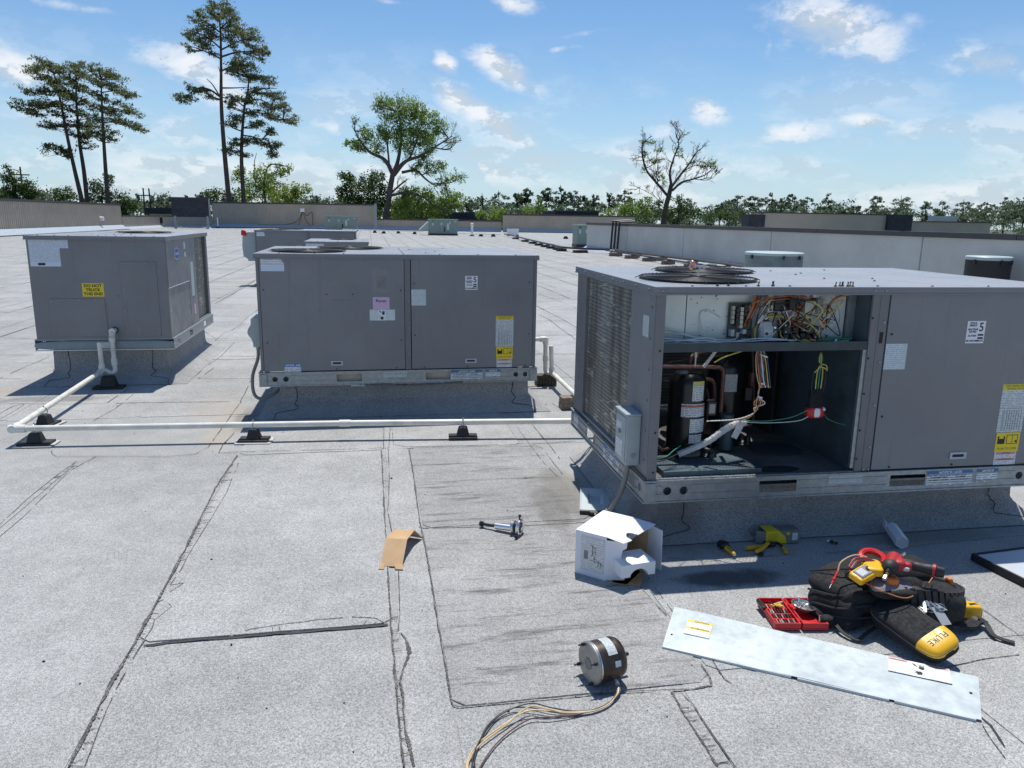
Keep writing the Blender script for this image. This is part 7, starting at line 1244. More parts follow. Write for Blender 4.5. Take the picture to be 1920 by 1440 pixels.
q = MB(); q.box(-.06, .06, -.012, .012, 0, .006, Matrix.Translation((.72, 6.22, .010)) @ Matrix.Rotation(-.1, 4, 'Z')); tag(q.build('metal_strip', M['darksteel'], None), 'small dark strip lying in the shade before the middle unit', 'scrap')
# roof flange stain ring left of opened unit: round plug
q = MB(); q.lathe([(.03, .006), (.028, .009), (.012, .012), (.01, .016)], 16, Matrix.Translation((1.56, 5.02, 0))); tag(q.build('roof_plug', M['curbskin'], None), 'small round patched plug in the roof left of the opened unit', 'roof plug')
# ================================================================ MIDDLE DISTANCE
def sage_unit(label, loc, W=3.25, D_=1.6, H=1.45, hood=False):
    t = thing('rooftop_unit', label, 'air conditioner', loc, 0, 'sage green rooftop units')
    q = MB(); q.box(-.02, W+.02, -.02, D_+.02, .005, .16); q.build('base_curb', M['darksteel'], t, smooth=False)
    k = 3 if W > 1.5 else 1
    for i in range(k): q = MB(); q.box(W*i/k+.01, W*(i+1)/k-.01, 0, .03, .165, H-.06); q.build('door_panel', M['trane'], t, smooth=False)
    q = MB(); q.box(.005, W-.005, .031, D_, .165, H-.061); q.build('cabinet', M['trane'], t, smooth=False)
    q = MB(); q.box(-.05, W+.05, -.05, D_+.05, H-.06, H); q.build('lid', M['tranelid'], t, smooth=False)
    for (u, v, a, c_, m_) in ((.10, .60, .10, .22, 'print'), (.40, .62, .12, .22, 'print'), (.62, .42, .18, .55, 'print'), (.70, .70, .10, .2, 'print'), (.10, .85, .14, .07, 'gap'), (.88, .82, .18, .08, 'print')):
        if W < 1.5 and (u > .6): continue
        sticker(t, 'label', 'F', (W*u, -.001, H*v-.1 if c_ > .3 else H*v), a, c_, M[m_])
    q = MB(); q.box(W*.52, W*.55, -.05, -.001, .3, .75); q.build('door_handle', M['gap'], t, smooth=False)
    if hood:
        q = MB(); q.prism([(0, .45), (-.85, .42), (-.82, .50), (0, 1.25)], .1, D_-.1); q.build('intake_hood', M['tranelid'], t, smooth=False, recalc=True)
    return t
M['tranelid'] = mat('sage_sunlit_lid', (.34, .42, .38), .45)  # sage paint lightened, sunlight on lids and hood put into the colour
sage_unit('sage green rooftop unit before the tall tan far wall', (-4.3, 82, 0), 3.2, 2.2, 1.55)
sage_unit('sage green rooftop unit with a slanted intake hood in the middle distance', (5.3, 69, 0), 2.5, 1.6, 1.42, True)
sage_unit('sage green rooftop unit at the far end of the stucco parapet', (11.95, 44, 0), 1.35, 1.0, 1.30)
t = thing('roof_vent', 'white capped vent pipe in the middle distance', 'vent pipe', (8.95, 68, 0)); q = MB(); q.lathe([(.13, .004), (.12, .02), (.105, .06), (.10, .85), (.16, .87), (.16, .93), (.10, .95), (.10, 1.03), (.15, 1.05), (.10, 1.12)], 12); q.build('pipe', M['white'], t); q = MB(); q.lathe([(.22, .004), (.2, .1)], 10); q.build('flashing', M['wood'], t)
t = thing('roof_vent', 'thin white pipe standing by the far tan wall', 'vent pipe', (-16.2, 90, 0)); q = MB(); q.cyl((0, 0, .004), (0, 0, 1.15), .07, n=8); q.build('pipe', M['white'], t); q = MB(); q.cyl((0, 0, .005), (0, 0, .2), .14, n=8); q.build('flashing', M['darksteel'], t)
t = thing('condenser_box', 'white square condenser box on the roof at the end of the pipe run', 'air conditioner', (12.5, 70, 0))
q = MB(); q.box(0, 1.0, 0, .5, .08, .60); q.build('cabinet', M['white'], t, smooth=False); q = MB(); q.box(-.03, 1.03, -.03, .53, .60, .63); q.build('lid', M['white'], t, smooth=False)
for x in (.03, .87): q = MB(); q.box(x, x+.14, -.12, .6, .004, .08); q.build('foot', M['gap'], t, smooth=False)
t = thing('electrical_box', 'small white electrical box with drooping conduits on the far tan wall', 'electrical box', (-7.4, 93.1, 0))
q = MB(); q.box(-.22, .22, -.2, 0, 1.9, 2.3); q.build('box', M['white'], t, smooth=False)
for pts in ([(-.05, -.1, 1.9), (-.6, -.1, .9), (-2.0, -.1, .45), (-5, -.1, .42)], [(0, -.1, 1.9), (-.3, -.1, .9), (-.6, -.1, .4)], [(.05, -.1, 1.9), (.4, -.1, .9), (.8, -.1, .4)], [(.1, -.1, 1.9), (.5, -.1, 1.5), (.9, -.1, 1.85), (1.1, -.1, 1.7), (1.1, -.1, .4)]):
    q = MB(); q.tube(spline(pts, 6), .035, 5); q.build('conduit', M['blackwire'], t)
# dark refrigerant pipe over blocks, far to near beside the parapet
LN = [(12.0, 69), (11.4, 60), (10.75, 53), (10.2, 46), (9.9, 41.5), (9.65, 38.2), (10.3, 36.6)]
t = thing('refrigerant_line', 'long thin dark pipe line crossing the roof from the white box towards the parapet', 'pipe')
q = MB(); q.tube(spline([(x, y, .2) for x, y in LN]+[(11.1, 36.0, .2), (11.5, 35.8, .2)], 5), .055, 6); q.build('pipe_run', M['blackwire'], t)
for yy_, hh in ((36.05, 1.55), (35.55, 1.55), (35.05, 1.50)):
    q = MB(); q.tube([(11.3, yy_, .15), (11.5, yy_, .2), (11.56, yy_, hh), (12.3, yy_, hh+.03)], .055, 7); q.build('pipe_riser', M['blackwire'], t)
t = thing('refrigerant_line', 'brown pair of pipes on wood blocks running alongside the stucco parapet', 'pipe')
q = MB(); q.tube(spline([(11.4, 35.2, .22), (11.7, 30.5, .2), (11.95, 26.5, .2), (11.8, 22.5, .2), (11.3, 19.6, .2)], 5), .05, 6); q.build('pipe_run', M['pipebrown'] if 'pipebrown' in M else M['wood'], t)
q = MB(); q.tube(spline([(10.9, 35.0, .2), (11.0, 31, .18), (11.0, 27.5, .18), (11.0, 24, .18), (11.5, 21.9, .18)], 5), .035, 6); q.build('pipe_run', M['blackwire'], t)
sb = None; bl = [(x-.05, y) for x, y in LN[1:]]+[(10.0, 36.5), (9.8, 39.7), (10.0, 43.6), (10.45, 49.2)]
NTH = ['farthest', 'second farthest', 'third farthest', 'fourth farthest', 'fifth farthest', 'sixth farthest', 'seventh farthest', 'eighth farthest', 'ninth farthest', 'tenth farthest', 'eleventh farthest', 'twelfth farthest', 'nearest']
for i, (x, y) in enumerate(sorted(bl, key=lambda p: -p[1])):
    t = thing('pipe_support', NTH[i]+' small black block under the long thin pipe line', 'pipe support', (x, y, 0), .2, 'black blocks under the long thin pipe line')
    q = MB(); q.box(-.22, .22, -.14, .14, .004, .13); q.build('block', M['rubber'], t, smooth=False); q = MB(); q.box(-.26, .26, -.17, .17, .0035, .03); q.build('base_plate', M['rubber'], t, smooth=False)
for i, (x, y) in enumerate([(10.9, 33.4), (10.95, 31.4), (11.0, 29.4), (11.75, 29.9), (11.0, 27.4), (11.9, 27.2), (11.0, 25.4), (11.85, 24.4), (11.6, 21.4), (11.6, 32.4)]):
    t = thing('pipe_support', ['farthest', 'third farthest', 'fifth farthest', 'fourth farthest', 'fourth nearest', 'fifth nearest', 'third nearest', 'second nearest', 'nearest', 'second farthest'][i]+' weathered wood block under the brown pipes by the parapet', 'pipe support', (x, y, 0), .1*i, 'wood blocks under the brown pipes by the parapet')
    for k in range(2): q = MB(); q.box(-.30+.02*k, .30, -.07, .07, .004+.075*k, .075+.075*k); q.build('timber', M['wood'], t, smooth=False)
for i, (x, y, w_) in enumerate([(-1.5, 78, .2), (.6, 76, .2), (2.8, 75, .2), (1.4, 73.5, .22), (4.2, 72.5, .2), (10.6, 66.5, .2), (9.6, 67, .2), (15.9, 62, .2), (16.9, 62, .25), (18.5, 63, .2)]):
    t = thing('pipe_support', 'tiny dark pipe block, '+ORD[i]+' of those far out on the roof', 'pipe support', (x, y, 0), 0, 'tiny dark blocks far out on the roof')
    q = MB(); q.taper((0, 0), w_*2, w_*1.6, w_, w_, .004, .22); q.build('block', M['rubber'], t, smooth=False)
t = thing('drain_pipe', 'thin white pipe run far out on the roof left of the hooded green unit', 'pipe'); q = MB(); q.tube([(-2.5, 79, .25), (5.0, 72.5, .25)], .04, 5); q.build('pipe_run', M['pvc'], t); 
t = thing('drain_pipe', 'thin pale pipe run between the hooded green unit and the white box', 'pipe'); q = MB(); q.tube([(7.6, 67.5, .22), (11.2, 66.3, .22)], .04, 5); q.build('pipe_run', M['pvc'], t)
t = thing('wall_vent', 'small round white vent on the tall left wall', 'vent', (XL+.02, 72, 1.0)); q = MB(); q.cyl((0, 0, 0), (.3, 0, 0), .18, n=10); q.build('vent_hood', M['white'], t)
def cowl(label, x, y, r, z1, m_, arc=True, fw=1.35):
    t = thing('exhaust_cowl', label, 'exhaust vent', (x, y, 0))
    q = MB(); q.lathe([(r*fw, .004), (r*fw, .05), (r*fw-.03, .07), (r*1.02, .09)], 36); q.build('base_flange', M['white' if arc else 'bezel'], t)
    q = MB(); q.cyl((0, 0, .06), (0, 0, z1-.03), r*.985, r, 40); q.build('drum', M[m_], t)
    q = MB(); q.lathe([(r*1.015, z1-.06), (r*1.02, z1-.03), (r*1.02, z1), (r*.97, z1+.015), (r*.2, z1+.02)], 40); q.build('lid', M['cowllid'], t)
    for a in (-100, -62, -165, 10): q = MB(); ca, sa = math.cos(R(a)), math.sin(R(a)); q.box(-.02, .02, -.02, .02, -.09, .0, Matrix.Translation((ca*r*1.03, sa*r*1.03, z1-.05)) @ Matrix.Rotation(R(a), 4, 'Z')); q.build('clip', M['darksteel'], t, smooth=False)
M['cowlgreen'] = mat('cowl_grey_green', (.17, .215, .22), .5, metal=.2, var=.15, vscale=4); M['cowllid'] = mat('cowl_lid', (.42, .50, .50), .45)
cowl('round grey green exhaust drum with a pale lid behind the opened unit', 10.03, 18.0, .70, .86, 'cowlgreen')
cowl('dark round exhaust drum near the right end of the stucco parapet', 12.55, 13.9, .42, .98, 'rubber')
# ================================================================ THINGS ON THE ROOF
G0 = .006
# --- condenser fan motor with leads
mt = thing('fan_motor', 'rusty brown condenser fan motor lying on its side with long coloured leads', 'motor', (.790, 2.345, G0), R(14))
mt.scale = (.83, .83, .83)
mr = .088
ML = Matrix.Translation((0, 0, mr+.001)) @ Matrix.Rotation(R(90), 4, 'Y')   # lathe axis z -> x
M['rustcan'] = mat('rusty_motor_can', (.05, .036, .03), .38, metal=.35, var=.35, vscale=12, dirt=(.17, .08, .04), dscale=8, damt=.75)
M['endbell'] = mat('aluminium_end_bell', (.34, .33, .31), .45, metal=.6, var=.1, vscale=20)
q = MB(); q.lathe([(mr*.93, -.066), (mr*.99, -.060), (mr, -.052), (mr, .040), (mr*1.0, .043), (mr*.97, .052), (mr*.90, .064), (mr*.80, .069)], 40, ML); q.build('motor_can', M['rustcan'], mt)
q = MB(); q.lathe([(mr*.99, -.0662), (mr*1.03, -.0664), (mr*1.03, -.074), (mr*.97, -.079), (mr*.3, -.0805), (.02, -.0805)], 40, ML); q.build('end_bell', M['endbell'], mt)
q = MB(); q.lathe([(mr*.30, -.0808), (mr*.29, -.083), (mr*.24, -.0835), (mr*.22, -.082)], 24, ML); q.build('bearing_cap', M['greywire'], mt)
q = MB(); q.lathe([(mr*1.035, -.0600), (mr*1.035, -.0645)], 40, ML); q.build('can_seam', M['chrome'], mt)
q = MB(); q.cyl((.069, 0, mr), (.118, 0, mr), .0085, n=12); q.build('shaft', M['darksteel'], mt)
for a in (60, 150, 240, 330):
    y, z_ = mr*.92*math.cos(R(a)), mr+mr*.92*math.sin(R(a)); q = MB(); q.cyl((-.081, y, z_), (-.092, y, z_), .008, n=6); q.cyl((-.092, y, z_), (-.108, y, z_), .0035, n=6); q.build('through_bolt', M['darksteel'], mt)
vs = []; 
def motor_label(a0, a1, x0, x1, m_):
    me = bpy.data.meshes.new('name_plate'); n = 8; vs = []; rr = mr+.0012
    for k in range(n+1):
        a = a0+(a1-a0)*k/n
        for x in (x0, x1): vs.append((x, -rr*math.cos(a), mr+.001+rr*math.sin(a)))
    me.from_pydata(vs, [], [(2*k, 2*k+1, 2*k+3, 2*k+2) for k in range(n)]); uv = me.uv_layers.new(name='UVMap')
    for lp in me.loops: i = lp.vertex_index; uv.data[lp.index].uv = ((i//2)*.008, (i % 2)*(x1-x0))
    me.materials.append(m_); o = bpy.data.objects.new('name_plate', me); COL.objects.link(o); o.parent = mt
motor_label(R(42), R(112), -.022, .022, M['print_silver']); motor_label(R(8), R(24), .0, .028, M['print'])
q = MB(); q.cyl((.012, -mr*.80, mr*.36), (.012, -mr*1.06, mr*.22), .008, n=10); q.build('lead_grommet', M['chrome'], mt)
def lead(m_, pts, r=.0031): q = MB(); q.tube(spline(pts, 10), r, 6); return q.build('lead_wire', M[m_], mt)
def ML_(x, y, z_):   # world -> motor frame
    d = Vector((x-.790, y-2.345))/.83; a = -R(14); return (d.x*math.cos(a)-d.y*math.sin(a), d.x*math.sin(a)+d.y*math.cos(a), z_/.83)
st = ML_(.815, 2.272, .022)
for m_, o_, mid in (('w_cream', (0, 0), [(.62, 2.165, .008), (.545, 2.165, .022), (.47, 2.175, .02), (.38, 2.13, .006), (.30, 2.065, .006), (.255, 1.99, .006), (.245, 1.90, .006)]),
                    ('blackwire', (.004, 0), [(.61, 2.162, .006), (.55, 2.175, .012), (.49, 2.20, .016), (.42, 2.21, .010), (.345, 2.15, .006), (.30, 2.06, .006), (.275, 1.98, .006), (.278, 1.90, .006)]),
                    ('w_brown', (-.003, .003), [(.63, 2.15, .007), (.55, 2.145, .012), (.48, 2.15, .009), (.40, 2.10, .006), (.335, 2.03, .006), (.285, 1.95, .006), (.27, 1.90, .006)]),
                    ('blackwire', (.002, .004), [(.62, 2.170, .010), (.56, 2.185, .018), (.50, 2.215, .02), (.43, 2.205, .014), (.37, 2.17, .008), (.315, 2.09, .012), (.27, 1.99, .008), (.272, 1.90, .006)]),
                    ('w_cream', (-.002, -.002), [(.60, 2.158, .012), (.54, 2.17, .026), (.48, 2.19, .024), (.39, 2.125, .010), (.305, 2.055, .009), (.258, 1.985, .008), (.25, 1.90, .006)])):
    lead(m_, [st, ML_(.815+o_[0], 2.252+o_[1], .018), ML_(.80+o_[0], 2.225+o_[1], .012), ML_(.755, 2.185+o_[1], .009), ML_(.69, 2.160+o_[1], .008)]+[ML_(*p) for p in mid])
# --- hub puller
hp = thing('hub_puller', 'silver fan hub puller with a black bolt lying on the roof', 'hand tool', (.665, 3.68, G0), R(-34))
q = MB(); q.cyl((-.125, 0, .020), (-.045, 0, .022), .008, n=12); q.build('drive_bolt', M['black'], hp)
q = MB(); q.cyl((-.145, 0, .020), (-.125, 0, .020), .014, n=6); q.build('bolt_head', M['black'], hp)
q = MB(); q.cyl((-.055, 0, .023), (.045, 0, .028), .0165, n=20); q.build('barrel', M['chrome'], hp)
q = MB(); q.lathe([(.020, .0), (.034, .004), (.034, .018), (.026, .022)], 24, Matrix.Translation((.038, 0, .035)) @ Matrix.Rotation(R(84), 4, 'Y')); q.build('collar', M['steelbright'] if 'steelbright' in M else M['chrome'], hp)
q = MB(); q.tube([(.083, .036*math.cos(a), .040+.036*math.sin(a)) for a in [2*math.pi*k/28 for k in range(28)]], .0095, 8, closed=True); q.build('clamp_ring', M['chrome'], hp)
q = MB(); q.lathe([(.026, 0), (.026, .028), (.024, .03)], 24, Matrix.Translation((.058, 0, .040)) @ Matrix.Rotation(R(90), 4, 'Y')); q.build('inner_sleeve', M['black'], hp)
q = MB(); q.cyl((.088, 0, .034), (.095, 0, .034), .010, n=12); q.build('centre_pin', M['chrome'], hp)
for (p0, p1) in (((.08, .0, .076), (.08, .004, .098)), ((.083, -.03, .020), (.088, -.056, .014))): q = MB(); q.cyl(p0, p1, .0045, n=8); q.cyl(p1, Vector(p1)+(Vector(p1)-Vector(p0))*.35, .009, n=8); q.build('set_screw', M['black'], hp)
# --- folded cardboard
cb = thing('cardboard_insert', 'folded brown cardboard piece standing like a small ramp', 'cardboard', (.0, 0, 0))
P_ = [((.020, 3.37, .008), (.118, 3.343, .008)), ((.048, 3.505, .085), (.150, 3.478, .085)), ((.090, 3.62, .078), (.192, 3.60, .078)), ((.118, 3.72, .012), (.235, 3.655, .012))]
def bent(pl, th, m_, nm, par):
    q = MB(); 
    for i in range(len(pl)-1):
        a, b_ = Vector(pl[i][0]), Vector(pl[i][1]); c_, d = Vector(pl[i+1][0]), Vector(pl[i+1][1]); n = (b_-a).cross(c_-a).normalized()*th
        q.add([a, b_, d, c_, a-n, b_-n, d-n, c_-n], [(0, 1, 2, 3), (7, 6, 5, 4), (0, 4, 5, 1), (1, 5, 6, 2), (2, 6, 7, 3), (3, 7, 4, 0)])
    return q.build(nm, M[m_], par, smooth=False, recalc=True)
M['kraft_lined'] = mat('ribbed_brown_cardboard', (.50, .32, .17), .75, var=.05, bump=.3, bscale=120)
bent(P_[:2], .004, 'kraft_lined', 'front_flap', cb); bent(P_[1:3], .004, 'kraft', 'top_flap', cb); bent(P_[2:], .004, 'kraft', 'back_flap', cb)
bent([((.018, 3.366, .020), (.040, 3.360, .020)), ((.010, 3.335, .007), (.034, 3.329, .007))], .003, 'kraft', 'tab', cb); bent([((.085, 3.352, .020), (.122, 3.341, .020)), ((.088, 3.322, .007), (.122, 3.312, .007))], .003, 'kraft', 'tab', cb)
# --- pressed tray plate
tr = thing('metal_cover_plate', 'light grey metal cover plate with a pressed recess by the opened unit', 'cover plate', (1.255, 4.03, G0), R(-16))
q = MB(); q.plate(rect(-.078, .078, -.185, .185), [rect(-.042, .046, -.075, .105)], .004, Matrix.Translation((0, 0, .012))); q.build('plate', M['bezelpale'] if 'bezelpale' in M else M['bezel'], tr, smooth=False, bevel=.001)
vs = [(-.042, -.075, .014), (.046, -.075, .014), (.046, .105, .014), (-.042, .105, .014), (-.028, -.055, .002), (.030, -.055, .002), (.030, .088, .002), (-.028, .088, .002)]
q = MB(); q.add(vs, [(0, 1, 5, 4), (1, 2, 6, 5), (2, 3, 7, 6), (3, 0, 4, 7), (4, 5, 6, 7)]); q.build('recess', M['galv_sun'], tr, smooth=False)
q = MB(); q.box(-.086, .086, -.200, -.1852, 0, .022); q.box(-.03, .03, -.210, -.2002, .002, .020); q.build('hinge_edge', M['black'], tr, smooth=False, bevel=.002)
for x in (-.086, .0785): q = MB(); q.box(x, x+.0075, -.185, .185, .0, .018); q.build('side_lip', M['bezel'], tr, smooth=False)
q = MB(); q.cyl((0, -.2105, .011), (0, -.2125, .011), .006, n=8); q.build('screw', M['chrome'], tr)
# --- white carton
bx = thing('white_carton', 'opened white carton lying on its side with foam and plastic wrap inside', 'box', (.904, 3.173, G0), R(-43))
# local x along the front bottom edge to the right, y back; the right side is open
BL, BD, BH = .155, .285, .208
q = MB(); q.box(0, BL, -.0, .004, 0, BH); fp = q.build('front_panel', M['whitepaint'], bx, smooth=False)
q = MB(); q.box(.0, .004, .0042, BD, 0, BH); q.build('side_panel', M['whitepaint'], bx, smooth=False)
q = MB(); q.box(0.0042, BL+.10, .0042, BD-.0042, 0, .004); q.build('bottom_panel', M['kraftd'], bx, smooth=False)
q = MB(); q.box(.0042, BL, BD-.004, BD, 0.0, BH); q.build('back_panel', M['whitepaint'], bx, smooth=False)
q = MB(); q.box(.005, BL+.085, BD-.008, BD-.0045, 0.005, BH-.012); q.build('inner_liner', M['kraft'], bx, smooth=False); q = MB(); q.box(.0045, BL-.001, .0042, .0055, .005, BH-.001); q.build('inner_liner', M['kraftd'], bx, smooth=False)
q = MB(); q.box(-.001, BL+.002, -.001, BD+.001, BH+.0002, BH+.004); q.build('top_panel', M['whitepaint'], bx, smooth=False)
q = MB(); q.plate([(0, 0), (.085, -.012), (.100, .045), (.066, .060), (.052, .085), (.050, .105), (.066, .115), (.098, .118), (.115, BD-.005), (0, BD)], [], .003, Matrix.Translation((BL+.003, 0, BH+.001)) @ Matrix.Rotation(R(3), 4, 'Y')); q.build('top_flap', M['whitepaint'], bx, smooth=False, recalc=True)
q = MB(); q.prism([(0, 0.0), (.088, .0), (.090, .026), (.074, .036), (.070, .060), (.070, BH-.085), (.074, BH-.060), (.092, BH-.050), (.094, BH-.022), (0, BH-.012)], 0, .0035, Matrix.Translation((BL, 0, 0)) @ Matrix.Rotation(R(33), 4, 'Z')); q.build('front_flap', M['whitepaint'], bx, smooth=False, recalc=True)
q = MB(); q.prism([(0, 0), (.10, .005), (.095, .20), (.03, BH-.01), (0, BH)], 0, .0035, Matrix.Translation((BL+.085, BD-.004, 0)) @ Matrix.Rotation(R(-28), 4, 'Z')); q.build('back_flap', M['whitepaint'], bx, smooth=False, recalc=True)
q = MB(); q.box(BL, BL+.085, BD-.0045, BD, 0, BH-.008); q.build('back_flap', M['whitepaint'], bx, smooth=False)
q = MB(); q.plate([(.0, .03), (.125, .075), (.10, .19), (0, .24)], [], .003, Matrix.Translation((BL+.03, -.035, .001))); q.build('bottom_flap', M['kraft'], bx, smooth=False, recalc=True)
arc = [(.09+.045*math.cos(a), .0+.036*math.sin(a)) for a in [math.pi*k/10 for k in range(11)]]
q = MB(); q.prism([(0, 0), (0, .062), (.17, .062), (.17, 0)]+arc, -.07, .07, Matrix.Translation((BL+.02, .03, .045)) @ Matrix.Rotation(R(52), 4, 'Z') @ Matrix.Translation((0, -.02, 0))); q.build('foam_block', M['foam'], bx, smooth=False, recalc=True, bevel=.002)
q = MB(); q.box(.03, BL+.05, .06, .20, .005, .044); q.build('inner_carton', M['kraft'], bx, smooth=False)
M['plastic'] = mat('crumpled_clear_plastic', (.42, .41, .43), .18, var=.4, vscale=60, bump=1.0, bscale=60)
q = MB(); q.soft((0, 0, 0), (.22, .035, .035), e=.9, nu=36, nv=18, wob=.014, freq=26, xf=Matrix.Translation((BL+.015, .16, .150)) @ Matrix.Rotation(R(66), 4, 'Z') @ Matrix.Rotation(R(-12), 4, 'Y')); q.build('plastic_wrap', M['plastic'], bx)
q = MB(); q.lathe([(.05, 0), (.05, .09), (.02, .1)], 20, Matrix.Translation((BL-.06, .15, .08))); q.build('motor_in_carton', M['black'], bx)
s_ = sticker(fp, 'shipping_label', 'F', (.030, -.0008, .028), .118, .165, M['print_ship'] if 'print_ship' in M else print_mat('shipping_print', paper=(.70, .70, .68), pitch=.012, word=50, amt=.3))
q = MB(); q.box(.016, .036, .055, .095, .0013, .0018)
for k in range(3): q.box(.045+k*.012, .049+k*.012, .08, .13, .0013, .0018) if k == 1 else None
q.build('barcode', M['greywire'], s_, smooth=False)
q = MB()
for pts in ([(.05, .13), (.058, .118), (.078, .116)], [(.055, .10), (.062, .09), (.068, .098)], [(.07, .11), (.076, .085)], [(.052, .075), (.06, .082), (.07, .075), (.066, .06)], [(.072, .07), (.072, .045), (.082, .05)], [(.08, .058), (.115, .040)], [(.092, .06), (.088, .03)], [(.104, .056), (.10, .028)], [(.05, .055), (.07, .052)]):
    q.tube([(x, y, .0018) for x, y in pts], .0011, 4)
q.build('handwriting', M['ink'], s_, smooth=False)
q = MB(); q.lathe([(.011, 0), (.011, .0014)], 20, Matrix.Translation((.134, -.0002, .182)) @ FACE['F']); o = q.build('red_logo', M['red'], fp, smooth=False)
q = MB(); q.lathe([(.0065, .0015), (.0065, .0022)], 16, Matrix.Translation((.134, -.0002, .182)) @ FACE['F'] @ Matrix.Diagonal((.6, 1, 1, 1))); q.build('logo_flame', M['white'], fp, smooth=False)
q = MB(); q.box(.015, .024, .012, .030, .0013, .0018); 
# --- long galvanised panel lying down
gp = thing('galvanised_panel', 'long galvanised sheet metal panel lying on the roof with warning labels', 'metal panel', (1.071, 2.500, 0))
c4 = [Vector((0, 0, .012)), Vector((.883, -.588, .012)), Vector((1.047, -.385, .022)), Vector((.152, .255, .030))]
def bil(u, v, dz=0):
    a = c4[0].lerp(c4[1], u); b_ = c4[3].lerp(c4[2], u); p = a.lerp(b_, v); return Vector((p.x, p.y, p.z+dz+.006*math.sin(u*math.pi)*0))
q = MB(); nu, nv = 30, 6; vs = []
for j in range(nv+1):
    for i in range(nu+1):
        u, v = i/nu, j/nv; p = bil(u, v); vs.append((p.x, p.y, p.z+.0035*mnoise.noise(Vector((u*3, v*1.5, 4)))))
n = len(vs); vs += [(x, y, z_-.0018) for x, y, z_ in vs]
fs = [(j*(nu+1)+i, j*(nu+1)+i+1, (j+1)*(nu+1)+i+1, (j+1)*(nu+1)+i) for j in range(nv) for i in range(nu)]
fs += [tuple(k+n for k in f[::-1]) for f in fs]
for i in range(nu): fs += [(i, i+n, i+1+n, i+1), (nv*(nu+1)+i+1, nv*(nu+1)+i+1+n, nv*(nu+1)+i+n, nv*(nu+1)+i)]
for j in range(nv): a, b_ = j*(nu+1), (j+1)*(nu+1); fs += [(a, b_, b_+n, a+n), (a+nu, a+nu+n, b_+nu+n, b_+nu)]
q.add(vs, fs); q.build('panel_sheet', M['galv_sun'], gp)
q = MB()
for u0, u1, dz in ((.0, .44, .0), (.46, .74, .0), (.755, .985, .0)):
    a, b_ = bil(u0, 0), bil(u1, 0); nrm = Vector((-(b_-a).y, (b_-a).x, 0)).normalized(); o_ = -nrm*(.006 if u0 else .003)
    q.add([a+o_, b_+o_, b_+nrm*.004, a+nrm*.004, a+o_-Vector((0, 0, .011)), b_+o_-Vector((0, 0, .011))], [(0, 1, 2, 3), (4, 5, 1, 0)])
q.build('folded_edge', M['galv_sun'], gp, smooth=False)
a, b_ = bil(0, 1), bil(1, 1); q = MB(); q.add([a, b_, b_-Vector((-.003, -.004, .014)), a-Vector((-.003, -.004, .02))], [(0, 1, 2, 3)]); q.build('folded_edge', M['galv_sun'], gp, smooth=False)
pa = math.atan2(-.588, .883)
def on_panel(u, v): p = bil(u, v, .0032); return (p.x, p.y, p.z)
tilt = math.atan2(.018, .30)
def psticker(nm, u, v, w_, h_, m_):
    me_ = sticker(gp, nm, 'T', (0, 0, 0), w_, h_, m_); me_.matrix_local = Matrix.Translation(on_panel(u, v)) @ Matrix.Rotation(pa+.01, 4, 'Z') @ Matrix.Rotation(tilt, 4, 'X'); return me_
s_ = psticker('caution_label', .060, .38, .098, .105, print_mat('caution_print', pitch=.0105, word=70, amt=.45, bands=((0, .1, .090, .105, (.80, .58, .05)), (0, .1, .040, .055, (.80, .58, .05)))))
text(s_, 'CAUTION', .0125, (.055, .0975), M['ink'], bold=.0003); text(s_, 'ATTENTION', .0125, (.055, .0475), M['ink'], bold=.0003)
s_ = psticker('warning_label', .735, .62, .205, .090, print_mat('warning_print_red', pitch=.0095, word=80, amt=.35, bands=((.004, .066, .076, .086, (.70, .22, .15)), (.139, .201, .076, .086, (.72, .24, .17)), (.069, .0698, 0, .09, (.5, .5, .5)), (.1352, .136, 0, .09, (.5, .5, .5)), (.070, .135, .0, .09, (.76, .79, .80)))))
hand_marks(s_, .100, .046, 1.0); text(s_, 'WARNING', .009, (.035, .081), M['ink']); text(s_, 'WARNING', .009, (.17, .081), M['ink'])
q = MB(); p = bil(.975, .55); q.cyl(p+Vector((0, 0, .0015)), p+Vector((0, 0, .003)), .005, n=10); p = bil(.02, .30); q.cyl(p+Vector((0, 0, .0015)), p+Vector((0, 0, .003)), .004, n=10); q.build('screw_hole', M['gap'], gp)
# --- white door panel at the right edge
wp = thing('door_panel', 'pale blue grey door panel with a black gasket edge lying at the right', 'metal panel', (2.875, 3.000, G0))
ang = math.atan2(2.727-3.004, 2.896-2.873)
q = MB(); q.box(0, .60, 0, .62, .012, .030, Matrix.Rotation(R(-84.5), 4, 'Z') @ Matrix.Identity(4)); q.build('panel_sheet', M['doorpale'] if 'doorpale' in M else M['bezel'], wp, smooth=False, bevel=.002)
q = MB(); q.box(-.006, .60, -.012, -.0005, .0, .036, Matrix.Rotation(R(-84.5), 4, 'Z')); q.box(-.012, -.0006, -.012, .62, .0, .035, Matrix.Rotation(R(-84.5), 4, 'Z')); q.build('gasket_edge', M['rubber'], wp, smooth=False)
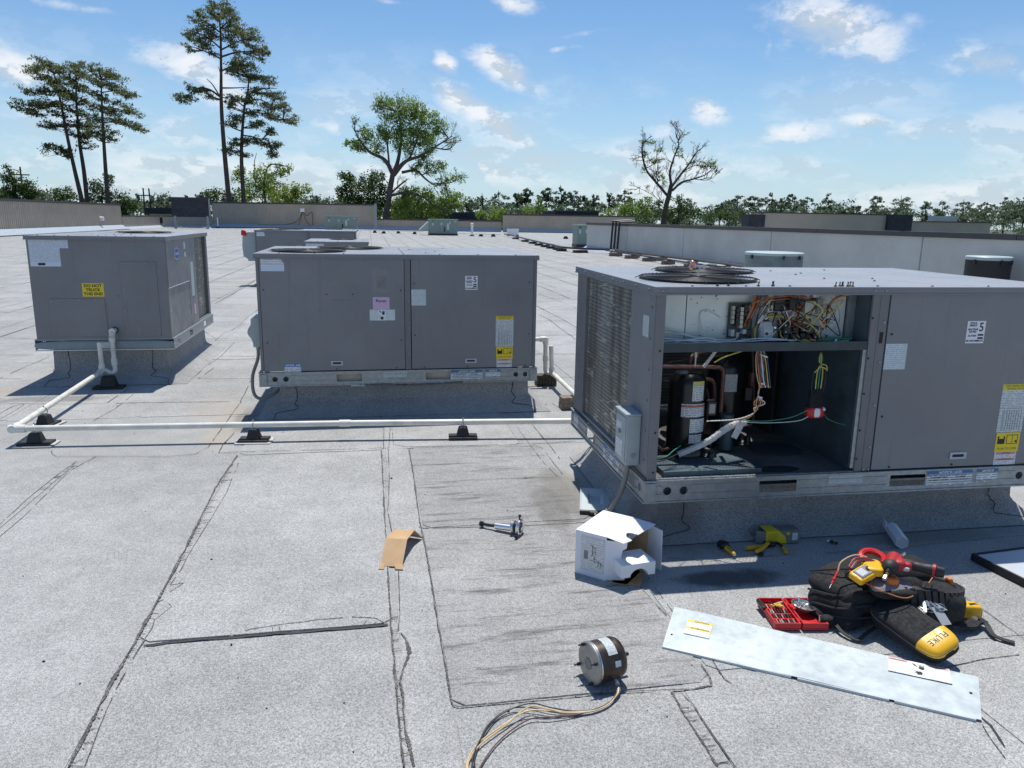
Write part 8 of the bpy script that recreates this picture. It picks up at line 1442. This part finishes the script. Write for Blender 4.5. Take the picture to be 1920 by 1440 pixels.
# --- red bit case
rc = thing('bit_case', 'open red plastic bit case full of bits and a small round screw tray', 'tool case', (1.565, 2.545, G0), R(-9))
cw, ch = .105, .215
sk = Matrix.Identity(4)
def half(x0, nm):
    h = bpy.data.objects.new(nm, None); COL.objects.link(h); h.parent = rc; h.location = (x0, 0, 0)
    q = MB(); q.box(0, cw, 0, ch, .004, .012); q.build('tray_floor', M['red'], h, bevel=.002)
    q = MB(); q.box(0, cw, 0, .007, .0121, .034); q.box(0, cw, ch-.007, ch, .0121, .034); q.box(0, .007, .0071, ch-.0071, .0121, .0338); q.box(cw-.007, cw, .0071, ch-.0071, .0121, .0338); q.build('tray_wall', M['red'], h, smooth=False, bevel=.0015)
    return h
h1 = half(0, 'left_tray'); h2 = half(cw+.006, 'right_tray')
h1.name = 'tray'; h2.name = 'tray'
q = MB(); q.box(cw-.002, cw+.008, .03, .055, .006, .03); q.box(cw-.002, cw+.008, ch-.055, ch-.03, .006, .03); q.build('hinge', M['red'], rc, bevel=.002)
for k, y in enumerate((.045, .085, .125)): q = MB(); q.box(.010, cw-.010, y, y+.006, .012, .028); q.build('bit_rack', M['red'], h1, smooth=False)
bs = random.Random(4)
for j, y in enumerate((.015, .055, .098, .135)):
    for k in range(7):
        x = .018+k*.0115
        q = MB(); q.cyl((x, y, .024), (x+bs.uniform(-.003, .003), y+.028, .027), .0035, n=6); q.build('bit', M[bs.choice(['chrome', 'chrome', 'darksteel', 'steel'])], h1)
q = MB(); q.box(-.004, .014, .12, .195, .025, .040, Matrix.Rotation(.05, 4, 'Z')); q.build('bit_holder', M['black'], h1, bevel=.003)
for k in range(7): q = MB(); q.cyl((.03+bs.uniform(0, .05), .15+bs.uniform(-.02, .03), .034), (.03+bs.uniform(0, .06), .15+bs.uniform(-.03, .03), .038), .0045, n=6); q.build('loose_bit', M[bs.choice(['chrome', 'yellow', 'darksteel', 'w_cream'])], h1)
q = MB(); q.lathe([(.030, .034), (.046, .050), (.050, .056), (.047, .056), (.040, .048), (.02, .046)], 28, Matrix.Translation((.045, .125, -.006)) @ Matrix.Rotation(R(6), 4, 'Y')); q.build('magnetic_tray', M['steelbright'] if 'steelbright' in M else M['steel'], h2)
for k in range(12): a = bs.uniform(0, 6.3); r_ = bs.uniform(0, .033); q = MB(); p = Vector((.045+r_*math.cos(a), .125+r_*math.sin(a), .046)); q.cyl(p, p+Vector((bs.uniform(-.014, .014), bs.uniform(-.014, .014), .006)), .003, n=6); q.build('screw', M[bs.choice(['chrome', 'steel', 'chrome'])], h2)
q = MB(); q.cyl((.045, .155, .045), (.042, .158, .068), .004, n=6); q.build('screw', M['white'], h2)
q = MB(); q.box(.086, .094, .06, .19, .030, .036); q.build('long_bit', M['darksteel'], h2, smooth=False); q = MB(); q.cyl((.075, .02, .03), (.092, .06, .034), .004, n=8); q.build('long_bit', M['chrome'], h2)
# --- tape measure
tm_ = thing('tape_measure', 'small yellow and black tape measure at the right of the backpack', 'tape measure', (2.430, 2.530, G0), R(-14))
q = MB(); q.soft((0, 0, .030), (.095, .060, .060), e=.35, ey=.45); q.build('case', M['yellow'], tm_)
q = MB(); q.soft((-.004, .004, .026), (.106, .066, .050), e=.3, ey=.4); q.build('bumper', M['rubber'], tm_)
q = MB(); q.soft((-.048, -.012, .03), (.012, .03, .034), e=.6); q.build('belt_clip', M['chrome'], tm_)
q = MB(); q.plate([(-.01, -.012), (.028, -.002), (.012, .001), (.030, .012), (-.01, .004)], [], .002, Matrix.Translation((.006, -.006, .0585))); q.build('printed_mark', M['ink'], tm_, smooth=False)
# --- yellow grey carton, pliers, bit driver, white carton tube, wire nuts
yc = thing('small_carton', 'small open yellow and grey carton leaning on the curb foot', 'box', (1.945, 3.335, G0), R(-3))
q = MB(); q.box(0, .185, 0, .075, 0, .003); q.box(0, .185, 0, .003, .0031, .068); q.box(0, .185, .072, .075, .0031, .068); q.box(0, .185, .0031, .0719, .065, .068); q.box(.182, .185, .0031, .0719, .0031, .0649); q.build('carton', M['cartongrey'] if 'cartongrey' in M else M['greywire'], yc, smooth=False)
q = MB(); q.plate([(.0, 0), (.115, 0), (.105, .035), (.070, .067), (.0, .067)], [], .0008, Matrix.Translation((.004, -.0002, 0)) @ FACE['F']); o = q.build('yellow_print', M['yellow_flat'], yc, smooth=False)
q = MB(); q.plate([(.0, 0), (.070, 0), (.060, .075), (.0, .075)], [], .0008, Matrix.Translation((.004, .0, .0681))); q.build('yellow_print', M['yellow_flat'], yc, smooth=False)
sticker(yc, 'printed_text', 'F', (.014, -.0011, .018), .055, .038, print_mat('yp', paper=(.80, .60, .02), ink=(.3, .22, .02), pitch=.006, word=150)); sticker(yc, 'printed_text', 'F', (.145, -.0004, .015), .03, .04, M['print']); sticker(yc, 'yellow_mark', 'F', (.115, -.0004, .045), .016, .014, M['yellow_flat'])
q = MB(); q.box(-.045, -.001, -.0, .003, .002, .066, Matrix.Rotation(R(-25), 4, 'Z')); q.build('end_flap', M['greywire'], yc, smooth=False); q = MB(); q.box(-.04, -.001, .072, .075, .002, .066); q.build('end_flap', M['greywire'], yc, smooth=False)
pl = thing('wire_stripper', 'yellow and black pliers lying open beside the small carton', 'pliers', (1.915, 3.28, G0), R(-4)); pl.scale = (.8, .8, .8)
for pts, m_ in (([(.035, .03, .012), (-.03, .008, .012), (-.085, .0, .012), (-.12, -.006, .012)], 'yellow'), ([(.035, .028, .026), (-.01, -.015, .024), (-.05, -.05, .022), (-.085, -.075, .02)], 'yellow')):
    q = MB(); sp = spline(pts, 5); q.tube(sp, [.011+.003*math.sin(3.1*k/len(sp)) for k in range(len(sp))], 8); q.build('grip', M[m_], pl)
q = MB(); q.tube(spline([(.03, .03, .014), (-.02, -.0, .013), (-.05, -.03, .013), (-.075, -.055, .012)], 5), .009, 7); q.build('grip_underside', M['black'], pl)
q = MB(); q.cyl((.036, .03, .002), (.036, .03, .022), .014, n=14); q.build('pivot', M['black'], pl); q = MB(); q.box(.03, .085, .020, .042, .004, .018); q.build('jaw', M['black'], pl, bevel=.003)
pl2 = thing('slip_joint_pliers', 'black handled pliers with yellow tips right of the open pliers', 'pliers', (1.985, 3.28, G0), R(-8)); pl2.scale = (.78, .78, .78)
q = MB(); q.tube(spline([(-.03, .055, .012), (.02, .05, .012), (.03, .0, .012), (.03, -.03, .012)], 6), .010, 7); q.build('grip', M['black'], pl2)
q = MB(); q.tube(spline([(.03, -.025, .013), (.03, -.06, .013), (.022, -.09, .013)], 6), .0115, 7); q.build('grip_tip', M['yellow'], pl2)
q = MB(); q.box(-.07, -.02, .045, .070, .004, .020); q.build('jaw', M['black'], pl2, bevel=.003)
nd = thing('nut_driver', 'short yellow and black handled tool at the edge of the sunlit patch', 'hand tool', (1.715, 3.29, G0), R(-86))
q = MB(); q.cyl((0, 0, .014), (.075, 0, .014), .013, .010, 12); q.build('handle', M['yellow'], nd); q = MB(); q.cyl((.005, 0, .0145), (.055, 0, .0145), .0137, .0125, 3); q.build('grip_insert', M['black'], nd)
q = MB(); q.soft((-.035, 0, .018), (.06, .05, .034), e=.7, wob=.008, freq=30); q.build('bit_head', M['black'], nd); q = MB(); q.cyl((.075, 0, .014), (.079, 0, .014), .007, n=10); q.build('end_cap', M['white'], nd)
wt = thing('white_carton_tube', 'narrow six sided white carton lying open in the shade behind the backpack', 'box', (2.645, 3.27, G0), R(-22))
hx = [(.033*math.cos(R(60*k+30)), .033*math.sin(R(60*k+30))) for k in range(6)]; hy = [(x*.93, y*.93) for x, y in hx]
q = MB(); q.plate(hx, [hy], .20, Matrix.Translation((0, -.10, .033)) @ Matrix.Rotation(R(-90), 4, 'X')); q.build('carton_sleeve', M['bezelblue'] if 'bezelblue' in M else M['whitepaint'], wt, smooth=False)
q = MB(); q.lathe([(.028, 0), (.028, .003)], 20, Matrix.Translation((0, -.095, .033)) @ Matrix.Rotation(R(-90), 4, 'X')); q.build('round_lid', M['bezel'], wt, smooth=False)
q = MB(); q.box(-.035, -.03, .08, .13, .03, .07); q.build('end_flap', M['whitepaint'], wt, smooth=False)
q = MB(); q.soft((2.30, 3.30, .012), (.022, .018, .014), e=.8, wob=.003); q.soft((2.315, 3.285, .010), (.018, .014, .012), e=.8); tag(q.build('wire_nuts', M['black'], None), 'tiny black cap lying in the shade between carton and tube', 'small part')
q = MB(); q.soft((2.29, 3.315, .010), (.014, .014, .012), e=.8); tag(q.build('wire_nut', M['white'], None), 'tiny white cap lying in the shade beside the black one', 'small part')
q = MB(); q.soft((1.86, 3.22, .010), (.035, .03, .012), e=.8, wob=.006, freq=40); tag(q.build('black_clip', M['black'], None), 'small black clip lying in the sunlit patch under the opened unit', 'small part')
# loose screws and a fitting on the lid of the opened unit
q = MB(); ls = random.Random(2)
for k in range(13):
    x, y = ls.choice([(ls.uniform(.30, .62), ls.uniform(.015, .06)), (ls.uniform(.9, 1.0), ls.uniform(.01, .03))]); p = Vector(CW(x, y, 1.053)); q.cyl(p, p+Vector((0, 0, .004)), .008, n=7); q.cyl(p+Vector((0, 0, .004)), p+Vector((ls.uniform(-.004, .004), 0, .022)), .0028, n=5)
tag(q.build('loose_screws', M['darksteel'], None), 'loose dark screws lying on the lid of the opened unit', 'screws', kind='stuff')
ft = thing('copper_fitting', 'small bright copper coloured scrap on the rear fan guard of the opened unit', 'fitting', CW(.50, .80, 1.085)); q = MB(); q.soft((0, 0, .02), (.035, .03, .045), e=.8, wob=.014, freq=45, nu=20, nv=12); q.build('scrap', M['coppershine'], ft)
cw_ = thing('pale_cord_loop', 'pale green cord sticking up through the fan guard of the opened unit', 'cord', CW(.52, .72, 1.06)); q = MB(); q.tube(spline([(-.02, 0, -.05), (-.01, 0, .03), (.04, 0, .055), (.10, .02, .05)], 7), .004, 6); q.build('cord', M['cowllid'], cw_)
# yellow cap at the bottom edge
q = MB(); q.soft((.345, 1.897, .012), (.05, .05, .018), e=.9); tag(q.build('yellow_cap', M['yellow'], None), 'pale yellow round cap at the very bottom edge', 'cap')
# ================================================================ BACKPACK AND TOOLS
bp = thing('tool_backpack', 'black tool backpack lying over with a ribbed rubber base and orange trim', 'backpack', (2.08, 2.66, G0))
# moulded rubber base: oval dish standing on its edge, axis towards the back right
base_n = Vector((.16, .20, .97)).normalized()
BM = Matrix.Translation((2.20-2.08, 2.655-2.66, .108)) @ base_n.to_track_quat('Z', 'Y').to_matrix().to_4x4()
BROT = R(75)
def oval(prof, nm, m_, sx=1.18, sy=.86, n=56, par=bp):
    q = MB(); q.lathe(prof, n, BM @ Matrix.Rotation(BROT, 4, 'Z') @ Matrix.Diagonal((sx, sy, 1, 1))); return q.build(nm, M[m_], par)
oval([(.12, -.10), (.175, -.095), (.196, -.050), (.207, -.022), (.210, .0), (.205, .022), (.192, .032), (.184, .026), (.176, -.01)], 'rubber_base', 'rubber', 1.24, 1.08)
q = MB(); T_ = BM @ Matrix.Rotation(BROT, 4, 'Z') @ Matrix.Diagonal((1.24, 1.08, 1, 1))
for k in range(52):
    a = 2*math.pi*k/52; ca, sa = math.cos(a), math.sin(a)
    q.box(-.004, .005, -.009, .009, -.030, .026, T_ @ Matrix.Rotation(a, 4, 'Z') @ Matrix.Translation((.2095, 0, 0)) @ Matrix.Rotation(R(12), 4, 'X'))
q.build('base_tread', M['rubber'], bp, smooth=False, stuff=True)
q = MB(); q.soft((.01, -.01, .10), (.40, .27, .195), e=.55, ey=.65, nu=44, nv=28, wob=.016, freq=9, xf=Matrix.Rotation(R(-12), 4, 'Z')); q.build('main_compartment', M['fabric'], bp)
q = MB(); q.soft((.07, .02, .165), (.30, .20, .12), e=.6, ey=.7, nu=40, nv=20, wob=.014, freq=11, xf=Matrix.Rotation(R(-20), 4, 'Z')); q.build('upper_pocket', M['fabric'], bp)
for k, (dx, dy, z_, wx, wy, wz, a) in enumerate(((-.185, -.035, .075, .20, .24, .12, 24), (-.165, .0, .135, .22, .22, .075, 16), (-.19, -.05, .035, .22, .22, .065, 28), (-.12, -.09, .09, .26, .13, .13, -8), (-.06, -.06, .17, .22, .14, .07, -24))):
    q = MB(); q.soft((0, 0, 0), (wx, wy, wz), e=.6, ey=.75, nu=36, nv=18, wob=.014, freq=14, xf=Matrix.Translation((dx, dy, z_)) @ Matrix.Rotation(R(a), 4, 'Z') @ Matrix.Rotation(R(-12+4*k), 4, 'Y')); q.build('front_pocket', M['fabric'], bp)
def cord(nm, m_, pts, r, par=bp, n=8): q = MB(); q.tube(spline(pts, n), r, 6); return q.build(nm, M[m_], par)
for pts in ([(-.30, .02, .10), (-.24, -.10, .125), (-.12, -.13, .155), (-.02, -.12, .15)], [(-.30, -.02, .06), (-.25, -.13, .085), (-.14, -.16, .105), (-.03, -.16, .10)], [(-.26, .08, .15), (-.18, -.02, .20), (-.08, -.06, .21), (.0, -.08, .18)], [(-.29, .0, .035), (-.24, -.14, .05), (-.12, -.175, .06)]): cord('zipper', 'rubber', pts, .0045)
q = MB(); q.soft((0, 0, 0), (.17, .085, .03), e=.8, wob=.01, freq=30, nu=36, xf=Matrix.Translation((-.065, -.175, .192)) @ Matrix.Rotation(R(-10), 4, 'Z') @ Matrix.Rotation(R(18), 4, 'X')); q.build('grey_patch', M['fabric2'], bp)
q = MB(); q.soft((0, 0, 0), (.19, .11, .05), e=.75, wob=.006, freq=14, nu=36, xf=Matrix.Translation((-.05, -.175, .172)) @ Matrix.Rotation(R(-10), 4, 'Z')); q.build('padded_handle', M['fabric'], bp)
cord('orange_piping', 'orangepipe', [(-.16, -.15, .20), (-.12, -.215, .19), (-.05, -.245, .175), (.03, -.215, .18), (.09, -.19, .20), (.14, -.15, .20)], .0024)
q = MB(); q.box(-.06, .06, -.016, .016, 0, .004, Matrix.Translation((.195, .075, .150)) @ Matrix.Rotation(R(-38), 4, 'Z') @ Matrix.Rotation(R(14), 4, 'X')); q.box(-.03, .03, -.016, .016, 0, .004, Matrix.Translation((.09, .14, .155)) @ Matrix.Rotation(R(-10), 4, 'Z')); q.build('orange_lining', M['orange'], bp, smooth=False)
q = MB(); q.soft((.270, -.095, .140), (.022, .030, .05), e=.5); q.build('orange_tab', M['orange'], bp)
q = MB(); q.soft((.13, -.165, .09), (.26, .17, .165), e=.6, ey=.7, wob=.016, freq=13); q.build('side_pocket', M['fabric'], bp)
q = MB(); q.soft((-.285, -.115, .028), (.06, .05, .045), e=.7, wob=.006); q.build('strap_end', M['fabric'], bp)
def strap(nm, m_, pts, w_, th=.004, par=bp, n=8):
    sp = spline(pts, n); q = MB(); vs = []; m = len(sp)
    for i, p in enumerate(sp):
        d = (sp[min(i+1, m-1)]-sp[max(i-1, 0)]).normalized(); s__ = d.cross(Vector((0, 0, 1))).normalized()*w_/2
        vs += [p-s__, p+s__, p+s__+Vector((0, 0, th)), p-s__+Vector((0, 0, th))]
    fs = [(4*i+a, 4*i+(a+1) % 4, 4*i+4+(a+1) % 4, 4*i+4+a) for i in range(m-1) for a in range(4)]+[(0, 1, 2, 3), (4*m-4, 4*m-1, 4*m-2, 4*m-3)]
    q.add(vs, fs); return q.build(nm, M[m_], par)
strap('shoulder_strap', 'fabric', [(.17, -.15, .05), (.22, -.225, .03), (.27, -.235, .018), (.31, -.215, .02), (.36, -.20, .014)], .045, .012)
strap('webbing_strap', 'rubber', [(.28, -.225, .012), (.33, -.20, .034), (.345, -.235, .022), (.33, -.285, .008), (.34, -.32, .006), (.372, -.352, .005)], .022)
strap('webbing_strap', 'rubber', [(-.27, -.12, .03), (-.265, -.19, .012), (-.235, -.24, .008), (-.19, -.225, .02), (-.13, -.2, .03)], .016)
M['orangepipe'] if False else None
# tools lying on the pack: each its own thing
dr = thing('impact_driver', 'red and black cordless driver lying across the top of the backpack', 'power tool', (2.068, 2.535, .245), R(-28)); dr.scale = (.84, .84, .84)
q = MB(); q.cyl((-.005, .045, .035), (-.035, -.045, .03), .036, .034, 20); q.build('motor_housing', M['redrub'], dr, bevel=.006)
q = MB(); q.lathe([(.036, 0), (.038, .012), (.034, .03), (.026, .042), (.018, .048)], 22, Matrix.Translation((-.034, -.042, .03)) @ Vector((-.30, -.92, -.12)).to_track_quat('Z', 'Y').to_matrix().to_4x4()); q.build('nose_cone', M['rubber'], dr)
q = MB(); q.cyl((-.048, -.086, .024), (-.056, -.110, .020), .012, n=14); q.build('bit_collar', M['black'], dr); q = MB(); q.cyl((-.056, -.110, .020), (-.070, -.142, .008), .0075, n=8); q.build('nut_bit', M['brass'], dr); q = MB(); q.cyl((-.066, -.134, .012), (-.074, -.152, .004), .010, n=6); q.build('nut_socket', M['steel'], dr)
q = MB(); q.soft((-.002, .0, .030), (.075, .11, .062), e=.6); q.build('gear_cover', M['redrub'], dr)
q = MB(); q.soft((.035, -.005, .024), (.06, .07, .05), e=.6); q.build('trigger_guard', M['redrub'], dr); q = MB(); q.soft((.032, -.040, .022), (.035, .02, .018), e=.5); q.build('trigger', M['bezel'], dr)
q = MB(); q.tube(spline([(.02, .01, .028), (.07, .0, .027), (.12, -.012, .026), (.155, -.020, .026)], 6), [.026]*6+[.023]*7+[.026]*6, 14); q.build('handle', M['rubber'], dr)
q = MB(); q.cyl((.150, -.019, .026), (.163, -.022, .026), .031, n=18); q.build('red_collar', M['redrub'], dr); q = MB(); q.cyl((.1635, -.022, .026), (.20, -.030, .026), .029, .025, 18); q.build('battery', M['black'], dr, bevel=.003)
q = MB(); q.tube(spline([(.02, .055, .045), (.035, .035, .07), (.02, .01, .068)], 5), .006, 6); q.build('belt_hook', M['chrome'], dr)
mm = thing('multimeter', 'yellow digital multimeter with red test leads on top of the backpack', 'multimeter', (1.915, 2.525, .225), R(22), rot=(R(14), R(-10), R(20))); mm.scale = (.85, .85, .85)
q = MB(); q.soft((0, 0, .018), (.135, .075, .038), e=.25, ey=.4); q.build('yellow_holster', M['yellow'], mm)
q = MB(); q.box(-.052, .052, -.028, .028, .030, .0405); q.build('meter_face', M['greywire'], mm, bevel=.004); q = MB(); q.box(-.044, .0, -.02, .02, .0407, .0425); q.build('display', M['bezel'], mm); q = MB(); q.cyl((.025, 0, .0407), (.025, 0, .046), .013, n=16); q.build('dial', M['rubber'], mm)
for k in range(4):
    q = MB(); o_ = k*.006; q.tube(spline([(-.03, .045+o_, .03), (.03, .055+o_, .035+.004*k), (.085+o_, .03, .03), (.085+o_, -.02, .02), (.06, -.05-o_, .01)], 7), .004, 6); q.build('test_lead', M['redrub' if k % 2 else 'rubber'], mm)
for nm, a, c_, d in (('test_probe', (-.045, .10, -.02), (-.115, .075, -.045), 'red'), ('test_probe', (.05, -.085, -.035), (.10, -.13, -.06), 'red')):
    q = MB(); q.cyl(a, c_, .006, .0045, 10); q.build(nm, M[d], mm); q = MB(); a, c_ = Vector(a), Vector(c_); q.cyl(c_, c_+(c_-a)*.35, .0015, n=6); q.build('probe_tip', M['chrome'], mm); q = MB(); q.cyl(a.lerp(c_, .6), a.lerp(c_, .68), .009, n=10); q.build('finger_guard', M['red'], mm)
q = MB(); q.tube(spline([(-.045, .10, -.02), (-.01, .115, .01), (.06, .10, .03), (.10, .06, .03)], 7), .004, 6); q.build('test_lead', M['w_cream'], mm)
q = MB(); q.tube(spline([(-.02, -.05, .0), (-.06, -.01, .03), (-.04, .05, .02)], 6), .004, 6); q.build('test_lead', M['redrub'], mm)
cl = thing('clamp_meter', 'orange and red clamp meter jaw behind the multimeter on the backpack', 'clamp meter', (2.005, 2.60, .235), R(-25))
q = MB(); q.tube([(.045*math.cos(a), .045*math.sin(a), .03+.012*math.sin(a)) for a in [R(-40)+R(300)*k/18 for k in range(19)]], .013, 8); q.build('clamp_jaw', M['red'], cl)
q = MB(); q.soft((-.01, -.06, .015), (.075, .11, .04), e=.5); q.build('meter_body', M['yellow'], cl)
q = MB(); q.soft((.06, -.09, -.015), (.05, .045, .03), e=.7, wob=.008); q.build('orange_cloth', M['orange'], cl)
pr = thing('test_probe_lead', 'red handled probe lead draped down the front of the backpack', 'test lead', (2.0, 2.50, .19))
q = MB(); q.tube(spline([(-.03, .05, .045), (.0, .015, .03), (.015, -.01, .018)], 5), .004, 6); q.build('lead_cable', M['w_brown'], pr); q = MB(); q.cyl((.01, -.005, .02), (.03, -.03, .0), .0085, .0075, 10); q.cyl((.03, -.03, .0), (.034, -.034, -.004), .012, n=10); q.build('probe_handle', M['red'], pr); q = MB(); q.tube([(.034, -.034, -.004), (.055, -.06, -.03)], .005, 7); q.build('probe_shaft', M['red'], pr)
# key ring, tag, red-handled tool at the side pocket
ky = thing('key_ring', 'bunch of keys and clips with a white tag by the meter case', 'keys', (2.13, 2.40, .11), R(-30))
for k in range(6): q = MB(); a = k*.7; q.tube([(.018*math.cos(b_)+.012*k-.02, .018*math.sin(b_)*math.cos(a)+.02*(k % 2), .018*math.sin(b_)*math.sin(a)+.03) for b_ in [2*math.pi*j/10 for j in range(10)]], .0026, 5, closed=True); q.build('ring', M['chrome'], ky)
for k in range(4): q = MB(); q.box(-.006, .006, -.026, .026, 0, .003, Matrix.Translation((-.02+.018*k, -.01, .035+.004*k)) @ Matrix.Rotation(.6*k, 4, 'Z') @ Matrix.Rotation(.5, 4, 'X')); q.build('key', M['chrome'], ky, smooth=False)
q = MB(); q.box(-.022, .022, -.038, .038, 0, .0015, Matrix.Translation((.035, -.035, .02)) @ Matrix.Rotation(R(35), 4, 'Z') @ Matrix.Rotation(R(35), 4, 'X')); q.build('paper_tag', M['bezelblue2'] if 'bezelblue2' in M else M['print'], ky, smooth=False)
q = MB(); q.cyl((-.05, .02, .02), (-.025, -.035, .02), .008, n=8); q.build('torch', M['chrome'], ky)
rt = thing('red_handle_tool', 'red and black handled hand tool stuck in the backpack side', 'hand tool', (2.12, 2.445, .12), R(10))
q = MB(); q.soft((0, 0, .02), (.05, .035, .03), e=.8); q.build('red_grip', M['red'], rt); q = MB(); q.tube([(-.06, .0, .01), (-.01, 0, .02)], .016, 10); q.build('handle', M['rubber'], rt); q = MB(); q.tube(spline([(-.01, .03, .05), (.03, .035, .055), (.05, 0, .04)], 5), .007, 6); q.build('orange_loop', M['orangepipe'], rt)
# --- meter case
mc = thing('meter_case', 'long soft black zip case with a bright yellow end printed FLUKE', 'soft case', (2.025, 2.35, .100), R(-47), rot=(R(22), R(6), R(-78))); mc.scale = (.93, .84, .9); mc.location.z = .088
q = MB(); q.soft((0, 0, 0), (.345, .175, .095), e=.42, ey=.5, nu=52, nv=26, wob=.0022, freq=12); q.build('case_body', M['fabric'], mc)
def case_z(x, y):
    qq = min(1, (abs(x/.1725)**(2/.42)+abs(y/.0875)**(2/.42)))**(.42/.5); return .0475*max(0, 1-qq)**.25
vs = []
for i in range(17):
    x = .085+.0874*(1-(1-i/16)**2); yl = .0875*max(0, 1-abs(x/.1725)**(2/.42))**.21
    for j in range(25): y = yl*math.sin(R(-88+176*j/24)); vs.append((x*1.01, y*1.015, case_z(x, y)*1.02+.0018))
yq = MB(); yq.add(vs, [(i*25+j, (i+1)*25+j, (i+1)*25+j+1, i*25+j+1) for i in range(16) for j in range(24)]); yp = yq.build('yellow_end', M['yellow'], mc)
tx = text(mc, 'FLUKE', .036, (0, 0), M['ink'], lift=0)
for v in tx.data.vertices: x, y = .122+v.co.y, -v.co.x; v.co = (x, y, case_z(x, y)*1.02+.0034)
tx.location = (0, 0, 0)
for zz, r_ in ((.018, .0022), (-.012, .0022)):
    pts = []
    for k in range(80):
        a = 2*math.pi*k/80; sg = lambda v, p_: math.copysign(abs(v)**p_, v); pts.append((.1725*sg(math.cos(a), .42)*1.0, .0875*sg(math.sin(a), .42)*1.0, zz))
    f = (1-(abs(zz)/.0475)**(2/.5))**(.5/2); q = MB(); q.tube([(x*f*1.005, y*f*1.01, z_) for x, y, z_ in pts], r_, 5, closed=True); q.build('zip_seam', M['rubber' if zz < 0 else 'fabricpipe'], mc)
